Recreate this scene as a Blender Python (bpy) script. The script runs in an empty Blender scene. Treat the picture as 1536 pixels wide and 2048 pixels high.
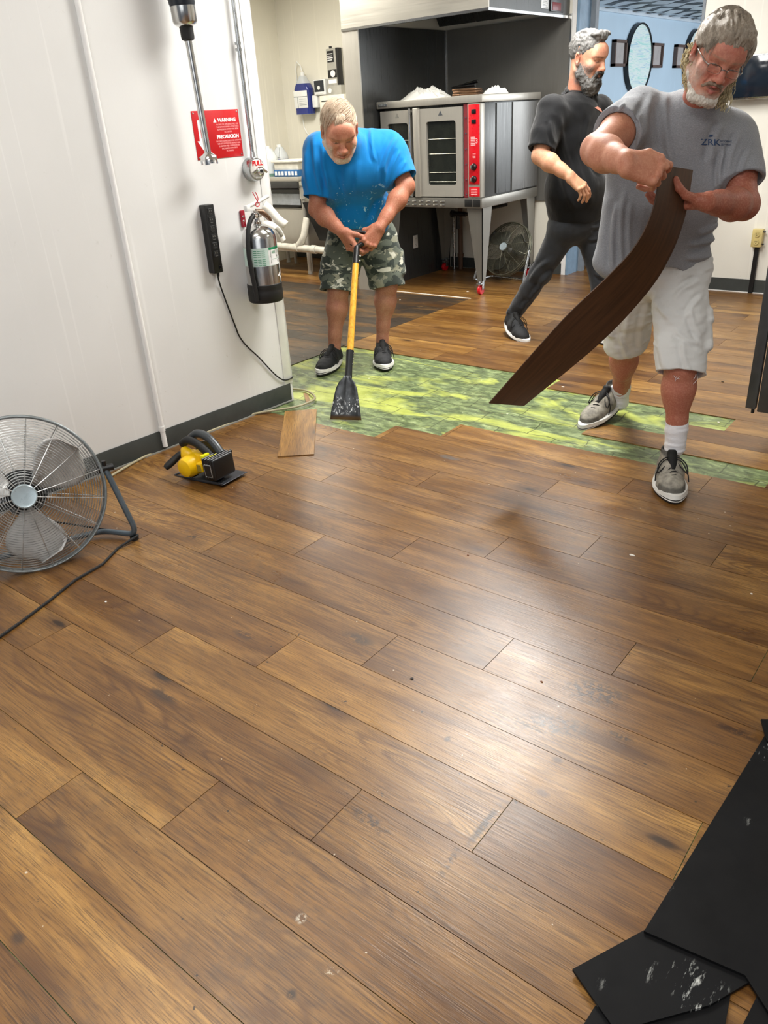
import bpy, bmesh, math, random
import numpy as np
from mathutils import Vector, Matrix, Euler
SC = bpy.context.scene
COL = SC.collection
# ---------------------------------------------------------------- camera
F_PX, PITCH, ROLL, YAW, CAM_H = 1560.0, 0.46895, -0.06398, 0.69376, 1.407
cam_d = bpy.data.cameras.new('camera'); cam = bpy.data.objects.new('camera', cam_d); COL.objects.link(cam)
cam_d.sensor_fit = 'VERTICAL'; cam_d.sensor_height = 36.0; cam_d.lens = F_PX/2048*36.0
cam_d.clip_start = 0.02; cam_d.clip_end = 100
FWD = Vector((-math.sin(YAW), math.cos(YAW), 0)); RGT = Vector((math.cos(YAW), math.sin(YAW), 0)); UPV = Vector((0, 0, 1))
_look = (FWD*math.cos(PITCH)-UPV*math.sin(PITCH)).normalized()
_up0 = (FWD*math.sin(PITCH)+UPV*math.cos(PITCH)).normalized()
_c, _s = math.cos(ROLL), math.sin(ROLL)
_rx = RGT*_c + _up0*_s
_uy = -RGT*_s + _up0*_c
cam.matrix_world = Matrix(((_rx.x, _uy.x, -_look.x, 0), (_rx.y, _uy.y, -_look.y, 0), (_rx.z, _uy.z, -_look.z, CAM_H), (0, 0, 0, 1)))
SC.camera = cam
def ray(px, py):
    x, y = px-768.0, -(py-1024.0)
    return _rx*x + _uy*y + _look*F_PX
CAMP = Vector((0, 0, CAM_H))
def J(px, py, D):
    'point seen at a photo pixel, D metres ahead (horizontally)'
    r = ray(px, py); return CAMP + r*(D/r.dot(FWD))
def onz(px, py, z=0.0):
    r = ray(px, py); return CAMP + r*((z-CAM_H)/r.z)
def onY(px, py, Y):
    r = ray(px, py); return CAMP + r*(Y/r.y)
def onX(px, py, X):
    r = ray(px, py); return CAMP + r*(X/r.x)
# ---------------------------------------------------------------- view, world, lights
SC.view_settings.view_transform = 'Standard'; SC.view_settings.look = 'None'
SC.view_settings.gamma = 1.0; SC.view_settings.use_curve_mapping = False
SC.view_settings.exposure = -0.08
wd = bpy.data.worlds.new('world'); SC.world = wd; wd.use_nodes = True
wd.node_tree.nodes['Background'].inputs[0].default_value = (0.80, 0.88, 1.0, 1)
wd.node_tree.nodes['Background'].inputs[1].default_value = 0.18
def area(name, loc, target, sx, sy, power, col=(1, 1, 1), spread=180):
    l = bpy.data.lights.new(name, 'AREA'); l.shape = 'RECTANGLE'; l.size = sx; l.size_y = sy; l.energy = power; l.color = col
    l.spread = math.radians(spread)
    o = bpy.data.objects.new(name, l); COL.objects.link(o); o.location = loc
    o.rotation_euler = (Vector(target)-Vector(loc)).to_track_quat('-Z', 'Y').to_euler(); return o
area('ceiling_light', (-2.55, 4.95, 2.66), (-2.55, 4.95, 0), 0.6, 1.2, 78, (1.0, 0.98, 0.94))
area('ceiling_light', (-2.05, 3.65, 2.66), (-2.05, 3.65, 0), 0.6, 1.2, 92, (1.0, 0.98, 0.94))
area('ceiling_light', (-0.3, -0.1, 2.66), (-0.3, -0.1, 0), 1.2, 1.2, 72, (1.0, 0.98, 0.95))
area('ceiling_light', (-2.2, 1.0, 2.66), (-2.2, 1.0, 0), 0.6, 1.2, 20, (1.0, 0.98, 0.95))
area('ceiling_light', (-5.4, 4.9, 2.66), (-5.4, 4.9, 0), 0.6, 1.2, 95, (1.0, 0.96, 0.88))
area('ceiling_light', (0.9, 4.9, 2.66), (0.9, 4.9, 0), 0.6, 1.2, 24, (1.0, 0.98, 0.94))
area('unseen_soft_fill', (1.2, -2.6, 1.7), (-1.6, 3.0, 1.0), 3.4, 2.0, 34, (0.95, 0.98, 1.0))  # soft fill light added behind the camera, no window seen there
area('dining_room_daylight', (0.6, 11.5, 1.8), (-5.0, 11.0, 1.6), 5.0, 2.0, 330, (0.93, 0.965, 1.0))
# ---------------------------------------------------------------- node helpers
def srgb(h):
    if isinstance(h, str):
        h = h.lstrip('#'); c = [int(h[i:i+2], 16)/255 for i in (0, 2, 4)]
    else: c = [v/255 for v in h]
    return tuple((v/12.92 if v <= 0.04045 else ((v+0.055)/1.055)**2.4) for v in c)+(1,)
MATS = {}
class NT:
    def __init__(s, name):
        s.m = bpy.data.materials.new(name); s.m.use_nodes = True; s.n = s.m.node_tree.nodes; s.l = s.m.node_tree.links
        s.b = s.n['Principled BSDF']; MATS[name] = s.m
    def node(s, t, **k):
        n = s.n.new(t)
        for a, v in k.items():
            if a.startswith('i_'):
                key = a[2:]; key = int(key) if key.isdigit() else key.replace('_', ' ')
                s.put(n.inputs[key], v)
            else: setattr(n, a, v)
        return n
    def put(s, sock, v):
        if isinstance(v, bpy.types.NodeSocket): s.l.new(v, sock)
        elif isinstance(v, bpy.types.Node): s.l.new(v.outputs[0], sock)
        else:
            try: sock.default_value = v
            except Exception: sock.default_value = (v, v, v) if len(sock.default_value) == 3 else (v, v, v, 1)
    def coord(s, w='Object'):
        return s.node('ShaderNodeTexCoord').outputs[w]
    def mapping(s, v, scale=(1, 1, 1), loc=(0, 0, 0), rot=(0, 0, 0)):
        n = s.node('ShaderNodeMapping'); s.put(n.inputs[0], v); n.inputs['Scale'].default_value = scale
        n.inputs['Location'].default_value = loc; n.inputs['Rotation'].default_value = rot; return n.outputs[0]
    def noise(s, v, scale=5, detail=4, rough=0.5, dist=0.0, out='Fac'):
        n = s.node('ShaderNodeTexNoise'); s.put(n.inputs['Vector'], v); n.inputs['Scale'].default_value = scale
        n.inputs['Detail'].default_value = detail; n.inputs['Roughness'].default_value = rough; n.inputs['Distortion'].default_value = dist
        return n.outputs[out]
    def ramp(s, f, stops, interp='LINEAR'):
        n = s.node('ShaderNodeValToRGB'); s.put(n.inputs[0], f); r = n.color_ramp; r.interpolation = interp
        while len(r.elements) < len(stops): r.elements.new(0.5)
        for e, (p, c) in zip(r.elements, stops):
            e.position = p; e.color = c if not isinstance(c, (int, float)) else (c, c, c, 1)
        return n.outputs[0]
    def mix(s, f, a, b, mode='MIX'):
        n = s.node('ShaderNodeMix', data_type='RGBA', blend_type=mode)
        s.put(n.inputs[0], f); s.put(n.inputs[6], a); s.put(n.inputs[7], b); return n.outputs[2]
    def math(s, op, a, b=0.0, c=0.0, clamp=False):
        n = s.node('ShaderNodeMath', operation=op, use_clamp=clamp); s.put(n.inputs[0], a); s.put(n.inputs[1], b)
        if op in ('MULTIPLY_ADD', 'SMOOTH_MIN', 'COMPARE'): s.put(n.inputs[2], c)
        return n.outputs[0]
    def bump(s, h, strength=0.3, dist=0.01):
        n = s.node('ShaderNodeBump'); s.put(n.inputs['Height'], h); n.inputs['Strength'].default_value = strength
        n.inputs['Distance'].default_value = dist; s.l.new(n.outputs[0], s.b.inputs['Normal']); return n
    def set(s, **k):
        for a, v in k.items(): s.put(s.b.inputs[a.replace('_', ' ')], v)
        return s
def simple(name, col, rough=0.5, metal=0.0, noise=0.08, nscale=14, bump=0.0, bscale=120, spec=None, **k):
    'a plain surface with slight mottling of its own'
    t = NT(name); c = srgb(col) if not isinstance(col, tuple) or len(col) == 3 else col
    v = t.coord('Object'); f = t.noise(v, nscale, 5)
    dark = tuple(x*(1-noise*2) for x in c[:3])+(1,); lite = tuple(min(1, x*(1+noise)) for x in c[:3])+(1,)
    t.set(Base_Color=t.ramp(f, [(0.3, dark), (0.7, lite)]), Metallic=metal)
    t.set(Roughness=t.ramp(t.noise(v, nscale*2.3, 3), [(0.3, max(0, rough-0.06)), (0.7, min(1, rough+0.06))]))
    if bump: t.bump(t.noise(v, bscale, 4), bump, 0.004)
    if spec is not None: t.set(Specular_IOR_Level=spec)
    for a, b in k.items(): t.put(t.b.inputs[a.replace('_', ' ')], b)
    return t.m
def brushed(name, col, rough=0.28, axis=2, metal=1.0, streak=60):
    t = NT(name); c = srgb(col); v = t.coord('Object'); sc = [streak]*3; sc[axis] = 1.2
    f = t.noise(t.mapping(v, tuple(sc)), 3.0, 4, 0.6); g = t.noise(v, 3, 3)
    col_ = t.mix(0.5, t.ramp(f, [(0.3, tuple(x*0.82 for x in c[:3])+(1,)), (0.7, c)]), t.ramp(g, [(0.3, tuple(x*0.85 for x in c[:3])+(1,)), (0.7, c)]))
    t.set(Base_Color=col_, Metallic=metal, Roughness=t.ramp(f, [(0.3, rough-0.05), (0.7, rough+0.10)]))
    t.bump(f, 0.06, 0.002); return t.m
# ---------------------------------------------------------------- mesh helpers
class MB:
    'collects shapes in one mesh'
    def __init__(s): s.v = []; s.f = []; s.mi = []; s.cur = 0; s.M = Matrix.Identity(4)
    def add(s, vs, fs):
        o = len(s.v); s.v += [tuple(s.M @ Vector(p)) for p in vs]; s.f += [tuple(i+o for i in f) for f in fs]; s.mi += [s.cur]*len(fs); return s
    def box(s, lo, hi, M=None):
        x0, y0, z0 = lo; x1, y1, z1 = hi
        vs = [(x0, y0, z0), (x1, y0, z0), (x1, y1, z0), (x0, y1, z0), (x0, y0, z1), (x1, y0, z1), (x1, y1, z1), (x0, y1, z1)]
        if M is not None: vs = [tuple(M @ Vector(p)) for p in vs]
        return s.add(vs, [(0, 3, 2, 1), (4, 5, 6, 7), (0, 1, 5, 4), (1, 2, 6, 5), (2, 3, 7, 6), (3, 0, 4, 7)])
    def rbox(s, lo, hi, r=0.005, seg=2, M=None):
        bm = bmesh.new(); bmesh.ops.create_cube(bm, size=1)
        for v in bm.verts: v.co = Vector(((lo[0]+hi[0])/2+v.co.x*(hi[0]-lo[0]), (lo[1]+hi[1])/2+v.co.y*(hi[1]-lo[1]), (lo[2]+hi[2])/2+v.co.z*(hi[2]-lo[2])))
        bmesh.ops.bevel(bm, geom=bm.edges[:], offset=r, segments=seg, affect='EDGES', profile=0.5)
        bm.verts.index_update()
        vs = [(M @ v.co if M is not None else v.co) for v in bm.verts]
        s.add(vs, [tuple(v.index for v in f.verts) for f in bm.faces]); bm.free(); return s
    def prism(s, pts, a, b, axis=2, M=None):
        'polygon pts (2D) extruded from a to b along axis'
        n = len(pts)
        def P(p, h): return {2: (p[0], p[1], h), 1: (p[0], h, p[1]), 0: (h, p[0], p[1])}[axis]
        vs = [P(p, a) for p in pts]+[P(p, b) for p in pts]
        if M is not None: vs = [tuple(M @ Vector(p)) for p in vs]
        return s.add(vs, [tuple(range(n-1, -1, -1)), tuple(range(n, 2*n))]+[(i, (i+1) % n, n+(i+1) % n, n+i) for i in range(n)])
    def tube(s, pts, r, seg=10, caps=True, closed=False):
        pts = [Vector(p) for p in pts]; n = len(pts)
        rs = r if isinstance(r, (list, tuple)) else [r]*n
        vs = []; prev = None
        for i, p in enumerate(pts):
            if closed: t = pts[(i+1) % n]-pts[i-1]
            else: t = pts[min(i+1, n-1)]-pts[max(i-1, 0)]
            t.normalize()
            if prev is None:
                a = Vector((0, 0, 1)) if abs(t.z) < 0.9 else Vector((1, 0, 0)); u = t.cross(a).normalized()
            else: u = (prev-t*prev.dot(t)).normalized()
            prev = u; w = t.cross(u)
            for k in range(seg):
                an = 2*math.pi*k/seg; vs.append(p+(u*math.cos(an)+w*math.sin(an))*rs[i])
        fs = []
        for i in range(n if closed else n-1):
            j = (i+1) % n
            for k in range(seg):
                l = (k+1) % seg; fs.append((i*seg+k, i*seg+l, j*seg+l, j*seg+k))
        if caps and not closed: fs += [tuple(range(seg-1, -1, -1)), tuple(range((n-1)*seg, n*seg))]
        return s.add(vs, fs)
    def cyl(s, a, b, r, r2=None, seg=24): return s.tube([a, b], [r, r if r2 is None else r2], seg)
    def lathe(s, prof, M=None, seg=32, caps=True):
        'prof: (radius, height) list, around local z'
        M = M or Matrix.Identity(4); vs = []; n = len(prof)
        for (r, h) in prof:
            for k in range(seg):
                an = 2*math.pi*k/seg; vs.append(M @ Vector((r*math.cos(an), r*math.sin(an), h)))
        fs = []
        for i in range(n-1):
            for k in range(seg):
                l = (k+1) % seg; fs.append((i*seg+k, i*seg+l, (i+1)*seg+l, (i+1)*seg+k))
        if caps: fs += [tuple(range(seg-1, -1, -1)), tuple(range((n-1)*seg, n*seg))]
        return s.add(vs, fs)
    def text(s, txt, size, M, depth=0.0006, align='CENTER', bold=0.0, xscale=1.0):
        cu = bpy.data.curves.new('t', 'FONT'); cu.body = txt; cu.size = size; cu.extrude = depth; cu.align_x = align; cu.align_y = 'CENTER'; cu.offset = bold
        o = bpy.data.objects.new('t', cu); COL.objects.link(o)
        bpy.context.view_layer.update()
        me = o.to_mesh(); S = Matrix.Diagonal((xscale, 1, 1, 1))
        s.add([M @ S @ v.co for v in me.vertices], [tuple(p.vertices) for p in me.polygons])
        o.to_mesh_clear(); bpy.data.objects.remove(o); bpy.data.curves.remove(cu); return s
    def build(s, name, mats, parent=None, smooth=35, loc=None, uv=None):
        me = bpy.data.meshes.new(name); me.from_pydata(s.v, [], s.f)
        mats = mats if isinstance(mats, (list, tuple)) else [mats]
        for m in mats: me.materials.append(MATS[m] if isinstance(m, str) else m)
        if any(s.mi): me.polygons.foreach_set('material_index', s.mi)
        me.validate(); me.update()
        if smooth: me.shade_smooth(); me.set_sharp_from_angle(angle=math.radians(smooth))
        o = bpy.data.objects.new(name, me); COL.objects.link(o)
        if parent is not None: o.parent = parent; o.matrix_parent_inverse = parent.matrix_world.inverted() if False else Matrix.Identity(4)
        return o
def frame(o, x, y=None, z=None):
    'matrix with origin o and axes x,y,z'
    x = Vector(x).normalized(); y = Vector(y).normalized(); z = x.cross(y).normalized() if z is None else Vector(z).normalized()
    return Matrix(((x.x, y.x, z.x, o[0]), (x.y, y.y, z.y, o[1]), (x.z, y.z, z.z, o[2]), (0, 0, 0, 1)))
def thing(name, label, cat, loc=(0, 0, 0), group=None):
    'Empty at the thing\'s base; children are given in world coordinates through part()'
    o = bpy.data.objects.new(name, None); COL.objects.link(o); o.location = loc; o.empty_display_size = 0.05
    o['label'] = label; o['category'] = cat
    if group: o['group'] = group
    return o
def part(mb, name, mats, parent, smooth=35, label=None):
    'mesh built in world coordinates, stored relative to the thing it belongs to'
    off = Vector((0, 0, 0)); p = parent
    while p is not None: off += p.location; p = p.parent
    mb.v = [tuple(Vector(v)-off) for v in mb.v]
    o = mb.build(name, mats, parent, smooth)
    if label: o['label'] = label
    return o
def solo(mb, name, mats, label, cat, smooth=35, group=None, kind=None):
    'a thing that is one mesh; origin moved to its own base'
    xs = np.array(mb.v); c = Vector(((xs[:, 0].min()+xs[:, 0].max())/2, (xs[:, 1].min()+xs[:, 1].max())/2, xs[:, 2].min()))
    mb.v = [tuple(Vector(v)-c) for v in mb.v]; o = mb.build(name, mats, None, smooth); o.location = c
    o['label'] = label; o['category'] = cat
    if group: o['group'] = group
    if kind: o['kind'] = kind
    return o
def struct(mb, name, mats, label=None, smooth=35, parent=None):
    o = mb.build(name, mats, parent, smooth); 
    if parent is None: o['kind'] = 'structure'
    if label: o['label'] = label
    return o
# ================================================================ materials
PW = 0.178; PL = 6.85*PW
def wood_mat(name, old=False, single=False):
    t = NT(name)
    at = t.node('ShaderNodeAttribute', attribute_name='rnd')
    uv = t.node('ShaderNodeUVMap', uv_map='UVMap').outputs[0]
    sep = t.node('ShaderNodeSeparateXYZ'); t.put(sep.inputs[0], uv)
    sr = t.node('ShaderNodeSeparateXYZ'); t.put(sr.inputs[0], at.outputs['Vector'])
    r1, r2, r3 = sr.outputs[0], sr.outputs[1], sr.outputs[2]
    off = t.math('MULTIPLY', r1, 37.0)
    def vec(su, sv):
        c = t.node('ShaderNodeCombineXYZ'); t.put(c.inputs[0], t.math('MULTIPLY_ADD', sep.outputs[0], su, off)); t.put(c.inputs[1], t.math('MULTIPLY', sep.outputs[1], sv))
        t.put(c.inputs[2], t.math('MULTIPLY', r2, 53.0)); return c.outputs[0]
    broad = t.noise(vec(1.3, 9.0), 1.0, 3, 0.55, 0.8)
    mid = t.noise(vec(2.6, 20.0), 1.0, 5, 0.65, 1.2)
    fine = t.noise(vec(11.0, 400.0), 1.0, 4, 0.7)
    med = t.noise(vec(4.5, 130.0), 1.0, 4, 0.65, 0.8)
    # cathedral figure: thin arched lines where the field is steep
    fig = t.noise(vec(0.75, 5.2), 1.0, 1, 0.4, 0.25)
    rings = t.math('SINE', t.math('MULTIPLY_ADD', fig, 270.0, t.math('MULTIPLY', mid, 6.0)))
    rings = t.math('POWER', t.math('MULTIPLY_ADD', rings, 0.5, 0.5), 3.0)
    mask = t.ramp(t.noise(vec(0.55, 3.0), 1.3, 2), [(0.50, 0.0), (0.60, 1.0)])
    c = t.ramp(broad, [(0.26, srgb('#694922')), (0.42, srgb('#8e6a36')), (0.56, srgb('#aa844a')), (0.74, srgb('#c29e62'))])
    c = t.mix(t.ramp(mid, [(0.42, 0.0), (0.66, 0.45)]), c, srgb('#634321'))
    c = t.mix(t.ramp(med, [(0.48, 0.0), (0.66, 0.42)]), c, srgb('#5a3c1b'))
    c = t.mix(t.ramp(fine, [(0.49, 0.0), (0.62, 0.72)]), c, srgb('#4b3218'))
    c = t.mix(t.math('MULTIPLY', t.math('MULTIPLY', rings, mask), 0.62), c, srgb('#553519'))
    # knots
    vo = t.node('ShaderNodeTexVoronoi', feature='F1'); t.put(vo.inputs['Vector'], vec(1.9, 6.0)); vo.inputs['Scale'].default_value = 1.0; vo.inputs['Randomness'].default_value = 1.0
    kn = t.math('ADD', vo.outputs[0], t.math('MULTIPLY', mid, 0.09))
    c = t.mix(t.ramp(kn, [(0.10, 0.72), (0.30, 0.0)]), c, srgb('#4a2f1c'))
    c = t.mix(t.ramp(kn, [(0.085, 0.85), (0.12, 0.0)]), c, srgb('#22150c'))
    # plank to plank tone
    tone = t.ramp(r3, [(0.0, srgb('#c6b29c')), (0.5, srgb('#e0d3c1')), (1.0, srgb('#fff3da'))])
    c = t.mix(1.0, c, tone, 'MULTIPLY')
    ob = t.coord('Object')
    if not single:
        # trodden-in dirt, specks and scuffs
        d1 = t.ramp(t.noise(ob, 1.1, 3, 0.6), [(0.42, 0.0), (0.66, 0.55)])
        d2 = t.ramp(t.noise(ob, 26, 6, 0.75), [(0.45, 0.0), (0.70, 1.0)])
        c = t.mix(t.math('MULTIPLY', d1, d2), c, srgb('#4a3c2f'))
        sp = t.ramp(t.noise(ob, 46, 2, 0.5), [(0.745, 0.0), (0.765, 0.9)])
        c = t.mix(sp, c, srgb('#231a12'))
        spl = t.ramp(t.noise(t.mapping(ob, loc=(7, 3, 0)), 62, 1, 0.4), [(0.80, 0.0), (0.81, 0.8)])
        c = t.mix(spl, c, srgb('#cfc3ae'))
    if not single and not old:
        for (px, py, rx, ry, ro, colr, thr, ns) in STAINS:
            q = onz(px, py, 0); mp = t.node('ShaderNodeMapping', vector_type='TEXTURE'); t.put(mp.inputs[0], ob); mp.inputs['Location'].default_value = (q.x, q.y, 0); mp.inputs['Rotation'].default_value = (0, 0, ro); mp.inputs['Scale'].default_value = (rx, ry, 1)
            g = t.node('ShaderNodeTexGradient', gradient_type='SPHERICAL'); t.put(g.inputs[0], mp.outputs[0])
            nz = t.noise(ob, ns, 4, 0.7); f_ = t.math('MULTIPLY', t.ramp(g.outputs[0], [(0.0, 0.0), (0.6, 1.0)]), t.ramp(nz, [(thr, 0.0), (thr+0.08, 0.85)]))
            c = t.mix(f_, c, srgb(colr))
    if old:
        g = t.noise(t.mapping(ob, (0.9, 3.2, 1)), 1.5, 6, 0.72, 0.5)
        c = t.mix(t.ramp(g, [(0.36, 0.25), (0.52, 0.95)]), c, srgb('#332d27'))
        g2 = t.noise(t.mapping(ob, (5, 22, 1)), 1.5, 5, 0.7)
        c = t.mix(t.ramp(g2, [(0.60, 0.0), (0.72, 0.5)]), c, srgb('#b08a4a'))  # golden glints of reflected light painted into the floor colour
        g3 = t.noise(ob, 38, 3); c = t.mix(t.ramp(g3, [(0.72, 0.0), (0.75, 0.8)]), c, srgb('#c8c0b0'))
    t.set(Base_Color=c)
    rg = t.math('ADD', t.ramp(t.noise(ob, 3.5, 4, 0.6), [(0.3, 0.22), (0.7, 0.33)]), t.math('MULTIPLY', fine, 0.10))
    t.set(Roughness=rg, Specular_IOR_Level=0.75)
    h = t.math('ADD', t.math('MULTIPLY', fine, 0.5), t.math('MULTIPLY', med, 0.8)); t.bump(h, 0.30, 0.0018)
    return t.m
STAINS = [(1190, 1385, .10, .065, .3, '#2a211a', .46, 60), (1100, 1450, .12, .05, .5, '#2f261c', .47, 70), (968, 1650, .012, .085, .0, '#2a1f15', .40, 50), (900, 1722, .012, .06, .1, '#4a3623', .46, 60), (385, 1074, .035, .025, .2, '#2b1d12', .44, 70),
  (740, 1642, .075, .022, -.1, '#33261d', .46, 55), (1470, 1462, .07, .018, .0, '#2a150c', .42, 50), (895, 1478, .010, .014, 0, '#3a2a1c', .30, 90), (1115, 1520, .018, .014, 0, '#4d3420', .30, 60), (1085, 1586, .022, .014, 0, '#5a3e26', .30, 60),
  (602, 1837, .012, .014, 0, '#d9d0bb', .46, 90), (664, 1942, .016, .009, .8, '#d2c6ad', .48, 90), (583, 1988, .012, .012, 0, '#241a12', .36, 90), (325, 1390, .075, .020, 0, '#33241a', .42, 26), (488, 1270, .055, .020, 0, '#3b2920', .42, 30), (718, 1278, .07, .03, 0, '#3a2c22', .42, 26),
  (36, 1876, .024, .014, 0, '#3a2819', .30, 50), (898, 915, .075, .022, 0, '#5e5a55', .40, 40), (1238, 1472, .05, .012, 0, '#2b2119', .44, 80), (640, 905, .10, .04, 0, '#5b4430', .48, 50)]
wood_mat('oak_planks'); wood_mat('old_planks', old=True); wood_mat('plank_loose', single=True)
t = NT('green_adhesive'); ob = t.coord('Object')
v = t.mapping(ob, (1.3, 3.4, 1), (2.3, 0.4, 0))
br = t.noise(v, 0.85, 4, 0.62, 1.1)
c = t.ramp(t.noise(t.mapping(ob, (7, 16, 1)), 1.6, 6, 0.7, 0.8), [(0.25, srgb('#36422e')), (0.45, srgb('#5a6845')), (0.58, srgb('#7f8f60')), (0.75, srgb('#b3bf8f'))])
c = t.mix(t.ramp(br, [(0.52, 0.0), (0.60, 0.8)]), c, t.ramp(t.noise(ob, 9, 5, 0.7), [(0.3, srgb('#a3ad4a')), (0.6, srgb('#bfc963')), (0.8, srgb('#d6dc8c'))]))
c = t.mix(t.ramp(t.noise(t.mapping(ob, (4, 9, 1), (3, 1, 0)), 1.3, 5, 0.75, 1.2), [(0.62, 0.0), (0.70, 0.5)]), c, srgb('#6f5a33'))
brick = t.node('ShaderNodeTexBrick'); t.put(brick.inputs['Vector'], t.mix(0.06, ob, t.noise(ob, 7, 3, 0.5, 0.0, 'Color'), 'ADD'))
brick.inputs['Scale'].default_value = 1.0; brick.inputs['Brick Width'].default_value = 0.305; brick.inputs['Row Height'].default_value = PW; brick.inputs['Mortar Size'].default_value = 0.004
brick.inputs['Mortar Smooth'].default_value = 0.6
c = t.mix(t.math('MULTIPLY', brick.outputs['Fac'], 0.7), c, srgb('#2f3524'))
c = t.mix(t.ramp(t.noise(ob, 21, 4, 0.7), [(0.68, 0.0), (0.73, 0.8)]), c, srgb('#e9ecd0'))
c = t.mix(t.ramp(t.noise(t.mapping(ob, (10, 30, 1), (5, 2, 0)), 1.4, 5, 0.7, 0.5), [(0.60, 0.0), (0.72, 0.6)]), c, srgb('#33381f'))
t.set(Base_Color=c, Roughness=t.ramp(t.noise(ob, 8, 4), [(0.3, 0.22), (0.7, 0.5)])); t.bump(t.noise(t.mapping(ob, (10, 24, 1)), 1.5, 5), 0.3, 0.003)
def painted(name, col, grime=0.25, rough=0.5, streak=0.06, zlow=0.5):
    t = NT(name); c0 = srgb(col); ob = t.coord('Object')
    c = t.ramp(t.noise(ob, 2.3, 4), [(0.3, tuple(x*0.94 for x in c0[:3])+(1,)), (0.7, c0)])
    ln = t.ramp(t.noise(t.mapping(ob, (30, 30, 0.35)), 1.2, 3, 0.5), [(0.62, 0.0), (0.66, streak*6)])
    c = t.mix(ln, c, tuple(min(1, x*1.12) for x in c0[:3])+(1,))
    sp = t.ramp(t.noise(ob, 17, 5, 0.75), [(0.66, 0.0), (0.74, grime*1.6)])
    z = t.node('ShaderNodeSeparateXYZ'); t.put(z.inputs[0], ob)
    lowm = t.ramp(t.math('DIVIDE', z.outputs[2], zlow), [(0.1, 1.0), (1.0, 0.25)])
    c = t.mix(t.math('MULTIPLY', sp, lowm), c, srgb('#8c8068'))
    t.set(Base_Color=c, Roughness=rough); t.bump(t.noise(ob, 90, 5, 0.7), 0.12, 0.002); return t.m
painted('paint_white', '#e3e3e1', 0.35, 0.42); painted('paint_cream', '#e6e2d4', 0.2, 0.5); painted('paint_right', '#e8e6dc', 0.8, 0.5)
painted('paint_blue', '#b6cfe2', 0.1, 0.55); painted('paint_ceiling', '#e8e7e2', 0.1, 0.8)
simple('rubber_base', '#3b3f3d', 0.55, bump=0.1, bscale=30); simple('caulk_line', '#8f8f88', 0.6)
simple('jamb_blue', '#7f9bb4', 0.5); simple('jamb_grey', '#7d858d', 0.5)
simple('trim_white', '#ececea', 0.35, noise=0.03)
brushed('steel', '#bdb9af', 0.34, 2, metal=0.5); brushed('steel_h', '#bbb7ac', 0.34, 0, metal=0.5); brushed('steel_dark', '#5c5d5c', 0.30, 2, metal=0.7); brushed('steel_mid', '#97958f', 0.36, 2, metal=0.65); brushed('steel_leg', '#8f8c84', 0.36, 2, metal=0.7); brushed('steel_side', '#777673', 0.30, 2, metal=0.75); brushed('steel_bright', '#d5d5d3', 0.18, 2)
simple('chrome', '#dcdcdc', 0.12, 1.0, noise=0.02); simple('chrome_worn', '#b9bcbd', 0.28, 1.0, noise=0.06)
simple('black_plastic', '#0e0f11', 0.38, noise=0.1); simple('black_rubber', '#131313', 0.6); simple('black_gloss', '#08090b', 0.12)
simple('navy_plastic', '#20262f', 0.35); simple('white_plastic', '#e9eae8', 0.35, noise=0.03)
simple('red_sign', '#c4161d', 0.35, noise=0.04); simple('white_ink', '#f1eeee', 0.5, noise=0.02); simple('pink_ink', '#eeb9b9', 0.5, noise=0.02); simple('black_ink', '#151515', 0.5)
simple('red_paint', '#cf1622', 0.3); simple('green_ink', '#1e8a5c', 0.4); simple('mint_ink', '#c9dfd6', 0.4); simple('grey_ink', '#8a8f8f', 0.5)
simple('yellow_tool', '#f0c00a', 0.35, noise=0.05); simple('paper', '#eeebe0', 0.7, noise=0.03)
# ================================================================ floor
def rowy(n): return (5.47-n)*PW
JOINT = {2: -8.64, 1: -6.92, 0: -5.23, -1: -3.53, -2: -8.32, -3: -6.90, -4: -5.23, -5: -3.52, -6: -8.60, -7: -7.04, -8: -5.49, -9: -3.31,
         -10: -7.43, -11: -6.01, -12: -4.54, -13: -3.40, -14: -8.30, -15: -6.40, -16: -5.20, -17: -10.9}
EXPOSED = {-17: -10.9, -16: -5.2, -15: -6.4, -14: -8.3, -13: -3.4, -12: -11.5, -11: -13.05}
rng = random.Random(11)
def planks(cells, name, mat):
    vs = []; fs = []; uvs = []; rn = []
    g = 0.0009; T = 0.005
    for (x0, x1, y0, y1, r) in cells:
        b = len(vs); x0 += g; x1 -= g; y0 += g; y1 -= g
        vs += [(x0, y0, -T), (x1, y0, -T), (x1, y1, -T), (x0, y1, -T), (x0, y0, 0), (x1, y0, 0), (x1, y1, 0), (x0, y1, 0)]
        for f in ((4, 5, 6, 7), (0, 1, 5, 4), (1, 2, 6, 5), (2, 3, 7, 6), (3, 0, 4, 7)):
            fs.append(tuple(b+i for i in f)); uvs += [(vs[b+i][0], vs[b+i][1]) for i in f]; rn += [r]*4
    me = bpy.data.meshes.new(name); me.from_pydata(vs, [], fs)
    uvl = me.uv_layers.new(name='UVMap'); uvl.data.foreach_set('uv', [a for p in uvs for a in p])
    at = me.attributes.new('rnd', 'FLOAT_VECTOR', 'CORNER'); at.data.foreach_set('vector', [a for p in rn for a in p])
    me.materials.append(MATS[mat]); o = bpy.data.objects.new(name, me); COL.objects.link(o); return o
new, old = [], []
TONE = {(-1, 0): 0.9}
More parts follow.
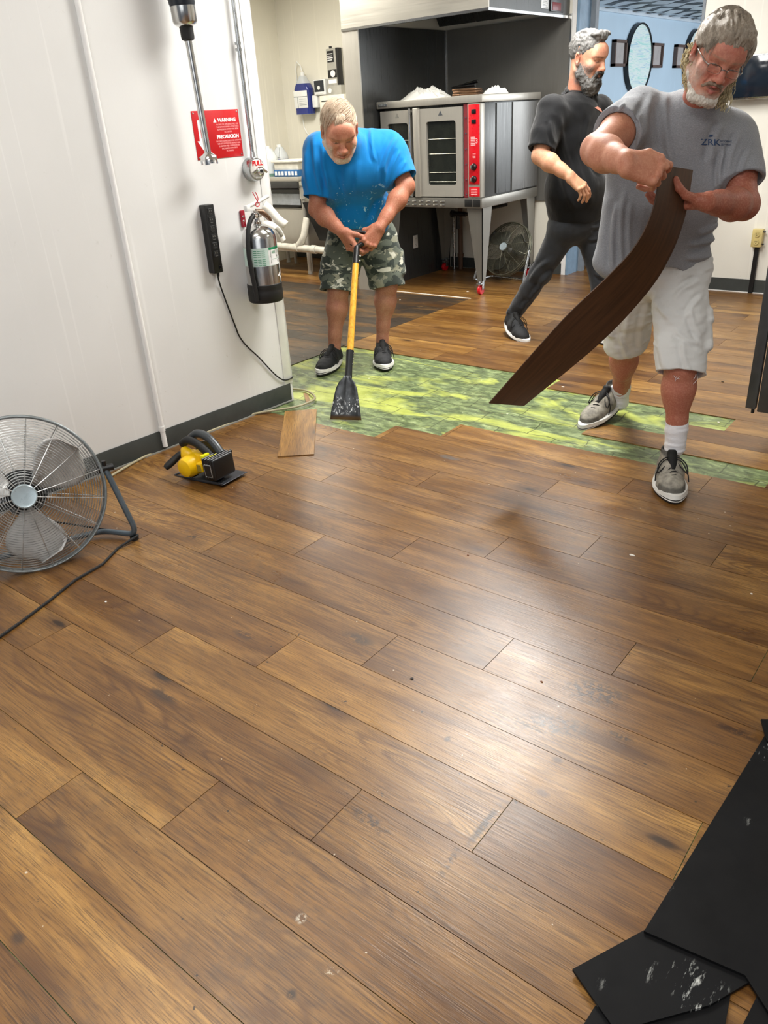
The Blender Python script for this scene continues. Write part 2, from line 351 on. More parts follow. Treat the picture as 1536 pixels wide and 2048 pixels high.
for n in range(-38, 9):
    y0, y1 = rowy(n+1), rowy(n)
    j = JOINT.get(n, rng.uniform(-7, -1))*PW
    while j > -7.8: j -= PL
    while j < 2.6:
        x0, x1 = j, j+PL; j += PL
        r = (rng.random(), rng.random(), rng.random())
        def putin(a, b, lst, r):
            if b-a > 0.004: lst.append((a, b, y0, y1, r))
        xl = -20.2*PW
        if n in EXPOSED:
            xe = EXPOSED[n]*PW
            putin(max(x0, xe), x1, new, r); putin(x0, min(x1, xl), old, r)
        elif -26.3 < n < -10: putin(max(x0, xl), x1, new, r); putin(x0, min(x1, xl), old, r)
        else: putin(x0, x1, new, r)
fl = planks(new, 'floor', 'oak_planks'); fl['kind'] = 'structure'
fo = planks(old, 'floor', 'old_planks'); fo['kind'] = 'structure'
m = MB(); m.box((-7.8, rowy(9), -0.03), (2.6, rowy(-38), -0.0052)); struct(m, 'floor', 'green_adhesive')
cells = []
for n in range(0, 76):
    y0 = rowy(-38)+n*PW
    j = -8-rng.uniform(0, 1.2)
    while j < 3: cells.append((j, j+PL, y0, y0+PW, (rng.random(), rng.random(), rng.random()))); j += PL
fd = planks(cells, 'floor', 'oak_planks'); fd['kind'] = 'structure'
m = MB(); m.box((-25.0*PW, rowy(-26.2)-0.006, 0.0), (-20.2*PW, rowy(-26.2)+0.006, 0.003)); struct(m, 'trim_1', 'paper')
# ================================================================ walls
WA = Vector((-3.093, 2.95, 0)); WT = Vector((0.041, 0.99916, 0)).normalized(); WN = Vector((WT.y, -WT.x, 0))
def wp(s, z, off=0.0): return WA+WT*s+UPV*z+WN*off
WM = Matrix(((WT.x, WN.x, 0, WA.x), (WT.y, WN.y, 0, WA.y), (0, 0, 1, 0), (0, 0, 0, 1)))   # local x = along wall, y = out of wall, z up
# WM is left handed; used only for boxes whose faces are recalculated
def wbox(m, s0, s1, z0, z1, o0, o1, r=0.0):
    M = frame(WA, WT, UPV, WN)
    if r: m.rbox((s0, z0, o0), (s1, z1, o1), r, 2, M)
    else: m.box((s0, z0, o0), (s1, z1, o1), M)
CEIL = 2.70
m = MB(); wbox(m, -6.0, 0.03, -0.02, CEIL, -0.13, 0.0); struct(m, 'wall_left', 'paint_white')
m = MB(); wbox(m, -6.0, 0.012, 0.004, 0.101, 0.0, 0.006, 0.002); struct(m, 'baseboard_left', 'rubber_base')
m = MB(); wbox(m, -6.0, 0.014, -0.001, 0.006, 0.0, 0.012); struct(m, 'trim_2', 'caulk_line')
m = MB(); wbox(m, -0.028, 0.033, 0.10, CEIL, 0.0, 0.004, 0.001); wbox(m, 0.028, 0.034, 0.10, CEIL, -0.13, 0.004); struct(m, 'trim_3', 'trim_white')
m = MB(); m.box((-6.85, 6.85, -0.02), (-3.335, 6.99, CEIL)); struct(m, 'wall_back', 'paint_cream')
m = MB(); m.box((-6.86, 2.6, -0.02), (-6.73, 6.86, CEIL)); struct(m, 'wall_far_left', 'paint_cream')
m = MB(); m.box((-4.765, 5.60, -0.02), (-4.615, 6.851, CEIL)); struct(m, 'wall_stub', 'paint_cream')
m = MB(); m.box((-2.25, 6.68, -0.02), (2.8, 6.82, CEIL)); struct(m, 'wall_right', 'paint_right')
m = MB(); m.box((-2.235, 6.672, 0.004), (2.8, 6.681, 0.10)); m.box((-3.62, 6.842, 0.004), (-3.375, 6.851, 0.10)); m.box((-4.6, 6.842, 0.004), (-3.62, 6.851, 0.10)); struct(m, 'baseboard_back', 'rubber_base')
m = MB(); m.box((-2.235, 6.664, -0.001), (2.8, 6.681, 0.006)); struct(m, 'trim_4', 'trim_white')
m = MB(); m.box((-3.375, 6.845, -0.02), (-3.335, 7.09, CEIL)); struct(m, 'trim_5', 'trim_white')
m = MB(); m.box((-3.335, 6.853, -0.02), (-3.312, 7.09, CEIL)); struct(m, 'door_1', 'jamb_blue')
m = MB(); m.box((-3.312, 7.06, -0.02), (-3.27, 7.12, CEIL)); m.box((-2.27, 6.672, -0.02), (-2.25, 6.9, CEIL)); struct(m, 'door_1', 'jamb_grey')
m = MB(); m.box((-7.8, -3.2, CEIL), (2.8, 7.1, CEIL+0.1)); struct(m, 'ceiling', 'paint_ceiling')
m = MB(); m.box((2.7, 3.0, -0.02), (2.85, 6.8, CEIL)); struct(m, 'wall_far_right', 'paint_right')
# dining room
m = MB(); m.box((-4.62, 7.0, -0.02), (-4.5, 20.1, 3.1)); m.box((-4.6, 20.0, -0.02), (3.2, 20.12, 3.1)); struct(m, 'wall_dining', 'paint_blue')
# ================================================================ hood and steel cladding
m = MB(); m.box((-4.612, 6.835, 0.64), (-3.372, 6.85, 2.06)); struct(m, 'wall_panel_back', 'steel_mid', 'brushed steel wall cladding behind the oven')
m = MB(); m.box((-4.615, 5.60, 0.62), (-4.603, 6.84, 2.06)); struct(m, 'wall_sheet_side', 'steel_dark', 'brushed steel side cladding beside the oven')
m = MB(); m.box((-4.615, 5.60, 0.0), (-4.604, 6.84, 0.62)); struct(m, 'wall_sheet_side', 'steel_dark')  # dark sheet standing in for the shade on the lower wall
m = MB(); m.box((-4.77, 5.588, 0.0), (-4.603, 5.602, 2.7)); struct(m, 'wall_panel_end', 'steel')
m = MB(); m.box((-3.378, 6.825, 0.64), (-3.368, 6.84, 2.06)); m.box((-4.606, 6.828, 0.64), (-4.596, 6.836, 2.06)); struct(m, 'trim_6', 'steel_bright')
hood = thing('exhaust_hood', 'large steel kitchen exhaust hood above the convection oven', 'hood', (-4.0, 6.2, 2.04))
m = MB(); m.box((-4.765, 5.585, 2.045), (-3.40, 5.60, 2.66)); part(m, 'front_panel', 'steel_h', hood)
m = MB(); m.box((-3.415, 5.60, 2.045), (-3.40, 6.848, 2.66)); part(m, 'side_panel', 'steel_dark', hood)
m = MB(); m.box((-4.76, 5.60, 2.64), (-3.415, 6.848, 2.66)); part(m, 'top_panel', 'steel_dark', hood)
m = MB(); m.box((-4.765, 5.578, 2.028), (-3.392, 5.604, 2.046)); m.box((-3.42, 5.604, 2.028), (-3.392, 6.848, 2.046)); part(m, 'lower_rim', 'steel_bright', hood)
# filters sloping inside
for k in range(3):
    m = MB(); x0 = -4.58+k*0.385
    m.box((x0, 0, 0), (x0+0.375, 0.02, 0.5), Matrix.Translation((0, 6.70, 2.08)) @ Matrix.Rotation(math.radians(35), 4, 'X'))
    for j in range(9): m.box((x0+0.02+j*0.038, -0.006, 0.02), (x0+0.04+j*0.038, 0.0, 0.48), Matrix.Translation((0, 6.70, 2.08)) @ Matrix.Rotation(math.radians(35), 4, 'X'))
    part(m, 'grease_filter', 'steel_dark', hood)
HM = frame((-3.3985, 0, 0), (0, 1, 0), (0, 0, 1), (1, 0, 0))   # text plane facing +X, x along Y
m = MB(); m.rbox((-3.40, 6.36, 2.075), (-3.394, 6.47, 2.155), 0.002); part(m, 'notice_label', 'white_plastic', hood)
m = MB()
for k in range(7): m.box((-3.3941, 6.372, 2.083+k*0.0095), (-3.3935, 6.372+0.085-0.02*(k % 3), 2.0862+k*0.0095))
part(m, 'label_print', 'grey_ink', hood)
m = MB(); m.rbox((-3.402, 6.50, 2.062), (-3.39, 6.72, 2.235), 0.003); part(m, 'switch_panel', 'black_plastic', hood)
m = MB(); m.rbox((-3.391, 6.53, 2.07), (-3.387, 6.67, 2.125), 0.002); part(m, 'red_plate', simple('red_dull', '#7d2a30', 0.4), hood)
for k in range(3): m = MB(); m.cyl((-3.39, 6.56+k*0.045, 2.165), (-3.375, 6.56+k*0.045, 2.165), 0.009); part(m, 'toggle_switch', 'grey_ink', hood)
# ================================================================ convection oven
simple('oven_glass', '#23251f', 0.10, noise=0.12); simple('rack_wire', '#8f8d80', 0.35, 0.6)
ov = thing('convection_oven', 'steel double door convection oven with red control panel on tall legs', 'oven', (-4.06, 6.2, 0.0))
OX0, OX1, OY0, OY1 = -4.565, -3.575, 5.80, 6.70
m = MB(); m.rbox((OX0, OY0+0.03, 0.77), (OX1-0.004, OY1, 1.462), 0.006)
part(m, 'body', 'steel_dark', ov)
m = MB(); m.rbox((OX0-0.03, OY0-0.035, 1.46), (OX1+0.012, OY1+0.01, 1.513), 0.004); part(m, 'top_cover', 'steel', ov)
m = MB(); m.rbox((OX0-0.02, OY0-0.03, 0.695), (OX1+0.008, OY1+0.005, 0.772), 0.004)
part(m, 'base_tray', 'steel_leg', ov)
for k in range(6):
    for j in range(2): m = MB(); m.rbox((OX0+0.23+k*0.073, OY0-0.037, 0.708+j*0.028), (OX0+0.275+k*0.073, OY0-0.028, 0.721+j*0.028), 0.004); part(m, 'vent_louvre', 'steel_bright', ov)
m = MB(); m.rbox((OX1-0.155, OY0-0.033, 0.706), (OX1-0.085, OY0-0.029, 0.762), 0.001); m.rbox((OX1-0.078, OY0-0.033, 0.706), (OX1-0.008, OY0-0.029, 0.762), 0.001); part(m, 'rating_plate', 'black_ink', ov)
m = MB(); m.rbox((OX0-0.0295+0.02, OY0-0.0375, 1.474), (OX0+0.08, OY0-0.034, 1.498), 0.001); part(m, 'maker_plate', 'steel_bright', ov)
m = MB()
for k in range(4): m.box((OX0+0.003+k*0.017, OY0-0.0382, 1.480), (OX0+0.015+k*0.017, OY0-0.0374, 1.492))
part(m, 'maker_plate_print', 'grey_ink', ov)
def oven_door(x0, x1, hinge, wx0, wx1):
    yf = OY0-0.028; z0, z1 = 0.782, 1.44; wz0, wz1 = 0.87, 1.345
    m = MB()
    # door leaf with a rounded window opening: frame made as ring of quads
    def rr(ax0, ax1, az0, az1, r, n=5):
        pts = []
        for (cx_, cz_, a0) in ((ax1-r, az1-r, 0), (ax0+r, az1-r, 90), (ax0+r, az0+r, 180), (ax1-r, az0+r, 270)):
            for i in range(n+1):
                a = math.radians(a0+90*i/n); pts.append((cx_+r*math.cos(a), cz_+r*math.sin(a)))
        return pts
    outer = rr(x0, x1, z0, z1, 0.006); inner = rr(wx0, wx1, wz0, wz1, 0.022); n = len(outer)
    vs = [(p[0], yf, p[1]) for p in outer]+[(p[0], yf, p[1]) for p in inner]+[(p[0], yf+0.03, p[1]) for p in inner]+[(p[0], yf+0.055, p[1]) for p in outer]
    fs = []
    for i in range(n):
        j = (i+1) % n
        fs += [(i, n+i, n+j, j), (n+i, 2*n+i, 2*n+j, n+j), (i, j, 3*n+j, 3*n+i)]
    m.add(vs, fs); d = part(m, 'door', 'steel', ov)
    m = MB(); m.box((wx0-0.01, yf+0.02, wz0-0.01), (wx1+0.01, yf+0.03, wz1+0.01)); part(m, 'window_glass', 'oven_glass', d)
    for z in (0.895, 0.965, 1.105, 1.215): m = MB(); m.tube([(wx0+0.01, yf+0.017, z), (wx1-0.01, yf+0.017, z)], 0.0028, 6); part(m, 'rack_rail', 'rack_wire', d)
    m = MB(); cx_ = (wx0+wx1)/2; 
    m.prism([(cx_-0.022, 1.385), (cx_+0.022, 1.385), (cx_, 1.42)], yf-0.001, yf+0.001, 1); part(m, 'warning_triangle', 'steel_bright', d)
    return d
d1 = oven_door(OX0+0.0, OX0+0.31, 0, OX0+0.07, OX0+0.285)
d2 = oven_door(OX0+0.40, OX0+0.815, 1, OX0+0.468, OX0+0.755)
m = MB(); m.rbox((OX0+0.345, OY0-0.045, 0.775), (OX0+0.40, OY0-0.005, 1.45), 0.006); part(m, 'centre_post', 'steel', ov)
m = MB(); m.tube([(OX0+0.322, OY0-0.052, 0.78), (OX0+0.322, OY0-0.052, 1.45)], 0.008, 12); m.box((OX0+0.316, OY0-0.05, 0.80), (OX0+0.328, OY0-0.02, 0.82)); m.box((OX0+0.316, OY0-0.05, 1.40), (OX0+0.328, OY0-0.02, 1.42)); part(m, 'door_handle', 'chrome', ov)
m = MB(); m.box((OX0+0.825, OY0-0.02, 0.775), (OX0+0.862, OY0+0.03, 1.455)); part(m, 'hinge_channel', 'red_dull', ov)
for k in range(6): m = MB(); m.cyl((OX0+0.848, OY0-0.021, 0.80+k*0.112), (OX0+0.848, OY0-0.026, 0.80+k*0.112), 0.006); part(m, 'screw', 'chrome', ov)
m = MB(); m.rbox((OX0+0.865, OY0-0.026, 0.775), (OX1-0.002, OY0+0.03, 1.455), 0.003); cp = part(m, 'control_frame', 'steel', ov)
m = MB(); m.rbox((OX0+0.876, OY0-0.030, 0.875), (OX1-0.014, OY0-0.024, 1.448), 0.001); part(m, 'red_panel', 'red_paint', ov)
m = MB(); m.rbox((OX0+0.876, OY0-0.030, 0.785), (OX1-0.014, OY0-0.024, 0.855), 0.001); part(m, 'warning_plate', 'red_paint', ov)
cxp = OX0+0.926
for z in (1.385, 1.315): m = MB(); m.rbox((cxp-0.02, OY0-0.036, z), (cxp+0.02, OY0-0.029, z+0.03), 0.002); part(m, 'rocker_switch', 'black_plastic', ov)
for z in (1.005, 0.915):
    m = MB(); m.lathe([(0.026, 0), (0.025, 0.012), (0.017, 0.018), (0.015, 0.034), (0.0, 0.034)], frame((cxp, OY0-0.030, z), (1, 0, 0), (0, 0, 1), (0, -1, 0)), 24); k = part(m, 'knob', 'black_plastic', ov)
    m = MB(); m.rbox((cxp-0.012, OY0-0.068, z-0.016), (cxp+0.004, OY0-0.06, z+0.016), 0.003); part(m, 'knob_cap', 'chrome', k)
m = MB()
for k in range(6): m.box((cxp-0.03, OY0-0.0305, 1.215-k*0.011), (cxp-0.03+0.04+0.004*(k % 2), OY0-0.0296, 1.221-k*0.011))
part(m, 'panel_chart', 'pink_ink', ov)
m = MB(); m.text('3', 0.05, frame((cxp+0.025, OY0-0.0306, 1.19), (1, 0, 0), (0, 0, 1)), 0.0003)
part(m, 'panel_numeral', 'pink_ink', ov)
m = MB()
for z in (1.10, 1.09, 1.08, 1.07): m.box((cxp-0.012, OY0-0.0305, z), (cxp+0.014, OY0-0.0296, z+0.003))
part(m, 'panel_print', 'pink_ink', ov)
m = MB()
for k in range(4): m.box((cxp-0.03, OY0-0.0305, 0.797+k*0.013), (cxp+0.03, OY0-0.0296, 0.803+k*0.013))
part(m, 'warning_print', 'pink_ink', ov)
m = MB(); m.box((OX1-0.0005, OY0+0.20, 0.785), (OX1+0.006, OY0+0.44, 1.45)); part(m, 'side_panel', 'steel_dark', ov)
m = MB(); m.box((OX1-0.0005, OY0+0.44, 0.785), (OX1+0.014, OY1-0.02, 1.45)); part(m, 'rear_side_panel', 'steel_side', ov)
for (lx, ly, nm) in ((OX1-0.075, OY0+0.07, 1), (OX0+0.075, OY0+0.07, 0), (OX1-0.075, OY1-0.09, 1), (OX0+0.075, OY1-0.09, 0)):
    m = MB(); a = 0.072; b = 0.028; zt, zb = 0.70, 0.115
    s = 1 if nm else -1
    # angle-section leg: two tapering faces meeting at the outer corner
    fx, fy = lx+s*0.072, (ly-0.072 if ly < 6.2 else ly+0.072); sy = -1 if ly < 6.2 else 1
    t_ = 0.006
    m.add([(fx, fy, zt), (fx-s*0.15, fy, zt), (fx-s*0.05, fy, zb), (fx-s*0.0, fy, zb), (fx, fy-sy*t_, zt), (fx-s*0.15, fy-sy*t_, zt), (fx-s*0.05, fy-sy*t_, zb), (fx, fy-sy*t_, zb)],
          [(0, 1, 2, 3), (4, 7, 6, 5), (0, 4, 5, 1), (1, 5, 6, 2), (2, 6, 7, 3), (3, 7, 4, 0)])
    m.add([(fx, fy, zt), (fx, fy-sy*0.15, zt), (fx, fy-sy*0.05, zb), (fx, fy, zb), (fx-s*t_, fy, zt), (fx-s*t_, fy-sy*0.15, zt), (fx-s*t_, fy-sy*0.05, zb), (fx-s*t_, fy, zb)],
          [(0, 1, 2, 3), (4, 7, 6, 5), (0, 4, 5, 1), (1, 5, 6, 2), (2, 6, 7, 3), (3, 7, 4, 0)])
    lg = part(m, 'leg', 'steel_leg', ov)
    m = MB(); cxx, cyy = fx-s*0.028, fy-sy*0.028
    m.rbox((cxx-0.028, cyy-0.028, 0.108), (cxx+0.028, cyy+0.028, 0.118), 0.002); m.rbox((cxx-0.021, cyy-0.02, 0.04), (cxx-0.017, cyy+0.02, 0.11), 0.001); m.rbox((cxx+0.017, cyy-0.02, 0.04), (cxx+0.021, cyy+0.02, 0.11), 0.001)
    m.rbox((cxx-0.01, cyy-0.06, 0.09), (cxx+0.03, cyy-0.02, 0.097), 0.002)
    ck = part(m, 'caster_fork', 'chrome_worn', lg)
    m = MB(); m.lathe([(0.02, -0.015), (0.036, -0.015), (0.0385, -0.010), (0.0385, 0.010), (0.036, 0.015), (0.02, 0.015)], frame((cxx, cyy-0.012, 0.0385), (0, 1, 0), (0, 0, 1), (1, 0, 0)), 24); part(m, 'caster_wheel', 'red_paint', lg)
m = MB(); m.box((OX0+0.02, OY1-0.06, 0.28), (OX0+0.10, OY1-0.02, 0.30)); 
# gas cock and hose below the oven
gv = thing('gas_valve', 'black gas shut-off valve and pipe under the oven', 'valve', (-4.17, 6.45, 0.5))
m = MB(); m.cyl((-4.25, 6.38, 0.57), (-4.12, 6.38, 0.57), 0.022); m.cyl((-4.20, 6.38, 0.59), (-4.20, 6.38, 0.44), 0.016); m.tube([(-4.12, 6.38, 0.57), (-4.03, 6.39, 0.575), (-3.97, 6.45, 0.60), (-3.96, 6.60, 0.60), (-3.96, 6.84, 0.60)], 0.014); part(m, 'valve_body', 'black_plastic', gv)
m = MB(); m.tube([(-4.00, 6.40, 0.57), (-3.95, 6.38, 0.54), (-3.94, 6.39, 0.42)], 0.007); part(m, 'lever', 'black_rubber', gv)
m = MB(); m.cyl((-4.25, 6.38, 0.57), (-4.27, 6.38, 0.57), 0.03); part(m, 'end_cap', 'black_rubber', gv)
for (x, y, r, c, lb) in ((-4.50, 6.76, 0.012, 'chrome_worn', 'thin bright pipe standing behind the oven legs'), (-4.43, 6.77, 0.022, 'rust', 'rusty brown pipe standing behind the oven legs')):
    if c == 'rust': simple('rust', '#5b4230', 0.6)
    m = MB(); m.cyl((x, y, 0.0), (x, y, 1.2), r); m.cyl((x, y, 0.12), (x, y, 0.15), r*1.4); solo(m, 'pipe', c, lb, 'pipe')
def plate(o, u, v, n, name, label, col='white_plastic', w=0.07, h=0.115, cat='outlet'):
    M = frame(o, u, v, n); t = thing(name, label, cat, tuple(Vector(o)-Vector(v)*h/2))
    m = MB(); m.rbox((-w/2, -h/2, 0), (w/2, h/2, 0.006), 0.002, 2, M); part(m, 'cover_plate', col, t)
    for s in (-1, 1):
        m = MB(); m.rbox((-0.016, s*0.026-0.014, 0.005), (0.016, s*0.026+0.014, 0.009), 0.004, 2, M); r = part(m, 'receptacle', col, t)
        m = MB(); m.box((-0.008, s*0.026-0.002, 0.0085), (-0.005, s*0.026+0.008, 0.0095), M); m.box((0.005, s*0.026-0.002, 0.0085), (0.008, s*0.026+0.008, 0.0095), M); m.cyl(M @ Vector((0, s*0.026-0.007, 0.0085)), M @ Vector((0, s*0.026-0.007, 0.0095)), 0.0025, seg=8); part(m, 'slots', 'black_ink', r)
    return t
plate((-4.600, 6.25, 0.33), (0, 1, 0), (0, 0, 1), (1, 0, 0), 'wall_outlet', 'pale outlet low on the wall behind the left oven leg')
plate((-3.48, 6.849, 0.42), (1, 0, 0), (0, 0, 1), (0, -1, 0), 'wall_outlet', 'pale outlet above the floor fan under the oven')
# ---- things lying on the oven
def blob_cloth(name, label, c, rx, ry, h, seed, mat, folds=7):
    m = MB(); n = 60; vs = []; rg = random.Random(seed)
    from mathutils import noise
    for j in range(n+1):
        for i in range(n+1):
            a, b = i/n*2-1, j/n*2-1; r = min(1.0, (abs(a)**2.6+abs(b)**2.6)**(1/2.6))
            e = 1+0.14*noise.noise(Vector((a*2, b*2, seed)))
            x, y = a*rx*e, b*ry*e
            q = max(0, 1-r**2.5); z = h*q*(0.55+0.75*abs(noise.noise(Vector((a*2.2, b*2.6, seed+5))))+0.5*abs(noise.noise(Vector((a*6, b*5, seed+9)))))+0.004
            vs.append((c[0]+x, c[1]+y, c[2]+(z if r < 1 else 0.001)))
    fs = [(j*(n+1)+i, j*(n+1)+i+1, (j+1)*(n+1)+i+1, (j+1)*(n+1)+i) for j in range(n) for i in range(n)]
    k = len(vs); vs2 = [(x, y, c[2]) for x, y, z in vs]
    m.add(vs, fs); return solo(m, name, mat, label, 'towel', 80)
simple('towel_white', '#efeee6', 0.9, noise=0.03, bump=0.4, bscale=300)
blob_cloth('towel', 'crumpled white towel heaped on top of the oven', (-4.24, 5.98, 1.5135), 0.22, 0.12, 0.085, 3, 'towel_white')
blob_cloth('towel', 'small white cloth at the right of the pans on the oven', (-3.655, 6.12, 1.5135), 0.085, 0.12, 0.05, 8, 'towel_white')
for k, (w, lb) in enumerate(((0.0, 'lowest'), (0.006, 'middle'), (-0.004, 'topmost'))):
    m = MB(); z0 = 1.514+k*0.018
    M = Matrix.Translation((-3.86+w, 6.03, z0)) @ Matrix.Rotation(0.1+0.05*k, 4, 'Z')
    m.rbox((-0.10, -0.08, 0), (0.10, 0.08, 0.016), 0.004, 2, M)
    solo(m, 'baking_tin', 'copper' if 'copper' in MATS else simple('copper', '#8a6a50', 0.3, 0.8), 'flat metal tin on the oven, %s of the stack' % lb, 'tin', group='tins stacked on the oven')
tg = thing('tongs', 'black handled tongs lying across the tins on the oven', 'tongs', (-3.88, 6.03, 1.568))
m = MB(); m.tube([(-3.985, 6.00, 1.578), (-3.90, 6.02, 1.592), (-3.775, 6.05, 1.612)], [0.007, 0.010, 0.013], 10); part(m, 'arm', 'black_gloss', tg)
m = MB(); m.tube([(-3.985, 5.985, 1.577), (-3.90, 6.0, 1.581), (-3.775, 6.01, 1.585)], [0.006, 0.009, 0.012], 10); part(m, 'arm', 'black_gloss', tg)
# ================================================================ floor fans
def fan(name, label, C, N, R, mats, nring, base=True, depthf=0.055, seedrot=0.0, spokes=14, wire=0.0013, stand=None):
    N = Vector(N).normalized(); U = Vector((0, 0, 1)).cross(N).normalized(); V = N.cross(U)
    t = thing(name, label, 'fan', (C[0], C[1], 0)); C = Vector(C)
    M = frame(C, U, V, N)
    rim, grill, blade, hub, tubec = mats
    m = MB()
    for z, r in ((0.0, R), (-0.05, R), (-0.025, R*1.004)): m.tube([M @ Vector((r*math.cos(a), r*math.sin(a), z)) for a in [2*math.pi*i/72 for i in range(72)]], 0.0042 if z != -0.025 else 0.006, 8, closed=True)
    part(m, 'rim', rim, t, 60)
    def dome(sign, nm):
        m = MB()
        def prof(r): q = r/R; return sign*(0.02+depthf*(1-q**3.2))-0.025
        for k in range(nring):
            r = R*(0.17+0.83*(k+0.5)/nring)
            m.tube([M @ Vector((r*math.cos(a), r*math.sin(a), prof(r))) for a in [2*math.pi*i/64 for i in range(64)]], wire, 5, closed=True)
        for k in range(spokes):
            a0 = 2*math.pi*k/spokes+seedrot
            pts = []
            for i in range(9):
                q = 0.13+0.87*i/8; a = a0+0.10*math.sin(q*3)*(1 if k % 2 else -1)*0; pts.append(M @ Vector((R*q*math.cos(a), R*q*math.sin(a), prof(R*q)+sign*0.0015)))
            m.tube(pts, wire*1.35, 5)
        part(m, nm, grill, t, 60)
        return prof(0)
    zt = dome(1, 'front_grille'); dome(-1, 'rear_grille')
    m = MB(); m.lathe([(0, zt-0.012), (0.150*R*1.0, zt-0.012), (0.155*R, zt+0.001), (0.14*R, zt+0.006), (0.11*R, zt+0.004), (0, zt+0.005)], M, 32, caps=False); part(m, 'badge', hub, t)
    m = MB(); m.lathe([(0, -0.10), (0.2*R, -0.10), (0.22*R, -0.085), (0.22*R, -0.02), (0.1*R, -0.005), (0.1*R, 0.01), (0, 0.012)], M, 24, caps=False); part(m, 'motor', 'black_plastic', t)
    m = MB(); m.lathe([(0, -0.22), (0.26*R, -0.22), (0.30*R, -0.19), (0.30*R, -0.10), (0, -0.10)], M, 24, caps=False); part(m, 'motor_housing', 'black_plastic', t)
    for k in range(3):
        m = MB(); a0 = 2*math.pi*k/3+seedrot*1.0
        nI, nJ = 12, 12; vs = []
        for i in range(nI+1):
            q = i/nI; r = R*(0.16+0.74*q); wd_ = (0.34+0.62*math.sin(math.pi*min(1, q*0.80+0.12)))*(1.0 if q < 0.80 else math.sqrt(max(0, 1-((q-0.80)/0.20)**2))*0.98+0.02)
            for j in range(nJ+1):
                s = (j/nJ-0.5); ang = a0+s*1.38*wd_*(0.8+0.2*q)/1.0; z = -0.018+s*0.085*(0.6+0.5*q)+0.02*(s*s)
                vs.append(M @ Vector((r*math.cos(ang), r*math.sin(ang), z)))
        fs = [(i*(nJ+1)+j, i*(nJ+1)+j+1, (i+1)*(nJ+1)+j+1, (i+1)*(nJ+1)+j) for i in range(nI) for j in range(nJ)]
        m.add(vs, fs); b = part(m, 'blade', blade, t, 60)
        so = b.modifiers.new('s', 'SOLIDIFY'); so.thickness = 0.0015
    return t, M
t = NT('wire_grey'); ob = t.coord('Object'); t.set(Base_Color=t.ramp(t.noise(ob, 30, 4), [(0.4, srgb('#9a9c9b')), (0.62, srgb('#c9cac8')), (0.75, srgb('#5a544c'))]), Metallic=0.75, Roughness=0.35)
simple('fan_rim', '#7f8586', 0.4, 0.5, noise=0.15, nscale=25); simple('fan_blade', '#c9c8c5', 0.38, 0.25, noise=0.12, nscale=7); simple('fan_badge', '#b6c6cc', 0.3, 0.3); simple('stand_tube', '#5f6b74', 0.35, 0.4, noise=0.12)
FC = J(48, 990, 2.55); 
fN = (CAMP-FC); fN.normalize(); fN = (fN+Vector((0.0, 0.0, -0.10))).normalized()
f1, FM = fan('floor_fan', 'large wire-caged metal drum fan with pale blades on the floor at left', FC, fN, 0.278, ('fan_rim', 'wire_grey', 'fan_blade', 'fan_badge', 'stand_tube'), 26, seedrot=0.50, spokes=16)
# U shaped stand: pivots at rim sides, feet on the floor
fU = Vector((FM[0][0], FM[1][0], FM[2][0])).normalized(); fUh = Vector((fU.x, fU.y, 0)).normalized(); fNh = Vector((fN.x, fN.y, 0)).normalized()
def corner(pts, r=0.05, n=6):
    out = [Vector(pts[0])]
    for i in range(1, len(pts)-1):
        p, a, b = Vector(pts[i]), Vector(pts[i-1]), Vector(pts[i+1]); d1 = (a-p).normalized(); d2 = (b-p).normalized(); rr_ = min(r, (a-p).length*0.45, (b-p).length*0.45)
        p0, p1 = p+d1*rr_, p+d2*rr_
        for k in range(n+1):
            s = k/n; out.append(p0.lerp(p, s).lerp(p.lerp(p1, s), s))
    out.append(Vector(pts[-1])); return out
for s in (1, -1):
    piv = FC+fUh*s*0.292-fN*0.025; piv.z = FC.z+0.02
    ft = Vector((piv.x, piv.y, 0.022))+fUh*s*0.055+fNh*0.06
    bk = Vector((piv.x, piv.y, 0.022))+fUh*s*(-0.06)-fNh*0.06
    if s == 1: sR = (piv, ft, bk)
    else: sL = (piv, ft, bk)
m = MB()
m.tube(corner([sR[0], sR[1], sR[2], sL[2], sL[1], sL[0]], 0.05), 0.011, 12); part(m, 'stand', 'stand_tube', f1, 60)
for p in (sR, sL):
    m = MB(); m.cyl(p[0]-fUh*0.03, p[0]+fUh*0.03, 0.013); m.cyl(p[0]+Vector((0, 0, 0.0)), p[0]+Vector((0, 0, 0.03)), 0.008); part(m, 'pivot_knob', 'black_plastic', f1)
    m = MB(); q = p[1].lerp(p[2], 0.12); m.cyl((q.x, q.y, 0.0), (q.x, q.y, 0.016), 0.016); part(m, 'rubber_foot', 'black_rubber', f1)
m = MB(); m.tube([FC-fN*0.2, (FC-fN*0.2)-Vector((0, 0, 0.12)), (sR[2].x, sR[2].y, 0.03), (sR[1].x, sR[1].y, 0.02)], 0.004, 8)
pts = [onz(px, py, 0.006) for px, py in ((236, 1096), (205, 1128), (150, 1160), (100, 1200), (40, 1245), (-10, 1280), (-80, 1330))]
m.tube([Vector((sR[1].x, sR[1].y, 0.02))]+pts, 0.0048, 8); part(m, 'power_cord', 'black_rubber', f1)
simple('wire_dirty', '#6d6c5c', 0.45, 0.6, noise=0.2, nscale=20); simple('blade_dirty', '#4b4d47', 0.4, 0.4)
C2 = onY(1012, 497, 6.35)
f2, M2 = fan('floor_fan', 'dusty dark wire floor fan leaning under the right side of the oven', C2, (-0.10, -0.80, 0.42), 0.235, ('wire_dirty', 'wire_dirty', 'blade_dirty', 'fan_badge', 'stand_tube'), 22, seedrot=0.3)
u2 = Vector((M2[0][0], M2[1][0], 0)).normalized(); n2 = Vector((-0.10, -0.80, 0)).normalized()
pR, pL = C2+u2*0.25, C2-u2*0.25
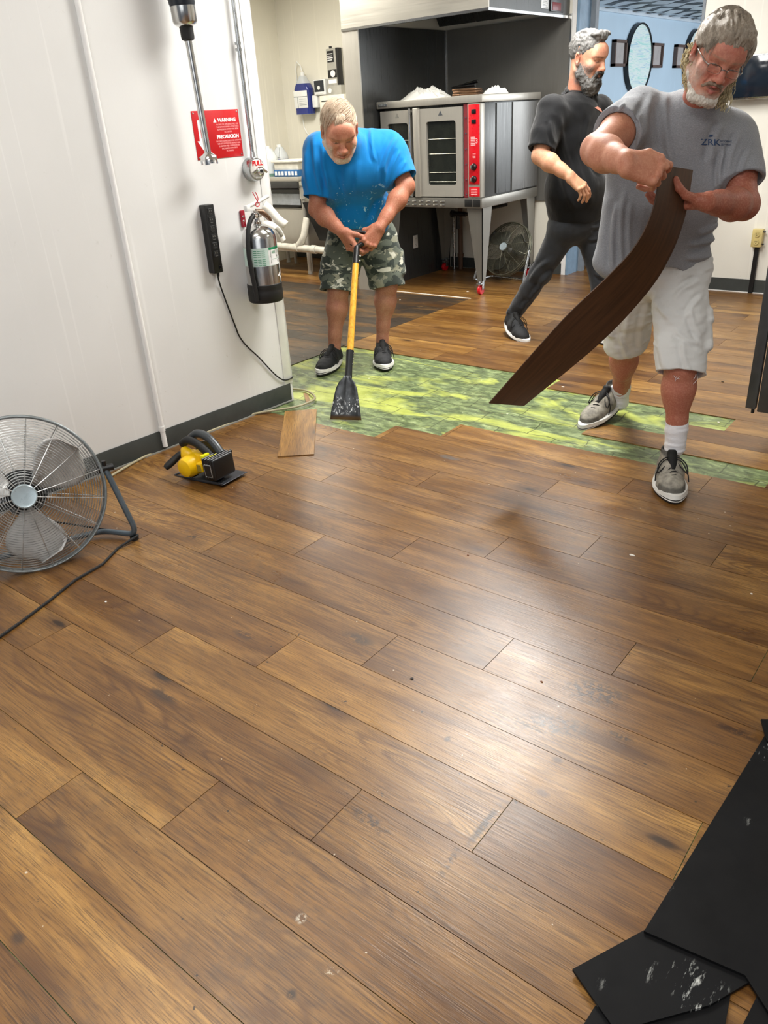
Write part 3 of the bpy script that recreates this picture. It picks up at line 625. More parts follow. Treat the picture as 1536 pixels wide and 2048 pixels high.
m = MB(); g = lambda p, a, b: Vector((p.x, p.y, 0.018))+u2*a+n2*b
m.tube(corner([pR, g(pR, 0.01, 0.10), g(pR, -0.02, -0.10), g(pL, 0.02, -0.10), g(pL, -0.01, 0.14), pL], 0.04), 0.012, 10); part(m, 'stand', 'chrome_worn', f2, 60)
# ================================================================ dish corner
tb = thing('steel_table', 'steel work table with round legs against the cream wall', 'table', (-6.0, 6.3, 0))
m = MB(); m.rbox((-6.62, 5.95, 0.885), (-5.76, 6.55, 0.925), 0.006); part(m, 'table_top', 'steel_h', tb)
simple('table_edge', '#4a4b4b', 0.4, 0.6); m = MB(); m.rbox((-6.60, 5.945, 0.825), (-5.78, 5.975, 0.888), 0.004); part(m, 'front_apron', 'table_edge', tb)
for x, y in ((-6.55, 6.02), (-5.79, 6.02), (-6.55, 6.48), (-5.79, 6.48)):
    m = MB(); m.cyl((x, y, 0.03), (x, y, 0.83), 0.02); m.cyl((x, y, 0.72), (x, y, 0.83), 0.03); m.cyl((x, y, 0), (x, y, 0.035), 0.026, 0.02); part(m, 'leg', 'steel', tb)
dw = thing('undercounter_dishwasher', 'steel undercounter dishwasher with black control strip under the work table', 'dishwasher', (-5.95, 6.3, 0))
m = MB(); m.rbox((-6.46, 6.06, 0.20), (-5.80, 6.50, 0.80), 0.006); m.rbox((-6.44, 6.05, 0.20), (-5.82, 6.062, 0.62), 0.004); part(m, 'door', 'steel', dw)
m = MB(); m.rbox((-6.40, 6.035, 0.63), (-5.80, 6.06, 0.815), 0.006); part(m, 'control_strip', 'black_gloss', dw)
m = MB(); m.rbox((-6.34, 6.028, 0.66), (-5.84, 6.036, 0.765), 0.003); part(m, 'display_window', simple('pale_panel', '#b9c0c6', 0.3), dw)
for x in (-6.40, -5.86):
    for y in (6.12, 6.44): m = MB(); m.cyl((x, y, 0), (x, y, 0.20), 0.016); part(m, 'leg', 'steel', dw)
bn = thing('plastic_tub', 'black plastic tub hanging behind the man in the blue shirt', 'tub', (-5.25, 6.15, 0.32))
m = MB(); m.add([(-5.58, 5.98, .34), (-4.95, 5.98, .34), (-4.95, 6.4, .34), (-5.58, 6.4, .34), (-5.69, 5.9, .70), (-4.85, 5.9, .70), (-4.85, 6.45, .70), (-5.69, 6.45, .70)], [(0, 3, 2, 1), (0, 1, 5, 4), (1, 2, 6, 5), (2, 3, 7, 6), (3, 0, 4, 7)])
m.box((-5.55, 6.0, .34), (-5.0, 6.38, .69)); part(m, 'shell', 'black_plastic', bn)
for x, y in ((-5.5, 6.1), (-5.0, 6.1), (-5.5, 6.35), (-5.0, 6.35)): m = MB(); m.cyl((x, y, 0.0), (x, y, 0.34), 0.012); part(m, 'leg', 'steel', bn)
simple('pvc', '#d8d4c6', 0.35, noise=0.08)
pv = thing('drain_pipe', 'white plastic drain pipe running low in front of the dishwasher', 'pipe', (-5.9, 5.88, 0.2))
m = MB(); m.tube([(-6.70, 5.88, 0.30), (-5.20, 5.88, 0.26)], 0.034, 16); part(m, 'pipe_run', 'pvc', pv)
m = MB(); m.tube([(-5.80, 5.88, 0.28), (-5.73, 5.88, 0.345), (-5.70, 5.89, 0.40), (-5.70, 5.95, 0.55)], 0.034, 16); part(m, 'branch', 'pvc', pv)
for x in (-6.20, -5.84, -5.60):
    m = MB(); z = 0.30-(x+6.70)*0.04/1.5; m.tube([(x, 5.88, z), (x+0.06, 5.88, z-0.0015)], 0.041, 16); part(m, 'coupling', 'pvc', pv)
m = MB(); m.box((-6.72, 6.80, 0.0), (-4.78, 6.851, 0.11)); struct(m, 'baseboard_far', 'rubber_base')
# jugs on the table
def translucent(name, col, al=0.9):
    t = NT(name); t.set(Base_Color=srgb(col), Roughness=0.25, Transmission_Weight=0.35, IOR=1.35); return t.m
translucent('jug_plastic', '#e6ebee'); simple('blue_fluid', '#26347f', 0.2, noise=0.05); simple('clear_fluid', '#d8e0e8', 0.25); simple('green_fluid', '#5c7a6c', 0.3)
def jug(loc, label, fluid, level, name='plastic_jug', H=0.28, group=None, grow=1.0):
    x, y, z = loc; t = thing(name, label, 'bottle', loc)
    def pr_(zz): return 0.072*grow if zz < 0.17 else max(0.02, 0.072*grow-(zz-0.17)*0.62)
    def ring(h0, h1, k=1.0, n=10):
        mm = MB(); prof = [(0, h0)]+[(pr_(h0+(h1-h0)*i/n)*k, h0+(h1-h0)*i/n) for i in range(n+1)]+[(0, h1)]
        mm.lathe(prof, Matrix.Translation((x, y, z)) @ Matrix.Rotation(math.pi/4, 4, 'Z'), 20, caps=False); return mm
    part(ring(0, 0.255, 1.0), 'body', 'jug_plastic', t, 50)
    part(ring(0.002, level, 1.012, 8), 'liquid', fluid, t, 50)
    m = MB(); m.cyl((x, y, z+0.252), (x, y, z+0.28), 0.024); part(m, 'cap', 'white_plastic', t)
    m = MB(); m.tube([(x+0.02, y-0.03, z+0.25), (x+0.045, y-0.06, z+0.22), (x+0.05, y-0.075, z+0.16)], 0.010, 8); part(m, 'handle', 'jug_plastic', t)
    return t
p = onY(535, 330, 6.1); jug((onY(537, 320, 6.06).x, 6.06, 0.9255), 'white plastic jug nearly empty, beside the pull station', 'green_fluid', 0.03, grow=1.35)
p = onY(560, 310, 6.43); jug((p.x, 6.43, 0.9255), 'white jug with purple liquid behind the dish rack', 'blue_fluid', 0.14, grow=1.2)
rk = thing('dish_rack', 'white over blue plastic dish rack on the steel table', 'rack', (-5.95, 6.2, 0.925))
m = MB(); m.rbox((-6.13, 6.00, 0.985), (-5.80, 6.28, 1.06), 0.01); m.rbox((-6.15, 5.98, 1.055), (-5.77, 6.30, 1.075), 0.006); part(m, 'upper_rack', simple('rack_white', '#e6e3d6', 0.4), rk)
simple('rack_blue', '#1e5d95', 0.4)
m = MB(); m.rbox((-6.13, 5.99, 0.926), (-5.80, 6.28, 0.988), 0.006); part(m, 'lower_rack', 'rack_blue', rk)
m = MB()
for k in range(7): m.box((-6.11+k*0.046, 5.984, 0.94), (-6.085+k*0.046, 5.992, 0.975))
part(m, 'rack_openings', 'white_plastic', rk)
# wall dispensers, on the cream back wall
def onwall(px, py, off=0.0): return onY(px, py, 6.85-off)
c = onwall(605, 188, 0.09)
sb = thing('soap_bottle', 'blue detergent bottle hung on the cream wall', 'bottle', (c.x, 6.76, c.z-0.19))
def flat_bottle(h0, h1, k, mat, nm, par):
    m = MB(); 
    def w_(h): return 0.105 if h < 0.24 else max(0.03, 0.105-(h-0.24)*0.75)
    n = 12; vs = []
    for i in range(n+1):
        h = h0+(h1-h0)*i/n; w = w_(h)*k; d = min(0.055, w)*k
        for q in range(20):
            a = 2*math.pi*q/20; ca, sa = math.cos(a), math.sin(a)
            vs.append((c.x+w*math.copysign(abs(ca)**0.5, ca), 6.785-0.0+d*math.copysign(abs(sa)**0.5, sa), c.z-0.19+h))
    fs = [(i*20+q, i*20+(q+1) % 20, (i+1)*20+(q+1) % 20, (i+1)*20+q) for i in range(n) for q in range(20)]+[tuple(range(19, -1, -1)), tuple(range(n*20, n*20+20))]
    m.add(vs, fs); return part(m, nm, mat, par, 50)
flat_bottle(0, 0.355, 1.0, 'jug_plastic', 'bottle', sb); flat_bottle(0.002, 0.285, 1.01, 'blue_fluid', 'liquid', sb)
m = MB(); m.rbox((c.x-0.095, 6.724, c.z-0.13), (c.x+0.095, 6.728, c.z+0.03), 0.001); lb_ = part(m, 'label_sheet', 'white_plastic', sb)
m = MB(); m.box((c.x-0.095, 6.7225, c.z-0.028), (c.x+0.095, 6.7238, c.z-0.022)); m.box((c.x-0.045, 6.7225, c.z-0.13), (c.x-0.038, 6.7238, c.z-0.03))
for k in range(4): m.box((c.x-0.02, 6.7228, c.z-0.05-k*0.018), (c.x+0.08, 6.7238, c.z-0.046-k*0.018))
part(m, 'label_print', 'grey_ink', lb_)
m = MB(); m.cyl((c.x, 6.785, c.z+0.16), (c.x, 6.785, c.z+0.20), 0.022); part(m, 'cap', 'white_plastic', sb)
m = MB(); m.tube([(c.x, 6.785, c.z+0.20), (c.x-0.02, 6.785, c.z+0.26), (c.x-0.08, 6.80, c.z+0.30), (c.x-0.12, 6.82, c.z+0.24), (c.x-0.12, 6.83, c.z-0.10), (c.x-0.09, 6.83, c.z-0.28)]+[(c.x-0.09+0.44*(0.5-0.5*math.cos(math.pi*i/12)), 6.83, c.z-0.28-0.16*math.sin(math.pi*i/12)) for i in range(1, 12)]+[(c.x+0.34, 6.83, c.z-0.27), (c.x+0.33, 6.83, c.z-0.05)], 0.0055, 8); part(m, 'tube', 'white_plastic', sb)
def wbx(name, label, cat, p0, p1, depth, mat, back=6.849):
    a, b = onwall(*p0, depth), onwall(*p1, depth); t = thing(name, label, cat, ((a.x+b.x)/2, back-depth/2, min(a.z, b.z)))
    m = MB(); m.rbox((min(a.x, b.x), back-depth, min(a.z, b.z)), (max(a.x, b.x), back, max(a.z, b.z)), 0.008); part(m, 'housing', mat, t); return t, min(a.x, b.x), max(a.x, b.x), min(a.z, b.z), max(a.z, b.z), back-depth
t_, x0, x1, z0, z1, yf = wbx('air_freshener', 'white wall dispenser with dark face above the small white box', 'dispenser', (626, 160), (652, 189), 0.10, 'white_plastic')
m = MB(); m.rbox((x0+0.012, yf-0.004, z0+0.03), (x1-0.02, yf+0.001, z1-0.01), 0.004); part(m, 'dark_face', 'navy_plastic', t_)
m = MB(); m.cyl(((x0+x1)/2-0.005, yf-0.003, (z0+z1)/2-0.005), ((x0+x1)/2-0.005, yf-0.01, (z0+z1)/2-0.005), 0.018); m.box((x0+0.03, yf-0.006, z0+0.012), (x1-0.04, yf+0.001, z0+0.024)); part(m, 'button', 'white_plastic', t_)
wbx('junction_box', 'small white box on the wall right of the blue bottle', 'box', (623, 191), (636, 215), 0.08, 'white_plastic')
t_, x0, x1, z0, z1, yf = wbx('chemical_dispenser', 'tall grey dispenser cabinet fixed high on the cream wall', 'dispenser', (651, 98), (680, 170), 0.12, simple('cabinet_grey', '#b5b3ab', 0.4, 0.3))
m = MB(); m.rbox((x0+0.015, yf-0.003, z1-0.12), (x0+0.10, yf+0.001, z1-0.02), 0.002); part(m, 'name_plate', 'black_ink', t_)
m = MB(); m.rbox((x0+0.01, yf-0.003, z0+0.07), (x1-0.03, yf+0.001, z0+0.14), 0.002); pl_ = part(m, 'label_plate', 'black_ink', t_)
m = MB(); m.cyl(((x0+x1)/2, yf-0.002, z0+0.105), ((x0+x1)/2, yf-0.008, z0+0.105), 0.03); 
for k in range(4): m.box((x0+0.02, yf-0.005, z1-0.05-k*0.018), (x0+0.09-0.01*(k % 2), yf-0.002, z1-0.043-k*0.018))
m.box((x0+0.01, yf-0.002, z0+0.02), (x1-0.04, yf+0.001, z0+0.055)); part(m, 'label_print', 'white_ink', t_)
m = MB(); m.rbox((x1-0.028, yf-0.002, z0), (x1+0.001, yf+0.06, z1), 0.002); m.cyl((x0+0.04, yf+0.03, z1), (x0+0.04, yf+0.03, z1+0.02), 0.015); part(m, 'side_strip', 'black_plastic', t_)
t_, x0, x1, z0, z1, yf = wbx('control_box', 'short grey control box directly below the tall dispenser cabinet', 'box', (653, 172), (683, 190), 0.13, MATS['cabinet_grey'])
m = MB(); m.cyl((x0+0.05, yf, (z0+z1)/2), (x0+0.05, yf-0.01, (z0+z1)/2), 0.022); part(m, 'round_badge', 'white_plastic', t_)
t_, x0, x1, z0, z1, yf = wbx('wall_shelf', 'narrow cream wall shelf behind the head of the man in blue', 'shelf', (638, 192), (692, 240), 0.20, MATS['rack_white'])
m = MB(); m.box((x0+0.03, yf-0.003, z1-0.055), (x1, yf+0.001, z1-0.045)); part(m, 'groove', 'black_ink', t_)
# ================================================================ dining room seen through the doorway
DX = -4.5
m = MB()
m.box((-7.0, 7.0, 3.05), (3.2, 20.1, 3.1)); struct(m, 'ceiling', 'paint_ceiling')
simple('tin_tile', '#cfe0ee', 0.35, noise=0.03); simple('tin_dark', '#4d5a66', 0.5)
# pressed tile ceiling: wavy panels hung from dark rails
m = MB(); z = 2.36; m.box((DX, 8.2, z+0.02), (0.5, 20.0, z+0.03)); struct(m, 'ceiling', 'tin_dark')
m = MB()
for j in range(30):
    y = 8.4+j*0.40
    n = 44; vs = []
    for i in range(n+1):
        x = DX+0.06+i*0.10; w = 0.10+0.035*math.sin(i*1.9+j*2.2)+0.02*math.sin(i*4.4+j)
        vs += [(x, y-w, z-0.01+0.01*math.sin(i*2.3)), (x, y+w, z-0.012+0.012*math.sin(i*1.7+1))]
    m.add(vs, [(2*i, 2*i+2, 2*i+3, 2*i+1) for i in range(n)])
struct(m, 'ceiling', 'tin_tile')
m = MB(); m.box((DX, 7.1, z-0.03), (DX+0.03, 20, z+0.01)); struct(m, 'trim_7', 'tin_tile')
t = NT('mirror_face'); ob = t.coord('Object')
cm = t.ramp(t.noise(t.mapping(ob, (1, 2, 22)), 1.3, 5, 0.6, 1.0), [(0.32, srgb('#9fe0de')), (0.5, srgb('#e6f4f3')), (0.66, srgb('#a9d3e6'))])
t.set(Base_Color=cm, Roughness=0.22, Specular_IOR_Level=0.6)
for k, (yc, zc, r, lb) in enumerate(((10.97, 1.86, 0.385, 'nearer round black-rimmed mirror on the pale blue dining room wall'), (13.02, 1.86, 0.385, 'farther round black-rimmed mirror, partly behind the man in the grey shirt'))):
    t_ = thing('round_mirror', lb, 'mirror', (DX, yc, zc-r), 'round mirrors on the blue wall')
    m = MB(); M = frame((DX, yc, zc), (0, 1, 0), (0, 0, 1), (1, 0, 0))
    m.lathe([(r+0.012, 0.001), (r+0.012, 0.06), (r-0.006, 0.06), (r-0.006, 0.02)], M, 64, caps=False); part(m, 'rim', 'black_plastic', t_)
    m = MB(); m.lathe([(0, 0.045), (r-0.003, 0.045), (r-0.003, 0.002), (0, 0.002)], M, 64, caps=False); part(m, 'mirror_glass', 'mirror_face', t_)
simple('frame_dark', '#5a4a44', 0.5); simple('art_grey', '#a9a6a6', 0.6)
for (y0, y1, z0, z1, lb) in ((10.20, 10.56, 1.78, 2.06, 'small dark-framed picture left of the nearer round mirror'), (11.39, 11.76, 1.77, 2.05, 'small dark-framed picture right of the nearer round mirror'), (12.25, 12.60, 1.77, 2.05, 'small dark-framed picture just left of the farther round mirror')):
    t_ = thing('picture_frame', lb, 'picture', (DX, (y0+y1)/2, z0), 'small pictures beside the mirrors')
    m = MB(); w = 0.03
    for a in ((y0, y1, z0, z0+w), (y0, y1, z1-w, z1), (y0, y0+w, z0, z1), (y1-w, y1, z0, z1)): m.box((DX+0.001, a[0], a[2]), (DX+0.05, a[1], a[3]))
    part(m, 'frame', 'frame_dark', t_)
    m = MB(); m.box((DX+0.001, y0+w, z0+w), (DX+0.02, y1-w, z1-w)); part(m, 'picture', 'art_grey', t_)
ct = thing('service_cart', 'dark cart with chrome post seen through the doorway between the legs', 'cart', (-3.3, 7.6, 0))
m = MB(); m.rbox((-3.75, 7.7, 0.03), (-2.7, 8.2, 0.78), 0.01); part(m, 'cabinet', 'black_plastic', ct)
a = onY(1160, 500, 7.45); m = MB(); m.cyl((a.x, 7.45, 0.0), (a.x, 7.45, 0.75), 0.016); m.cyl((a.x, 7.45, 0.0), (a.x, 7.45, 0.02), 0.06); m.rbox((a.x-0.2, 7.25, 0.75), (a.x+0.5, 8.2, 0.78), 0.006); part(m, 'post', 'chrome', ct)
a = onY(1152, 480, 7.6); m = MB(); m.cyl((a.x, 7.62, 0.26), (a.x, 7.62, 0.45), 0.03); part(m, 'yellow_can', 'yellow_tool', ct)
m = MB(); m.cyl((a.x, 7.62, 0.46), (a.x, 7.62, 0.62), 0.035); m.rbox((a.x+0.06, 7.6, 0.28), (a.x+0.3, 7.66, 0.31), 0.004); part(m, 'white_can', 'white_plastic', ct)
m = MB(); m.rbox((a.x-0.08, 7.56, 0.235), (a.x+0.35, 7.72, 0.26), 0.003); part(m, 'shelf', 'chrome_worn', ct)
# ================================================================ right wall
mo = onY(1507, 163, 6.60)
sc_ = thing('wall_screen', 'dark flat screen mounted on the wall behind the man in grey', 'screen', (mo.x, 6.6, mo.z-0.15))
m = MB(); m.rbox((-2.02, 6.585, 1.365), (-1.68, 6.615, 1.645), 0.006); part(m, 'casing', 'chrome_worn', sc_)
m = MB(); m.rbox((-2.01, 6.578, 1.378), (-1.69, 6.588, 1.638), 0.003); part(m, 'screen', simple('screen_dark', '#1a222c', 0.12), sc_)
m = MB(); m.box((-1.88, 6.615, 1.45), (-1.80, 6.68, 1.55)); m.box((-1.69, 6.6, 1.49), (-1.6, 6.64, 1.53)); part(m, 'wall_bracket', 'black_plastic', sc_)
simple('ivory', '#cdbb7c', 0.4); a = onY(1515, 477, 6.62)
ob_ = thing('outlet_box', 'ivory outlet box on a black conduit on the right wall', 'outlet', (a.x, 6.64, a.z-0.06))
m = MB(); m.rbox((a.x-0.045, 6.625, a.z-0.065), (a.x+0.03, 6.68, a.z+0.065), 0.005); part(m, 'box', 'ivory', ob_)
for s in (-1, 1):
    m = MB(); m.cyl((a.x-0.008, 6.625, a.z+s*0.028), (a.x-0.008, 6.620, a.z+s*0.028), 0.019); r = part(m, 'receptacle', 'ivory', ob_)
    m = MB(); m.box((a.x-0.016, 6.6185, a.z+s*0.028), (a.x-0.013, 6.6202, a.z+s*0.028+0.009)); m.box((a.x-0.003, 6.6185, a.z+s*0.028), (a.x, 6.6202, a.z+s*0.028+0.009)); m.cyl((a.x-0.008, 6.6202, a.z+s*0.028-0.008), (a.x-0.008, 6.6185, a.z+s*0.028-0.008), 0.003, seg=8); part(m, 'slots', 'black_ink', r)
m = MB(); m.cyl((a.x+0.03, 6.65, a.z+0.045), (a.x+0.045, 6.65, a.z+0.045), 0.006); m.cyl((a.x+0.03, 6.65, a.z-0.045), (a.x+0.045, 6.65, a.z-0.045), 0.006); m.box((a.x-0.02, 6.655, 0.0), (a.x+0.012, 6.68, a.z-0.065)); part(m, 'conduit', 'black_plastic', ob_)
# ---- grey table end at the right edge
pt = thing('prep_table', 'dark grey metal table end with hanging apron at the right edge', 'table', (-0.55, 3.5, 0))
simple('gunmetal', '#55585b', 0.4, 0.5, noise=0.08)
# ================================================================ prep table at the right edge (flap hanging down)
a = J(1493, 818, 3.30); b = J(1536, 640, 3.55)
def slab(m, pts, d, th):
    'pts: 4 world points of a face, thickness th along d'
    d = Vector(d)*th; vs = [Vector(p) for p in pts]+[Vector(p)+d for p in pts]
    m.add(vs, [(0, 1, 2, 3), (7, 6, 5, 4), (0, 4, 5, 1), (1, 5, 6, 2), (2, 6, 7, 3), (3, 7, 4, 0)])
q0 = J(1490, 816, 3.25); zt = 0.88
x0, y0, z0 = q0.x, q0.y, q0.z
m = MB(); m.rbox((x0, y0, z0), (x0+0.042, y0+0.03, zt), 0.003); part(m, 'corner_panel', 'gunmetal', pt)
m = MB(); m.rbox((x0+0.048, y0+0.006, z0-0.012), (x0+1.3, y0+0.66, zt), 0.004); part(m, 'cabinet', 'gunmetal', pt)
m = MB(); m.rbox((x0-0.0, y0-0.01, zt), (x0+1.32, y0+0.68, zt+0.04), 0.004); part(m, 'work_top', 'steel_h', pt)
for (u, v) in ((0.16, 0.10), (1.2, 0.10), (0.16, 0.56), (1.2, 0.56)):
    m = MB(); m.cyl((x0+u, y0+v, 0.0), (x0+u, y0+v, z0-0.01), 0.018); part(m, 'leg', 'black_plastic', pt)
m = MB(); m.cyl((x0+0.03, y0+0.015, z0-0.022), (x0+0.03, y0+0.015, z0+0.002), 0.007, seg=10); part(m, 'bolt', 'black_plastic', pt)
pt.location = (x0+0.6, y0+0.3, 0)
for c_ in list(COL.objects):
    if c_.parent is pt: c_.location = Vector((-0.55, 3.5, 0))-pt.location
# ================================================================ things on the left wall
def wl(s, z, off): return wp(s, z, off)
pp = thing('painted_pipe', 'slim white painted pipe running down the left wall', 'pipe', tuple(wp(-0.85, 0, 0.012)))
m = MB(); m.tube([wp(-0.853, 2.70, 0.012), wp(-0.852, 0.02, 0.012)], 0.0125, 14); part(m, 'pipe', 'trim_white', pp, 60)
m = MB(); m.tube([wp(-0.852, 0.10, 0.012), wp(-0.852, 0.125, 0.012)], 0.015, 14); part(m, 'joint', 'trim_white', pp, 60)
cd = thing('conduit', 'thin grey metal conduit running down to the pull station', 'conduit', tuple(wp(-0.075, 1.26, 0.02)))
m = MB(); m.tube([wp(-0.082, 2.70, 0.018), wp(-0.082, 1.268, 0.03)], 0.0095, 12); part(m, 'pipe', 'chrome_worn', cd, 60)
for z in (1.71, 1.735): m = MB(); m.tube([wp(-0.082, z, 0.022), wp(-0.082, z+0.012, 0.022)], 0.0145, 12); part(m, 'coupling', 'chrome_worn', cd, 60)
m = MB(); m.tube([wp(-0.082, 1.262, 0.03), wp(-0.082, 1.29, 0.03)], [0.014, 0.010], 12); part(m, 'connector', 'chrome_worn', cd, 60)
LM = frame(WA, WT, UPV, WN)
def L(s, z, off): return LM @ Matrix.Translation((s, z, off))
ps = thing('pull_station', 'round metal manual pull station lettered in red on the wall end', 'alarm', tuple(wp(-0.082, 1.16, 0.03)))
m = MB(); m.lathe([(0, 0.0), (0.052, 0.0), (0.054, 0.004), (0.054, 0.038), (0.050, 0.05), (0, 0.05)], L(-0.082, 1.212, 0.0), 40, caps=False); part(m, 'housing', 'chrome_worn', ps, 40)
m = MB(); m.lathe([(0, 0.05), (0.044, 0.05), (0.044, 0.056), (0.040, 0.058), (0, 0.058)], L(-0.082, 1.212, 0.0), 40, caps=False); part(m, 'face', simple('station_face', '#cfcdc6', 0.35), ps, 40)
m = MB(); m.text('PULL', 0.030, L(-0.082, 1.238, 0.0585), 0.0006, bold=0.0012); part(m, 'lettering', 'red_paint', ps, 0)
m = MB(); m.lathe([(0, 0), (0.020, 0), (0.020, 0.014), (0.014, 0.02), (0, 0.02)], L(-0.078, 1.204, 0.058), 24, caps=False); m.tube([LM @ Vector((-0.118, 1.198, 0.062)), LM @ Vector((-0.10, 1.21, 0.07)), LM @ Vector((-0.078, 1.21, 0.074)), LM @ Vector((-0.056, 1.206, 0.07)), LM @ Vector((-0.035, 1.196, 0.064))], 0.006, 10); part(m, 'pull_handle', 'chrome', ps, 40)
m = MB(); m.cyl(LM @ Vector((-0.078, 1.204, 0.077)), LM @ Vector((-0.078, 1.204, 0.081)), 0.008); part(m, 'key_hole', 'black_ink', ps)
m = MB(); m.rbox((-0.100, 1.172, 0.057), (-0.066, 1.180, 0.0605), 0.001, 2, LM); part(m, 'slot_plate', 'white_plastic', ps)
# warning sign
sg = thing('warning_sign', 'red and white bilingual fire warning sign on the left wall', 'sign', tuple(wp(-0.25, 1.275, 0.002)))
m = MB(); m.rbox((-0.388, 1.274, 0.0), (-0.115, 1.476, 0.0025), 0.001, 2, LM); part(m, 'sign_board', 'red_sign', sg)
Z0 = 0.0027
m = MB(); m.prism([(-0.362, 1.438), (-0.322, 1.438), (-0.322, 1.352), (-0.308, 1.352), (-0.342, 1.305), (-0.376, 1.352), (-0.362, 1.352)], 0.0024, Z0+0.0004, 2, LM); ar = part(m, 'arrow', 'white_ink', sg, 0)
m = MB(); m.rbox((-0.351, 1.362, 0.0029), (-0.333, 1.402, 0.0034), 0.0001, 1, LM); m.prism([(-0.351, 1.402), (-0.333, 1.402), (-0.337, 1.409), (-0.347, 1.409)], 0.0029, 0.0034, 2, LM); m.box((-0.344, 1.409, 0.0029), (-0.340, 1.414, 0.0034), LM); m.box((-0.350, 1.413, 0.0029), (-0.335, 1.4155, 0.0034), LM); part(m, 'extinguisher_symbol', 'red_sign', ar, 0)
m = MB(); m.prism([(-0.271, 1.425), (-0.252, 1.425), (-0.2615, 1.442)], 0.0024, Z0+0.0004, 2, LM)
m.text('WARNING', 0.021, L(-0.190, 1.433, Z0), 0.0004, bold=0.0009, xscale=1.05); part(m, 'headline', 'white_ink', sg, 0)
m = MB(); m.text('PRECAUCION', 0.021, L(-0.195, 1.363, Z0), 0.0004, bold=0.0009, xscale=1.0); part(m, 'headline', 'white_ink', sg, 0)
m = MB()
T1 = ['IN CASE OF APPLIANCE FIRE, USE', 'THIS EXTINGUISHER AFTER FIXED', 'SUPPRESSION SYSTEM HAS BEEN', 'ACTUATED']; T2 = ['EN CASO DE INCENDIO DE APARATO', 'USE ESTE EXTINTOR DESPUES QUE', 'EL SISTEMA FIJO, SUPRESION DE', 'INCENDIOS HAYA SIDO', 'ACTIVADO']
for k, s_ in enumerate(T1): m.text(s_, 0.0095, L(-0.190, 1.415-k*0.0105, Z0), 0.0002, xscale=0.92)
for k, s_ in enumerate(T2): m.text(s_, 0.0095, L(-0.193, 1.345-k*0.0105, Z0), 0.0002, xscale=0.92)
part(m, 'small_print', 'pink_ink', sg, 0)
for s_, z_ in ((-0.378, 1.466), (-0.125, 1.466), (-0.378, 1.284), (-0.125, 1.284)):
    m = MB(); m.lathe([(0, 0.0), (0.0045, 0.0), (0.003, 0.0025), (0, 0.003)], L(s_, z_, 0.0025), 12, caps=False); part(m, 'screw', 'chrome', sg)
# power strip
st = thing('power_strip', 'black six-outlet power strip mounted upright on the left wall', 'power strip', tuple(wp(-0.37, 0.77, 0.02)))
PSM = LM @ Matrix.Translation((-0.396, 0.93, 0)) @ Matrix.Rotation(math.radians(0), 4, 'Z')
m = MB(); m.rbox((-0.027, -0.155, 0.0), (0.027, 0.155, 0.045), 0.004, 2, PSM); part(m, 'casing', 'black_plastic', st)
for k in range(6):
    m = MB(); z = 0.125-k*0.038; m.rbox((-0.015, z-0.014, 0.044), (0.015, z+0.014, 0.0465), 0.002, 1, PSM); r = part(m, 'outlet', 'black_rubber', st)
    m = MB(); m.box((-0.007, z, 0.0463), (-0.004, z+0.007, 0.0470), PSM); m.box((0.004, z, 0.0463), (0.007, z+0.007, 0.0470), PSM); m.box((-0.007, z-0.011, 0.0463), (0.007, z-0.0095, 0.0468), PSM); part(m, 'slots', 'chrome_worn', r)
m = MB(); m.rbox((0.004, -0.138, 0.044), (0.016, -0.122, 0.049), 0.002, 1, PSM); part(m, 'switch', 'black_gloss', st)
def smooth_path(pts, n=6):
    P_ = [Vector(p) for p in pts]; P_ = [P_[0]*2-P_[1]]+P_+[P_[-1]*2-P_[-2]]; out = []
    for i in range(1, len(P_)-2):
        for k in range(n):
            t_ = k/n; a, b, c, d = P_[i-1], P_[i], P_[i+1], P_[i+2]
            out.append(0.5*((2*b)+(c-a)*t_+(2*a-5*b+4*c-d)*t_*t_+(3*b-a-3*c+d)*t_**3))
    out.append(P_[-2]); return out
m = MB(); m.tube(smooth_path([wp(-0.385, 0.778, 0.022), wp(-0.385, 0.745, 0.018), wp(-0.372, 0.70, 0.010), wp(-0.345, 0.60, 0.008), wp(-0.315, 0.49, 0.008), wp(-0.300, 0.44, 0.008), wp(-0.262, 0.38, 0.008), wp(-0.19, 0.30, 0.008), wp(-0.11, 0.20, 0.008), wp(-0.06, 0.148, 0.008), wp(-0.02, 0.128, 0.008), wp(0.02, 0.128, 0.010), wp(0.042, 0.130, -0.01), wp(0.043, 0.13, -0.10)]), 0.0038, 8); part(m, 'cord', 'black_rubber', st, 60)
m = MB(); m.tube([wp(-0.385, 0.79, 0.022), wp(-0.385, 0.755, 0.020)], [0.009, 0.006], 10); part(m, 'strain_relief', 'black_rubber', st)
# stick blender hanging in front of the wall
ib = thing('stick_blender', 'commercial stick blender with steel shaft hanging on the left wall', 'blender', tuple(wp(-0.4, 1.27, 0.10)))
hb = [wp(-0.40, 1.262, 0.10), wp(-0.42, 1.76, 0.10)]
ax = (hb[1]-hb[0]).normalized(); sx = WT.copy(); BM_ = frame(hb[0], sx, (WN if True else 0), ax)
bx_ = (sx-ax*sx.dot(ax)).normalized(); BM_ = Matrix(((bx_.x, ax.cross(bx_).x, ax.x, hb[0].x), (bx_.y, ax.cross(bx_).y, ax.y, hb[0].y), (bx_.z, ax.cross(bx_).z, ax.z, hb[0].z), (0, 0, 0, 1)))
m = MB(); m.lathe([(0.0145, 0.03), (0.0145, 0.495)], BM_, 20); part(m, 'shaft', 'steel_bright', ib, 50)
m = MB(); prof = [(0.016, 0.046), (0.022, 0.040), (0.036, 0.030), (0.038, 0.012)]
m.lathe(prof, BM_, 32, caps=False); m.lathe([(r-0.002, h-0.001) for r, h in prof], BM_, 32, caps=False)
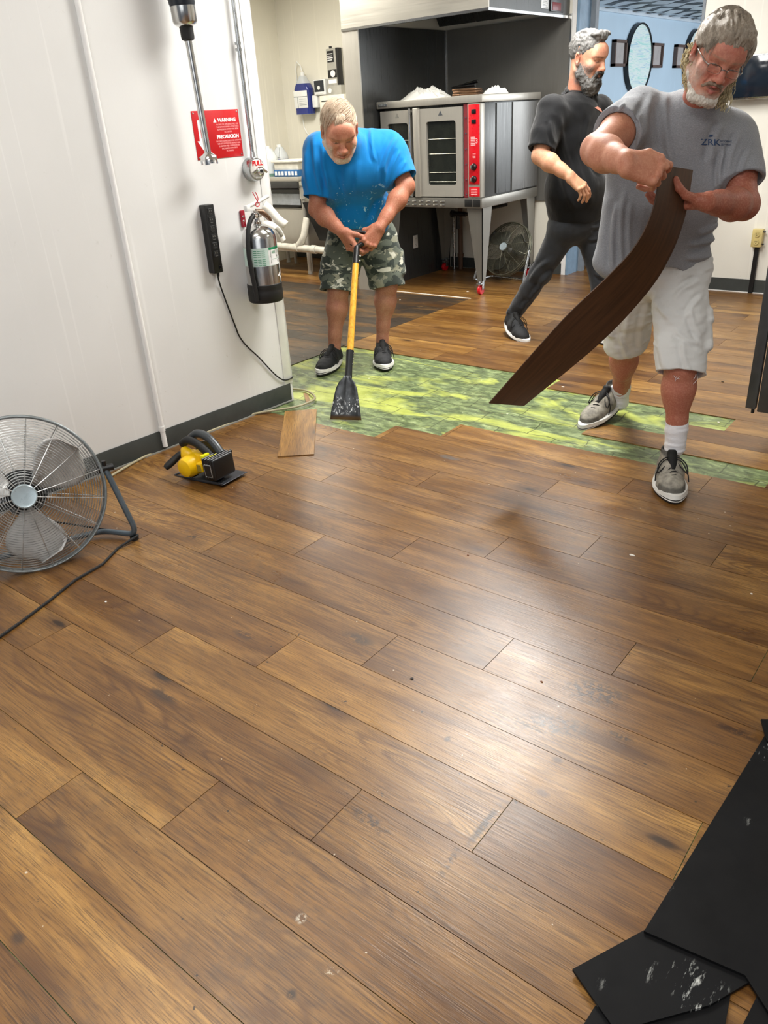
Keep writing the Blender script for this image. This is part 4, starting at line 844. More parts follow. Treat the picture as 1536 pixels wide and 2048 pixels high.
for k in range(4):
    a0 = k*math.pi/2+0.3; vs = []
    for i in range(6):
        a_ = a0+i*0.13
        for (r, h) in ((0.038, 0.013), (0.038, -0.004), (0.036, -0.004), (0.036, 0.013)): vs.append(BM_ @ Vector((r*math.cos(a_), r*math.sin(a_), h)))
    fs = []
    for i in range(5): fs += [(i*4+q, i*4+(q+1) % 4, (i+1)*4+(q+1) % 4, (i+1)*4+q) for q in range(4)]
    m.add(vs, fs+[(0, 3, 2, 1), (20, 21, 22, 23)])
part(m, 'blade_guard', 'chrome', ib, 50)
m = MB(); m.lathe([(0.006, 0.0), (0.006, 0.03)], BM_, 12); m.box((-0.024, -0.004, 0.004), (0.024, 0.004, 0.006), BM_); part(m, 'blade', 'chrome', ib)
m = MB(); m.lathe([(0.016, 0.475), (0.026, 0.480), (0.028, 0.490), (0.028, 0.523), (0.031, 0.53)], BM_, 28); part(m, 'coupling', 'black_rubber', ib, 40)
m = MB(); m.lathe([(0.030, 0.527), (0.045, 0.535), (0.051, 0.545), (0.052, 0.60), (0.0, 0.60)], BM_, 36, caps=True); part(m, 'motor_collar', 'steel_bright', ib, 35)
m = MB(); m.lathe([(0.051, 0.60), (0.054, 0.61), (0.055, 0.72), (0.050, 0.80), (0.035, 0.86), (0.020, 0.90)], BM_, 36); 
for k in range(4): m.lathe([(0.0550, 0.622+k*0.007), (0.0565, 0.6245+k*0.007), (0.0550, 0.627+k*0.007)], BM_, 36, caps=False)
mh = part(m, 'motor_housing', 'navy_plastic', ib, 35)
bxp = BM_ @ Matrix.Rotation(math.radians(-62), 4, 'Z') @ Matrix.Translation((0, 0, 0))
PB = BM_ @ Matrix.Rotation(math.radians(-80), 4, 'Z'); 
plm = Matrix(((PB[0][1], PB[0][2], PB[0][0], 0), (PB[1][1], PB[1][2], PB[1][0], 0), (PB[2][1], PB[2][2], PB[2][0], 0), (0, 0, 0, 1))); o_ = PB @ Vector((0.0555, 0, 0.672)); plm.translation = o_
m = MB(); m.rbox((-0.026, -0.016, -0.003), (0.026, 0.016, 0.002), 0.002, 2, plm); bp = part(m, 'name_plate', 'grey_ink', mh)
m = MB(); m.rbox((-0.023, -0.013, 0.0018), (0.023, 0.013, 0.0026), 0.0005, 1, plm); part(m, 'plate_field', 'black_ink', bp)
m = MB(); m.text('VARO', 0.017, plm @ Matrix.Translation((0, 0, 0.0028)), 0.0003, bold=0.0005); part(m, 'plate_lettering', 'white_ink', bp, 0)
hk = thing('wall_hook', 'metal hook holding up the stick blender on the left wall', 'hook', tuple(wp(-0.42, 2.14, 0.0)))
m = MB(); m.tube([wp(-0.436, 2.22, 0.0), wp(-0.436, 2.22, 0.08), wp(-0.436, 2.20, 0.10), wp(-0.4363, 2.13, 0.10)], 0.006, 8); m.rbox((-0.456, 2.17, 0.0), (-0.416, 2.27, 0.006), 0.002, 2, LM); part(m, 'hook', 'chrome', hk)
# ================================================================ fire extinguisher
ES, EO = -0.165, 0.098
fx = thing('fire_extinguisher', 'stainless steel fire extinguisher with black boot hung on the left wall', 'fire extinguisher', tuple(wp(ES, 0.60, EO)))
EM = frame(wp(ES, 0, EO), WT, WN*-1, UPV); EM = Matrix(((WT.x, -WN.x, 0, wp(ES, 0, EO).x), (WT.y, -WN.y, 0, wp(ES, 0, EO).y), (0, 0, 1, 0), (0, 0, 0, 1)))
# local: x along wall (away), y towards wall, z up;  angle -90deg = out of the wall
m = MB(); m.lathe([(0.0, 0.65), (0.083, 0.65), (0.0835, 0.66), (0.0835, 0.905), (0.080, 0.925), (0.068, 0.945), (0.045, 0.96), (0.022, 0.968), (0.018, 0.975), (0.0, 0.975)], EM, 56, caps=False); cy = part(m, 'cylinder', 'steel_bright', fx, 40)
m = MB(); m.lathe([(0, 0.603), (0.082, 0.603), (0.088, 0.612), (0.089, 0.655), (0.0865, 0.668), (0.0885, 0.674), (0.0875, 0.69), (0.0838, 0.692)], EM, 48, caps=False); part(m, 'boot', 'black_rubber', fx, 35)
m = MB(); m.lathe([(0.0842, 0.902), (0.0838, 0.9035)], EM, 48, caps=False)
def wrap(a0, a1, z0, z1, r, mat, nm, par, n=24):
    m = MB(); vs = []
    for i in range(n+1):
        a_ = math.radians(a0+(a1-a0)*i/n)
        for z in (z0, z1): vs.append(EM @ Vector((r*math.cos(a_), r*math.sin(a_), z)))
        for z in (z1, z0): vs.append(EM @ Vector(((r-0.0005)*math.cos(a_), (r-0.0005)*math.sin(a_), z)))
    fs = []
    for i in range(n): fs += [(i*4+q, i*4+(q+1) % 4, (i+1)*4+(q+1) % 4, (i+1)*4+q) for q in range(4)]
    m.add(vs, fs); return part(m, nm, mat, par, 60)
lb1 = wrap(-215, -12, 0.782, 0.868, 0.0843, 'mint_ink', 'label', fx, 40)
wrap(-105, -14, 0.784, 0.866, 0.0847, MATS['white_plastic'], 'instruction_field', lb1)
wrap(-103, -14, 0.856, 0.868, 0.0850, 'green_ink', 'green_band', lb1)
def onc(a_, z, r=0.0852):
    a_ = math.radians(a_); n_ = Vector((math.cos(a_), math.sin(a_), 0)); x_ = Vector((-math.sin(a_), math.cos(a_), 0))
    return EM @ Matrix(((x_.x, 0, n_.x, r*n_.x), (x_.y, 0, n_.y, r*n_.y), (0, 1, 0, z), (0, 0, 0, 1)))
m = MB()
for a_ in (-60, -46, -32): m.rbox((-0.007, -0.007, 0), (0.007, 0.007, 0.0003), 0.0001, 1, onc(a_, 0.800))
for a_ in (-66, -36, -24): m.rbox((-0.003, -0.005, 0), (0.003, 0.005, 0.0003), 0.0001, 1, onc(a_, 0.823))
part(m, 'pictograms', 'black_ink', lb1, 0)
m = MB()
for a_ in (-60, -46, -32): m.rbox((-0.004, -0.005, 0.0003), (0.005, 0.003, 0.0006), 0.0001, 1, onc(a_, 0.800))
part(m, 'pictogram_centres', 'white_ink', lb1, 0)
m = MB()
for k in range(11): m.text('PRECAUTION!'[k], 0.008, onc(-96, 0.862-k*0.0073), 0.0001)
part(m, 'vertical_lettering', 'black_ink', lb1, 0)
m = MB()
for k in range(3):
    m.box((-0.011, -0.001, 0), (0.011, 0.001, 0.0003), onc(-84, 0.849-k*0.005)); m.box((-0.011, -0.001, 0), (0.011, 0.001, 0.0003), onc(-50, 0.849-k*0.005))
for a_ in range(-88, -16, 8): m.box((-0.006, -0.0005, 0), (0.006, 0.0005, 0.0003), onc(a_, 0.812))
for k in range(8):
    for a_ in (-150, -136, -122): m.box((-0.009, -0.0012, 0), (0.008, 0.0012, 0.0003), onc(a_, 0.855-k*0.009-(0.004 if k > 3 else 0), 0.0848))
part(m, 'fine_print', MATS['green_ink'], lb1, 0)
# diamond badge
DMX = onc(-45, 0.728, 0.0845)
m = MB()
for sgn in (1,):
    for i in range(8):
        u0, u1 = -0.036+i*0.009, -0.036+(i+1)*0.009
        def hh(u): return 0.017*(1-abs(u)/0.036) if u > -0.036 else 0
        a0_, a1_ = -45+math.degrees(u0/0.0845), -45+math.degrees(u1/0.0845)
        P0, P1 = onc(a0_, 0.728, 0.0843), onc(a1_, 0.728, 0.0843)
        m.add([P0 @ Vector((0, -hh(u0), 0)), P1 @ Vector((0, -hh(u1), 0)), P1 @ Vector((0, hh(u1), 0)), P0 @ Vector((0, hh(u0), 0)), P0 @ Vector((0, -hh(u0), -0.001)), P1 @ Vector((0, -hh(u1), -0.001)), P1 @ Vector((0, hh(u1), -0.001)), P0 @ Vector((0, hh(u0), -0.001))],
              [(0, 1, 2, 3), (0, 4, 5, 1), (3, 2, 6, 7)])
db = part(m, 'diamond_badge', 'white_ink', fx, 0)
m = MB()
for k, ch in enumerate('AMEREX'): m.text(ch, 0.012, onc(-45+(k-2.5)*5.2, 0.728, 0.0848), 0.0002, bold=0.0004)
part(m, 'badge_lettering', 'black_ink', db, 0)
m = MB(); m.cyl(onc(-45, 0.739, 0.0846) @ Vector((0, 0, 0)), onc(-45, 0.739, 0.0846) @ Vector((0, 0, 0.0006)), 0.003); part(m, 'badge_dot', 'red_paint', db)
m = MB(); m.lathe([(0.018, 0.968), (0.022, 0.974), (0.022, 0.985), (0.015, 0.988), (0.015, 1.025), (0.010, 1.03)], EM, 20); m.rbox((-0.02, -0.014, 1.00), (0.024, 0.014, 1.035), 0.004, 2, EM); vv = part(m, 'valve', 'chrome', fx)
m = MB(); m.tube([EM @ Vector((-0.05, 0, 1.053)), EM @ Vector((-0.03, 0, 1.058)), EM @ Vector((0.03, -0.01, 1.075)), EM @ Vector((0.075, -0.02, 1.092))], 0.009, 8); m.rbox((-0.062, -0.012, 1.035), (-0.038, 0.012, 1.062), 0.003, 2, EM); part(m, 'lever', 'white_plastic', fx)
m = MB(); m.tube([EM @ Vector((0.0, 0, 1.03)), EM @ Vector((0.03, -0.01, 1.025)), EM @ Vector((0.06, -0.02, 1.00)), EM @ Vector((0.068, -0.024, 0.975))], [0.012, 0.014, 0.015, 0.009], 10); part(m, 'carry_handle', simple('brass_dark', '#7a5f4c', 0.35, 0.5), fx, 50)
m = MB(); m.tube(smooth_path([EM @ Vector((0.0, -0.01, 1.012)), EM @ Vector((-0.03, -0.016, 1.014)), EM @ Vector((-0.065, -0.022, 0.985)), EM @ Vector((-0.09, -0.028, 0.93)), EM @ Vector((-0.102, -0.030, 0.84)), EM @ Vector((-0.097, -0.032, 0.74)), EM @ Vector((-0.090, -0.034, 0.665)), EM @ Vector((-0.088, -0.034, 0.62))]), 0.0115, 12); part(m, 'hose', 'black_rubber', fx, 60)
m = MB(); m.cyl(EM @ Vector((-0.012, -0.012, 1.012)), EM @ Vector((-0.034, -0.017, 1.013)), 0.014); part(m, 'hose_fitting', 'chrome', fx)
def tag_sheet(pts, w, th, nm, mat, par, side):
    m = MB(); side = Vector(side).normalized(); vs = []
    P_ = smooth_path(pts, 5)
    for p in P_: vs += [p-side*w/2, p+side*w/2]
    n = len(P_); fs = [(2*i, 2*i+1, 2*i+3, 2*i+2) for i in range(n-1)]; m.add(vs, fs)
    o = part(m, nm, mat, par, 60); s_ = o.modifiers.new('s', 'SOLIDIFY'); s_.thickness = th; return o
E3 = lambda x, y, z: EM @ Vector((x, y, z))
sdv = (E3(0.8, 0.0, 0.6)-E3(0, 0, 0))
tag_sheet([E3(0.01, -0.055, 1.06), E3(0.04, -0.065, 1.03), E3(0.075, -0.075, 0.985), E3(0.115, -0.08, 0.955)], 0.046, 0.0006, 'service_tag', 'paper', fx, sdv)
tg2 = tag_sheet([E3(0.0, -0.05, 0.985), E3(0.02, -0.085, 0.968), E3(0.045, -0.10, 0.94), E3(0.065, -0.102, 0.90), E3(0.07, -0.10, 0.885)], 0.036, 0.0006, 'inspection_tag', 'paper', fx, E3(0.9, 0.1, 0.35)-E3(0, 0, 0))
tag_sheet([E3(0.030, -0.0925, 0.958), E3(0.045, -0.102, 0.94), E3(0.062, -0.1035, 0.91)], 0.024, 0.0007, 'tag_print', simple('tag_print', '#8d897c', 0.7), tg2, E3(0.9, 0.1, 0.35)-E3(0, 0, 0))
simple('red_tie', '#e0434f', 0.4)
m = MB(); m.tube(smooth_path([E3(0.0, -0.02, 1.07), E3(-0.01, -0.03, 1.085), E3(-0.03, -0.03, 1.12)]), 0.0022, 6); m.tube(smooth_path([E3(0.0, -0.02, 1.07), E3(0.0, -0.03, 1.09), E3(-0.015, -0.035, 1.118)]), 0.0022, 6); m.tube([E3(0.012*math.cos(a_), -0.02, 1.062+0.010*math.sin(a_)) for a_ in [i*math.pi/6 for i in range(12)]], 0.0025, 6, closed=True); part(m, 'security_tie', 'red_tie', fx, 60)
br_ = thing('wall_bracket', 'small red bracket screwed to the wall beside the extinguisher hose', 'bracket', tuple(wp(-0.174, 0.96, 0)))
m = MB(); m.rbox((-0.188, 0.955, 0.0), (-0.160, 1.035, 0.012), 0.005, 2, LM); part(m, 'plate', simple('red_dark', '#8e1026', 0.3), br_)
for z in (0.985, 1.005): m = MB(); m.lathe([(0, 0), (0.006, 0), (0.004, 0.003), (0, 0.003)], L(-0.174, z, 0.012), 12, caps=False); part(m, 'screw', 'chrome', br_)
# ================================================================ cable along the wall, loose boards
simple('beige_cable', '#a59c7c', 0.45, noise=0.1)
cps = [(215, 956), (262, 928), (300, 908), (345, 888), (380, 874), (420, 862), (455, 848), (500, 830), (540, 822), (585, 815), (610, 808), (630, 797), (622, 786), (606, 780), (575, 777)]
m = MB(); m.tube(smooth_path([onz(px, py, 0.0065 if i < 8 or i > 12 else 0.012) for i, (px, py) in enumerate(cps)], 5), 0.0062, 8); 
solo(m, 'extension_cable', 'beige_cable', 'beige cable running along the foot of the left wall to the green patch', 'cable', 60)
m = MB(); p = onz(330, 893, 0.01); m.lathe([(0, 0), (0.007, 0), (0.005, 0.008), (0, 0.01)], Matrix.Translation((onz(322, 896, 0).x, onz(322, 896, 0).y, 0)), 10, caps=False)
def board(name, label, corners, z, th, mat, cat='floor board', u0=0.0):
    'corners: 4 ground points; own uv so the grain runs along it'
    vs = [Vector((c[0], c[1], z)) for c in corners]+[Vector((c[0], c[1], z+th)) for c in corners]
    c0 = sum(vs[:4], Vector())/4; vs = [v-c0 for v in vs]; Lx = (vs[1]-vs[0]).length; Ly = (vs[3]-vs[0]).length
    fs = [(0, 3, 2, 1), (4, 5, 6, 7), (0, 1, 5, 4), (1, 2, 6, 5), (2, 3, 7, 6), (3, 0, 4, 7)]
    me = bpy.data.meshes.new(name); me.from_pydata(vs, [], fs); uvv = [(0, 0), (Lx, 0), (Lx, Ly), (0, Ly)]*2
    ul = me.uv_layers.new(name='UVMap'); ul.data.foreach_set('uv', [a+u0 for f in fs for i in f for a in uvv[i]])
    at = me.attributes.new('rnd', 'FLOAT_VECTOR', 'CORNER'); at.data.foreach_set('vector', [0.3+u0, 0.7, 0.9]*24)
    me.materials.append(MATS[mat]); o = bpy.data.objects.new(name, me); COL.objects.link(o); o.location = c0; o['label'] = label; o['category'] = cat; return o
A_, B_ = Vector((-2.558, 2.316, 0)), Vector((-2.426, 2.428, 0)); d_ = (Vector((-2.971, 2.786, 0))-A_).normalized()
board('floor_board', 'loose light oak board lying across the planks below the cable', [A_, A_+d_*0.64, B_+d_*0.64, B_], 0.0008, 0.005, 'plank_loose', u0=0.4)
A_, B_ = onz(607, 786), onz(616, 787); C_, D_ = onz(621, 803), onz(612, 804)
board('wood_strip', 'short narrow wooden strip standing out of the cable loop', [A_, D_, C_, B_], -0.004, 0.004, 'plank_loose', 'wood strip', u0=0.9)
# ================================================================ circular saw
SA, SB_, SC_ = onz(446, 977), onz(344, 950), onz(487, 931)
sxv = (SA-SB_); sxv.z = 0; sxv.normalize(); syv = Vector((-sxv.y, sxv.x, 0))
if (SC_-SA).dot(syv) < 0: syv = -syv
sw = thing('circular_saw', 'yellow and black cordless circular saw resting on the floor', 'saw', (SA.x-sxv.x*0.15, SA.y-sxv.y*0.15, 0))
SM = Matrix(((sxv.x, syv.x, 0, SA.x), (sxv.y, syv.y, 0, SA.y), (0, 0, 1, 0.004), (0, 0, 0, 1))) @ Matrix.Rotation(math.radians(-4), 4, 'Y')
SM = SM @ Matrix.Translation((0, 0, 0.002))
# local x: 0 = rear (battery end) ... -0.31 = front ; y: 0 near camera side ... 0.15 ; z up
m = MB(); m.rbox((-0.30, 0.0, 0.006), (0.0, 0.16, 0.010), 0.001, 1, SM); m.rbox((-0.30, 0.0, 0.006), (0.0, 0.006, 0.018), 0.001, 1, SM); m.rbox((-0.305, 0.0, 0.006), (-0.298, 0.16, 0.022), 0.001, 1, SM); part(m, 'base_plate', simple('saw_plate', '#3b3e44', 0.4, 0.4), sw)
m = MB()
def sph(m, c, r, M, seg=20):
    pr = [(r[0]*math.sin(math.pi*i/12), -math.cos(math.pi*i/12)) for i in range(13)]; vs = []
    for i in range(13):
        for k in range(seg):
            a_ = 2*math.pi*k/seg; vs.append(M @ Vector((c[0]+r[0]*math.sin(math.pi*i/12)*math.cos(a_), c[1]+r[1]*math.sin(math.pi*i/12)*math.sin(a_), c[2]-r[2]*math.cos(math.pi*i/12))))
    fs = [(i*seg+k, i*seg+(k+1) % seg, (i+1)*seg+(k+1) % seg, (i+1)*seg+k) for i in range(12) for k in range(seg)]; m.add(vs, fs)
# motor: drum whose axis points to the camera side
MMt = SM @ Matrix(((1, 0, 0, -0.190), (0, 0, -1, 0.075), (0, 1, 0, 0.075), (0, 0, 0, 1)))
m.lathe([(0, 0.115), (0.024, 0.115), (0.040, 0.105), (0.047, 0.085), (0.050, 0.04), (0.052, 0.0), (0.052, -0.03), (0, -0.03)], MMt, 32, caps=False)
m.rbox((-0.24, 0.03, 0.075), (-0.10, 0.085, 0.125), 0.012, 3, SM)
part(m, 'motor_housing', 'yellow_tool', sw)
m = MB()
for k in range(7):
    a_ = math.radians(200+k*14)
    for h0 in (0.058,):
        c_, s_ = math.cos(a_), math.sin(a_); m.tube([MMt @ Vector((0.0525*c_, 0.0525*s_, 0.045)), MMt @ Vector((0.050*c_, 0.050*s_, 0.082))], 0.0026, 6)
part(m, 'motor_vents', 'black_ink', sw)
m = MB(); m.rbox((-0.137, -0.005, 0.055), (-0.103, 0.075, 0.10), 0.008, 2, SM); part(m, 'rear_housing', 'yellow_tool', sw)
m = MB(); m.rbox((-0.133, -0.0065, 0.060), (-0.107, -0.004, 0.092), 0.001, 1, SM); part(m, 'rating_label', simple('label_olive', '#8b7a2a', 0.5), sw)
# blade guard behind
m = MB(); GMt = SM @ Matrix(((1, 0, 0, -0.175), (0, 0, -1, 0.125), (0, 1, 0, 0.075), (0, 0, 0, 1)))
pts = [(0.082*math.cos(math.radians(a_)), 0.082*math.sin(math.radians(a_))) for a_ in range(-25, 206, 11)]
m.prism(pts, -0.015, 0.018, 2, GMt); part(m, 'blade_guard', simple('guard_grey', '#43474a', 0.35, 0.3), sw)
m = MB(); m.lathe([(0.0, -0.001), (0.073, -0.001), (0.073, 0.001), (0.0, 0.001)], GMt, 48, caps=False); part(m, 'saw_blade', 'chrome_worn', sw)
m = MB(); m.tube([SM @ Vector((-0.255, 0.05, 0.135)), SM @ Vector((-0.235, 0.04, 0.115)), SM @ Vector((-0.215, 0.05, 0.10))], [0.018, 0.032, 0.03], 12); part(m, 'front_housing', 'yellow_tool', sw, 60)
m = MB(); m.tube(smooth_path([SM @ Vector(p) for p in ((-0.265, 0.055, 0.155), (-0.225, 0.055, 0.175), (-0.17, 0.055, 0.165), (-0.12, 0.055, 0.135), (-0.085, 0.055, 0.105))]), 0.0185, 14); part(m, 'main_handle', 'black_rubber', sw, 60)
m = MB(); m.tube(smooth_path([SM @ Vector(p) for p in ((-0.250, 0.085, 0.165), (-0.200, 0.095, 0.195), (-0.14, 0.095, 0.185), (-0.09, 0.09, 0.15), (-0.06, 0.085, 0.12))]), 0.019, 14); part(m, 'upper_handle', MATS['guard_grey'], sw, 60)
m = MB(); m.tube(smooth_path([SM @ Vector(p) for p in ((-0.250, 0.07, 0.09), (-0.285, 0.05, 0.105), (-0.300, 0.01, 0.085), (-0.318, -0.03, 0.062))]), [0.012, 0.012, 0.012, 0.013, 0.013, 0.014, 0.014, 0.015, 0.015, 0.016, 0.016, 0.0165, 0.017, 0.017, 0.017, 0.017, 0.016, 0.015, 0.012], 12); part(m, 'side_handle', 'black_rubber', sw, 60)
m = MB(); m.rbox((-0.088, -0.012, 0.028), (-0.018, 0.115, 0.125), 0.010, 3, SM)
for k in range(4): m.rbox((-0.084+k*0.016, -0.014, 0.035), (-0.078+k*0.016, 0.117, 0.128), 0.002, 1, SM)
bt = part(m, 'battery', 'black_plastic', sw)
m = MB(); m.rbox((-0.075, -0.016, 0.045), (-0.032, -0.0125, 0.105), 0.003, 1, SM); part(m, 'battery_frame', 'chrome_worn', bt)
m = MB(); m.rbox((-0.071, -0.018, 0.049), (-0.036, -0.0145, 0.101), 0.003, 1, SM); part(m, 'battery_recess', 'black_ink', bt)
m = MB(); m.rbox((-0.105, 0.00, 0.118), (-0.088, 0.045, 0.136), 0.005, 2, SM); part(m, 'release_button', simple('lime', '#e6e11a', 0.35), bt)
m = MB(); m.rbox((-0.066, 0.018, 0.1275), (-0.056, 0.03, 0.1295), 0.001, 1, SM); m.rbox((-0.064, 0.034, 0.1275), (-0.060, 0.06, 0.1292), 0.001, 1, SM); part(m, 'battery_print', MATS['lime'], bt)
m = MB(); m.cyl(SM @ Vector((-0.05, 0.118, 0.11)), SM @ Vector((-0.05, 0.135, 0.115)), 0.008); m.cyl(SM @ Vector((-0.03, 0.02, 0.01)), SM @ Vector((-0.03, 0.02, 0.02)), 0.008); part(m, 'adjust_knob', 'black_plastic', sw)
# ================================================================ upturned black boards, lower right
t = NT('board_back'); ob = t.coord('Object')
s1 = t.ramp(t.noise(t.mapping(ob, (40, 11, 1), rot=(0, 0, 0.5)), 1.7, 5, 0.75), [(0.56, 0.0), (0.66, 0.9)])
s2 = t.ramp(t.noise(ob, 5.5, 3, 0.6), [(0.54, 0.0), (0.63, 1.0)])
c = t.mix(t.math('MULTIPLY', s1, s2), t.ramp(t.noise(ob, 5, 5), [(0.3, srgb('#040405')), (0.7, srgb('#0c0d0f'))]), srgb('#b9bbb6'))
t.set(Base_Color=c, Roughness=t.ramp(t.noise(ob, 12, 4), [(0.3, 0.50), (0.7, 0.72)]), Specular_IOR_Level=0.18)
def bb(label, px4, z, th=0.006, par=None):
    pts = [onz(px, py, z+th) for px, py in px4]; c0 = sum(pts, Vector())/len(pts); n = len(pts)
    # keep the winding anticlockwise seen from above
    ar_ = sum(pts[i].x*pts[(i+1) % n].y-pts[(i+1) % n].x*pts[i].y for i in range(n))
    if ar_ < 0: pts = pts[::-1]
    m = MB(); m.prism([(p.x, p.y) for p in pts], z, z+th)
    return solo(m, 'floor_board', 'board_back', label, 'floor board', 20, 'upturned black-backed boards')
bb('black-backed board lying flat at the bottom of the pile, its corner low in the frame', [(1165, 2052), (1190, 2012), (1262, 1960), (1470, 1940), (1450, 2052), (1440, 2200), (1120, 2200)], 0.0005)
bb('black-backed board whose corner points left over the oak floor', [(1145, 1938), (1292, 1858), (1500, 1760), (1640, 1880), (1420, 2010), (1232, 2062)], 0.0075)
bb('long black-backed board reaching up the right edge of the frame', [(1288, 1862), (1530, 1470), (1640, 1300), (1900, 1500), (1560, 2060), (1490, 1950)], 0.014)
bb('black-backed board just entering at the lower right corner', [(1530, 1960), (1640, 1850), (1900, 2060), (1700, 2300), (1480, 2060)], 0.0075)
bb('small black-backed corner sticking out higher on the right edge', [(1522, 1438), (1700, 1440), (1700, 1560), (1534, 1482)], 0.0215)
# ================================================================ crumbs on the floor
simple('crumb_white', '#e9e4d8', 0.6); simple('crumb_dark', '#20160f', 0.7); simple('crumb_brown', '#7a4a2a', 0.7)
def chip(px, py, r, mat, label, seed):
    rg = random.Random(seed); c = onz(px, py, 0); n = 7; k = rg.uniform(0.4, 0.9); a0 = rg.uniform(0, 3)
    pts = [(c.x+r*math.cos(2*math.pi*i/n+a0)*rg.uniform(.7, 1), c.y+r*k*math.sin(2*math.pi*i/n+a0)*rg.uniform(.7, 1)) for i in range(n)]
    m = MB(); m.prism(pts, 0.0003, 0.0025); solo(m, 'debris_chip', mat, label, 'debris')
chip(1264, 1111, 0.012, 'crumb_white', 'oval white chip lying on the planks below the man in grey', 1)
chip(824, 1358, 0.006, 'crumb_dark', 'dark crumb on the shiny part of the floor, centre left', 2)
chip(1083, 1364, 0.005, 'crumb_brown', 'reddish crumb right of the floor shine', 3)
chip(936, 1111, 0.005, 'crumb_brown', 'tan crumb on the planks near the middle of the floor', 4)
chip(1503, 1188, 0.004, 'crumb_white', 'tiny white chip near the right edge of the floor', 5)
chip(212, 1204, 0.005, 'crumb_white', 'pale chip beside the black fan cord', 6)
chip(1437, 845, 0.008, 'crumb_white', 'pale chip on the board beside the exposed green strip', 7)
chip(1445, 764, 0.010, 'crumb_dark', 'dark fleck behind the right leg of the man in grey', 8)
chip(1126, 774, 0.010, 'crumb_white', 'pale chip at the back edge of the green patch', 9)
chip(935, 583, 0.014, 'crumb_white', 'pale chip in front of the red oven caster', 10)
chip(800, 600, 0.012, 'crumb_white', 'pale chip beside the shorts of the man in blue', 11)
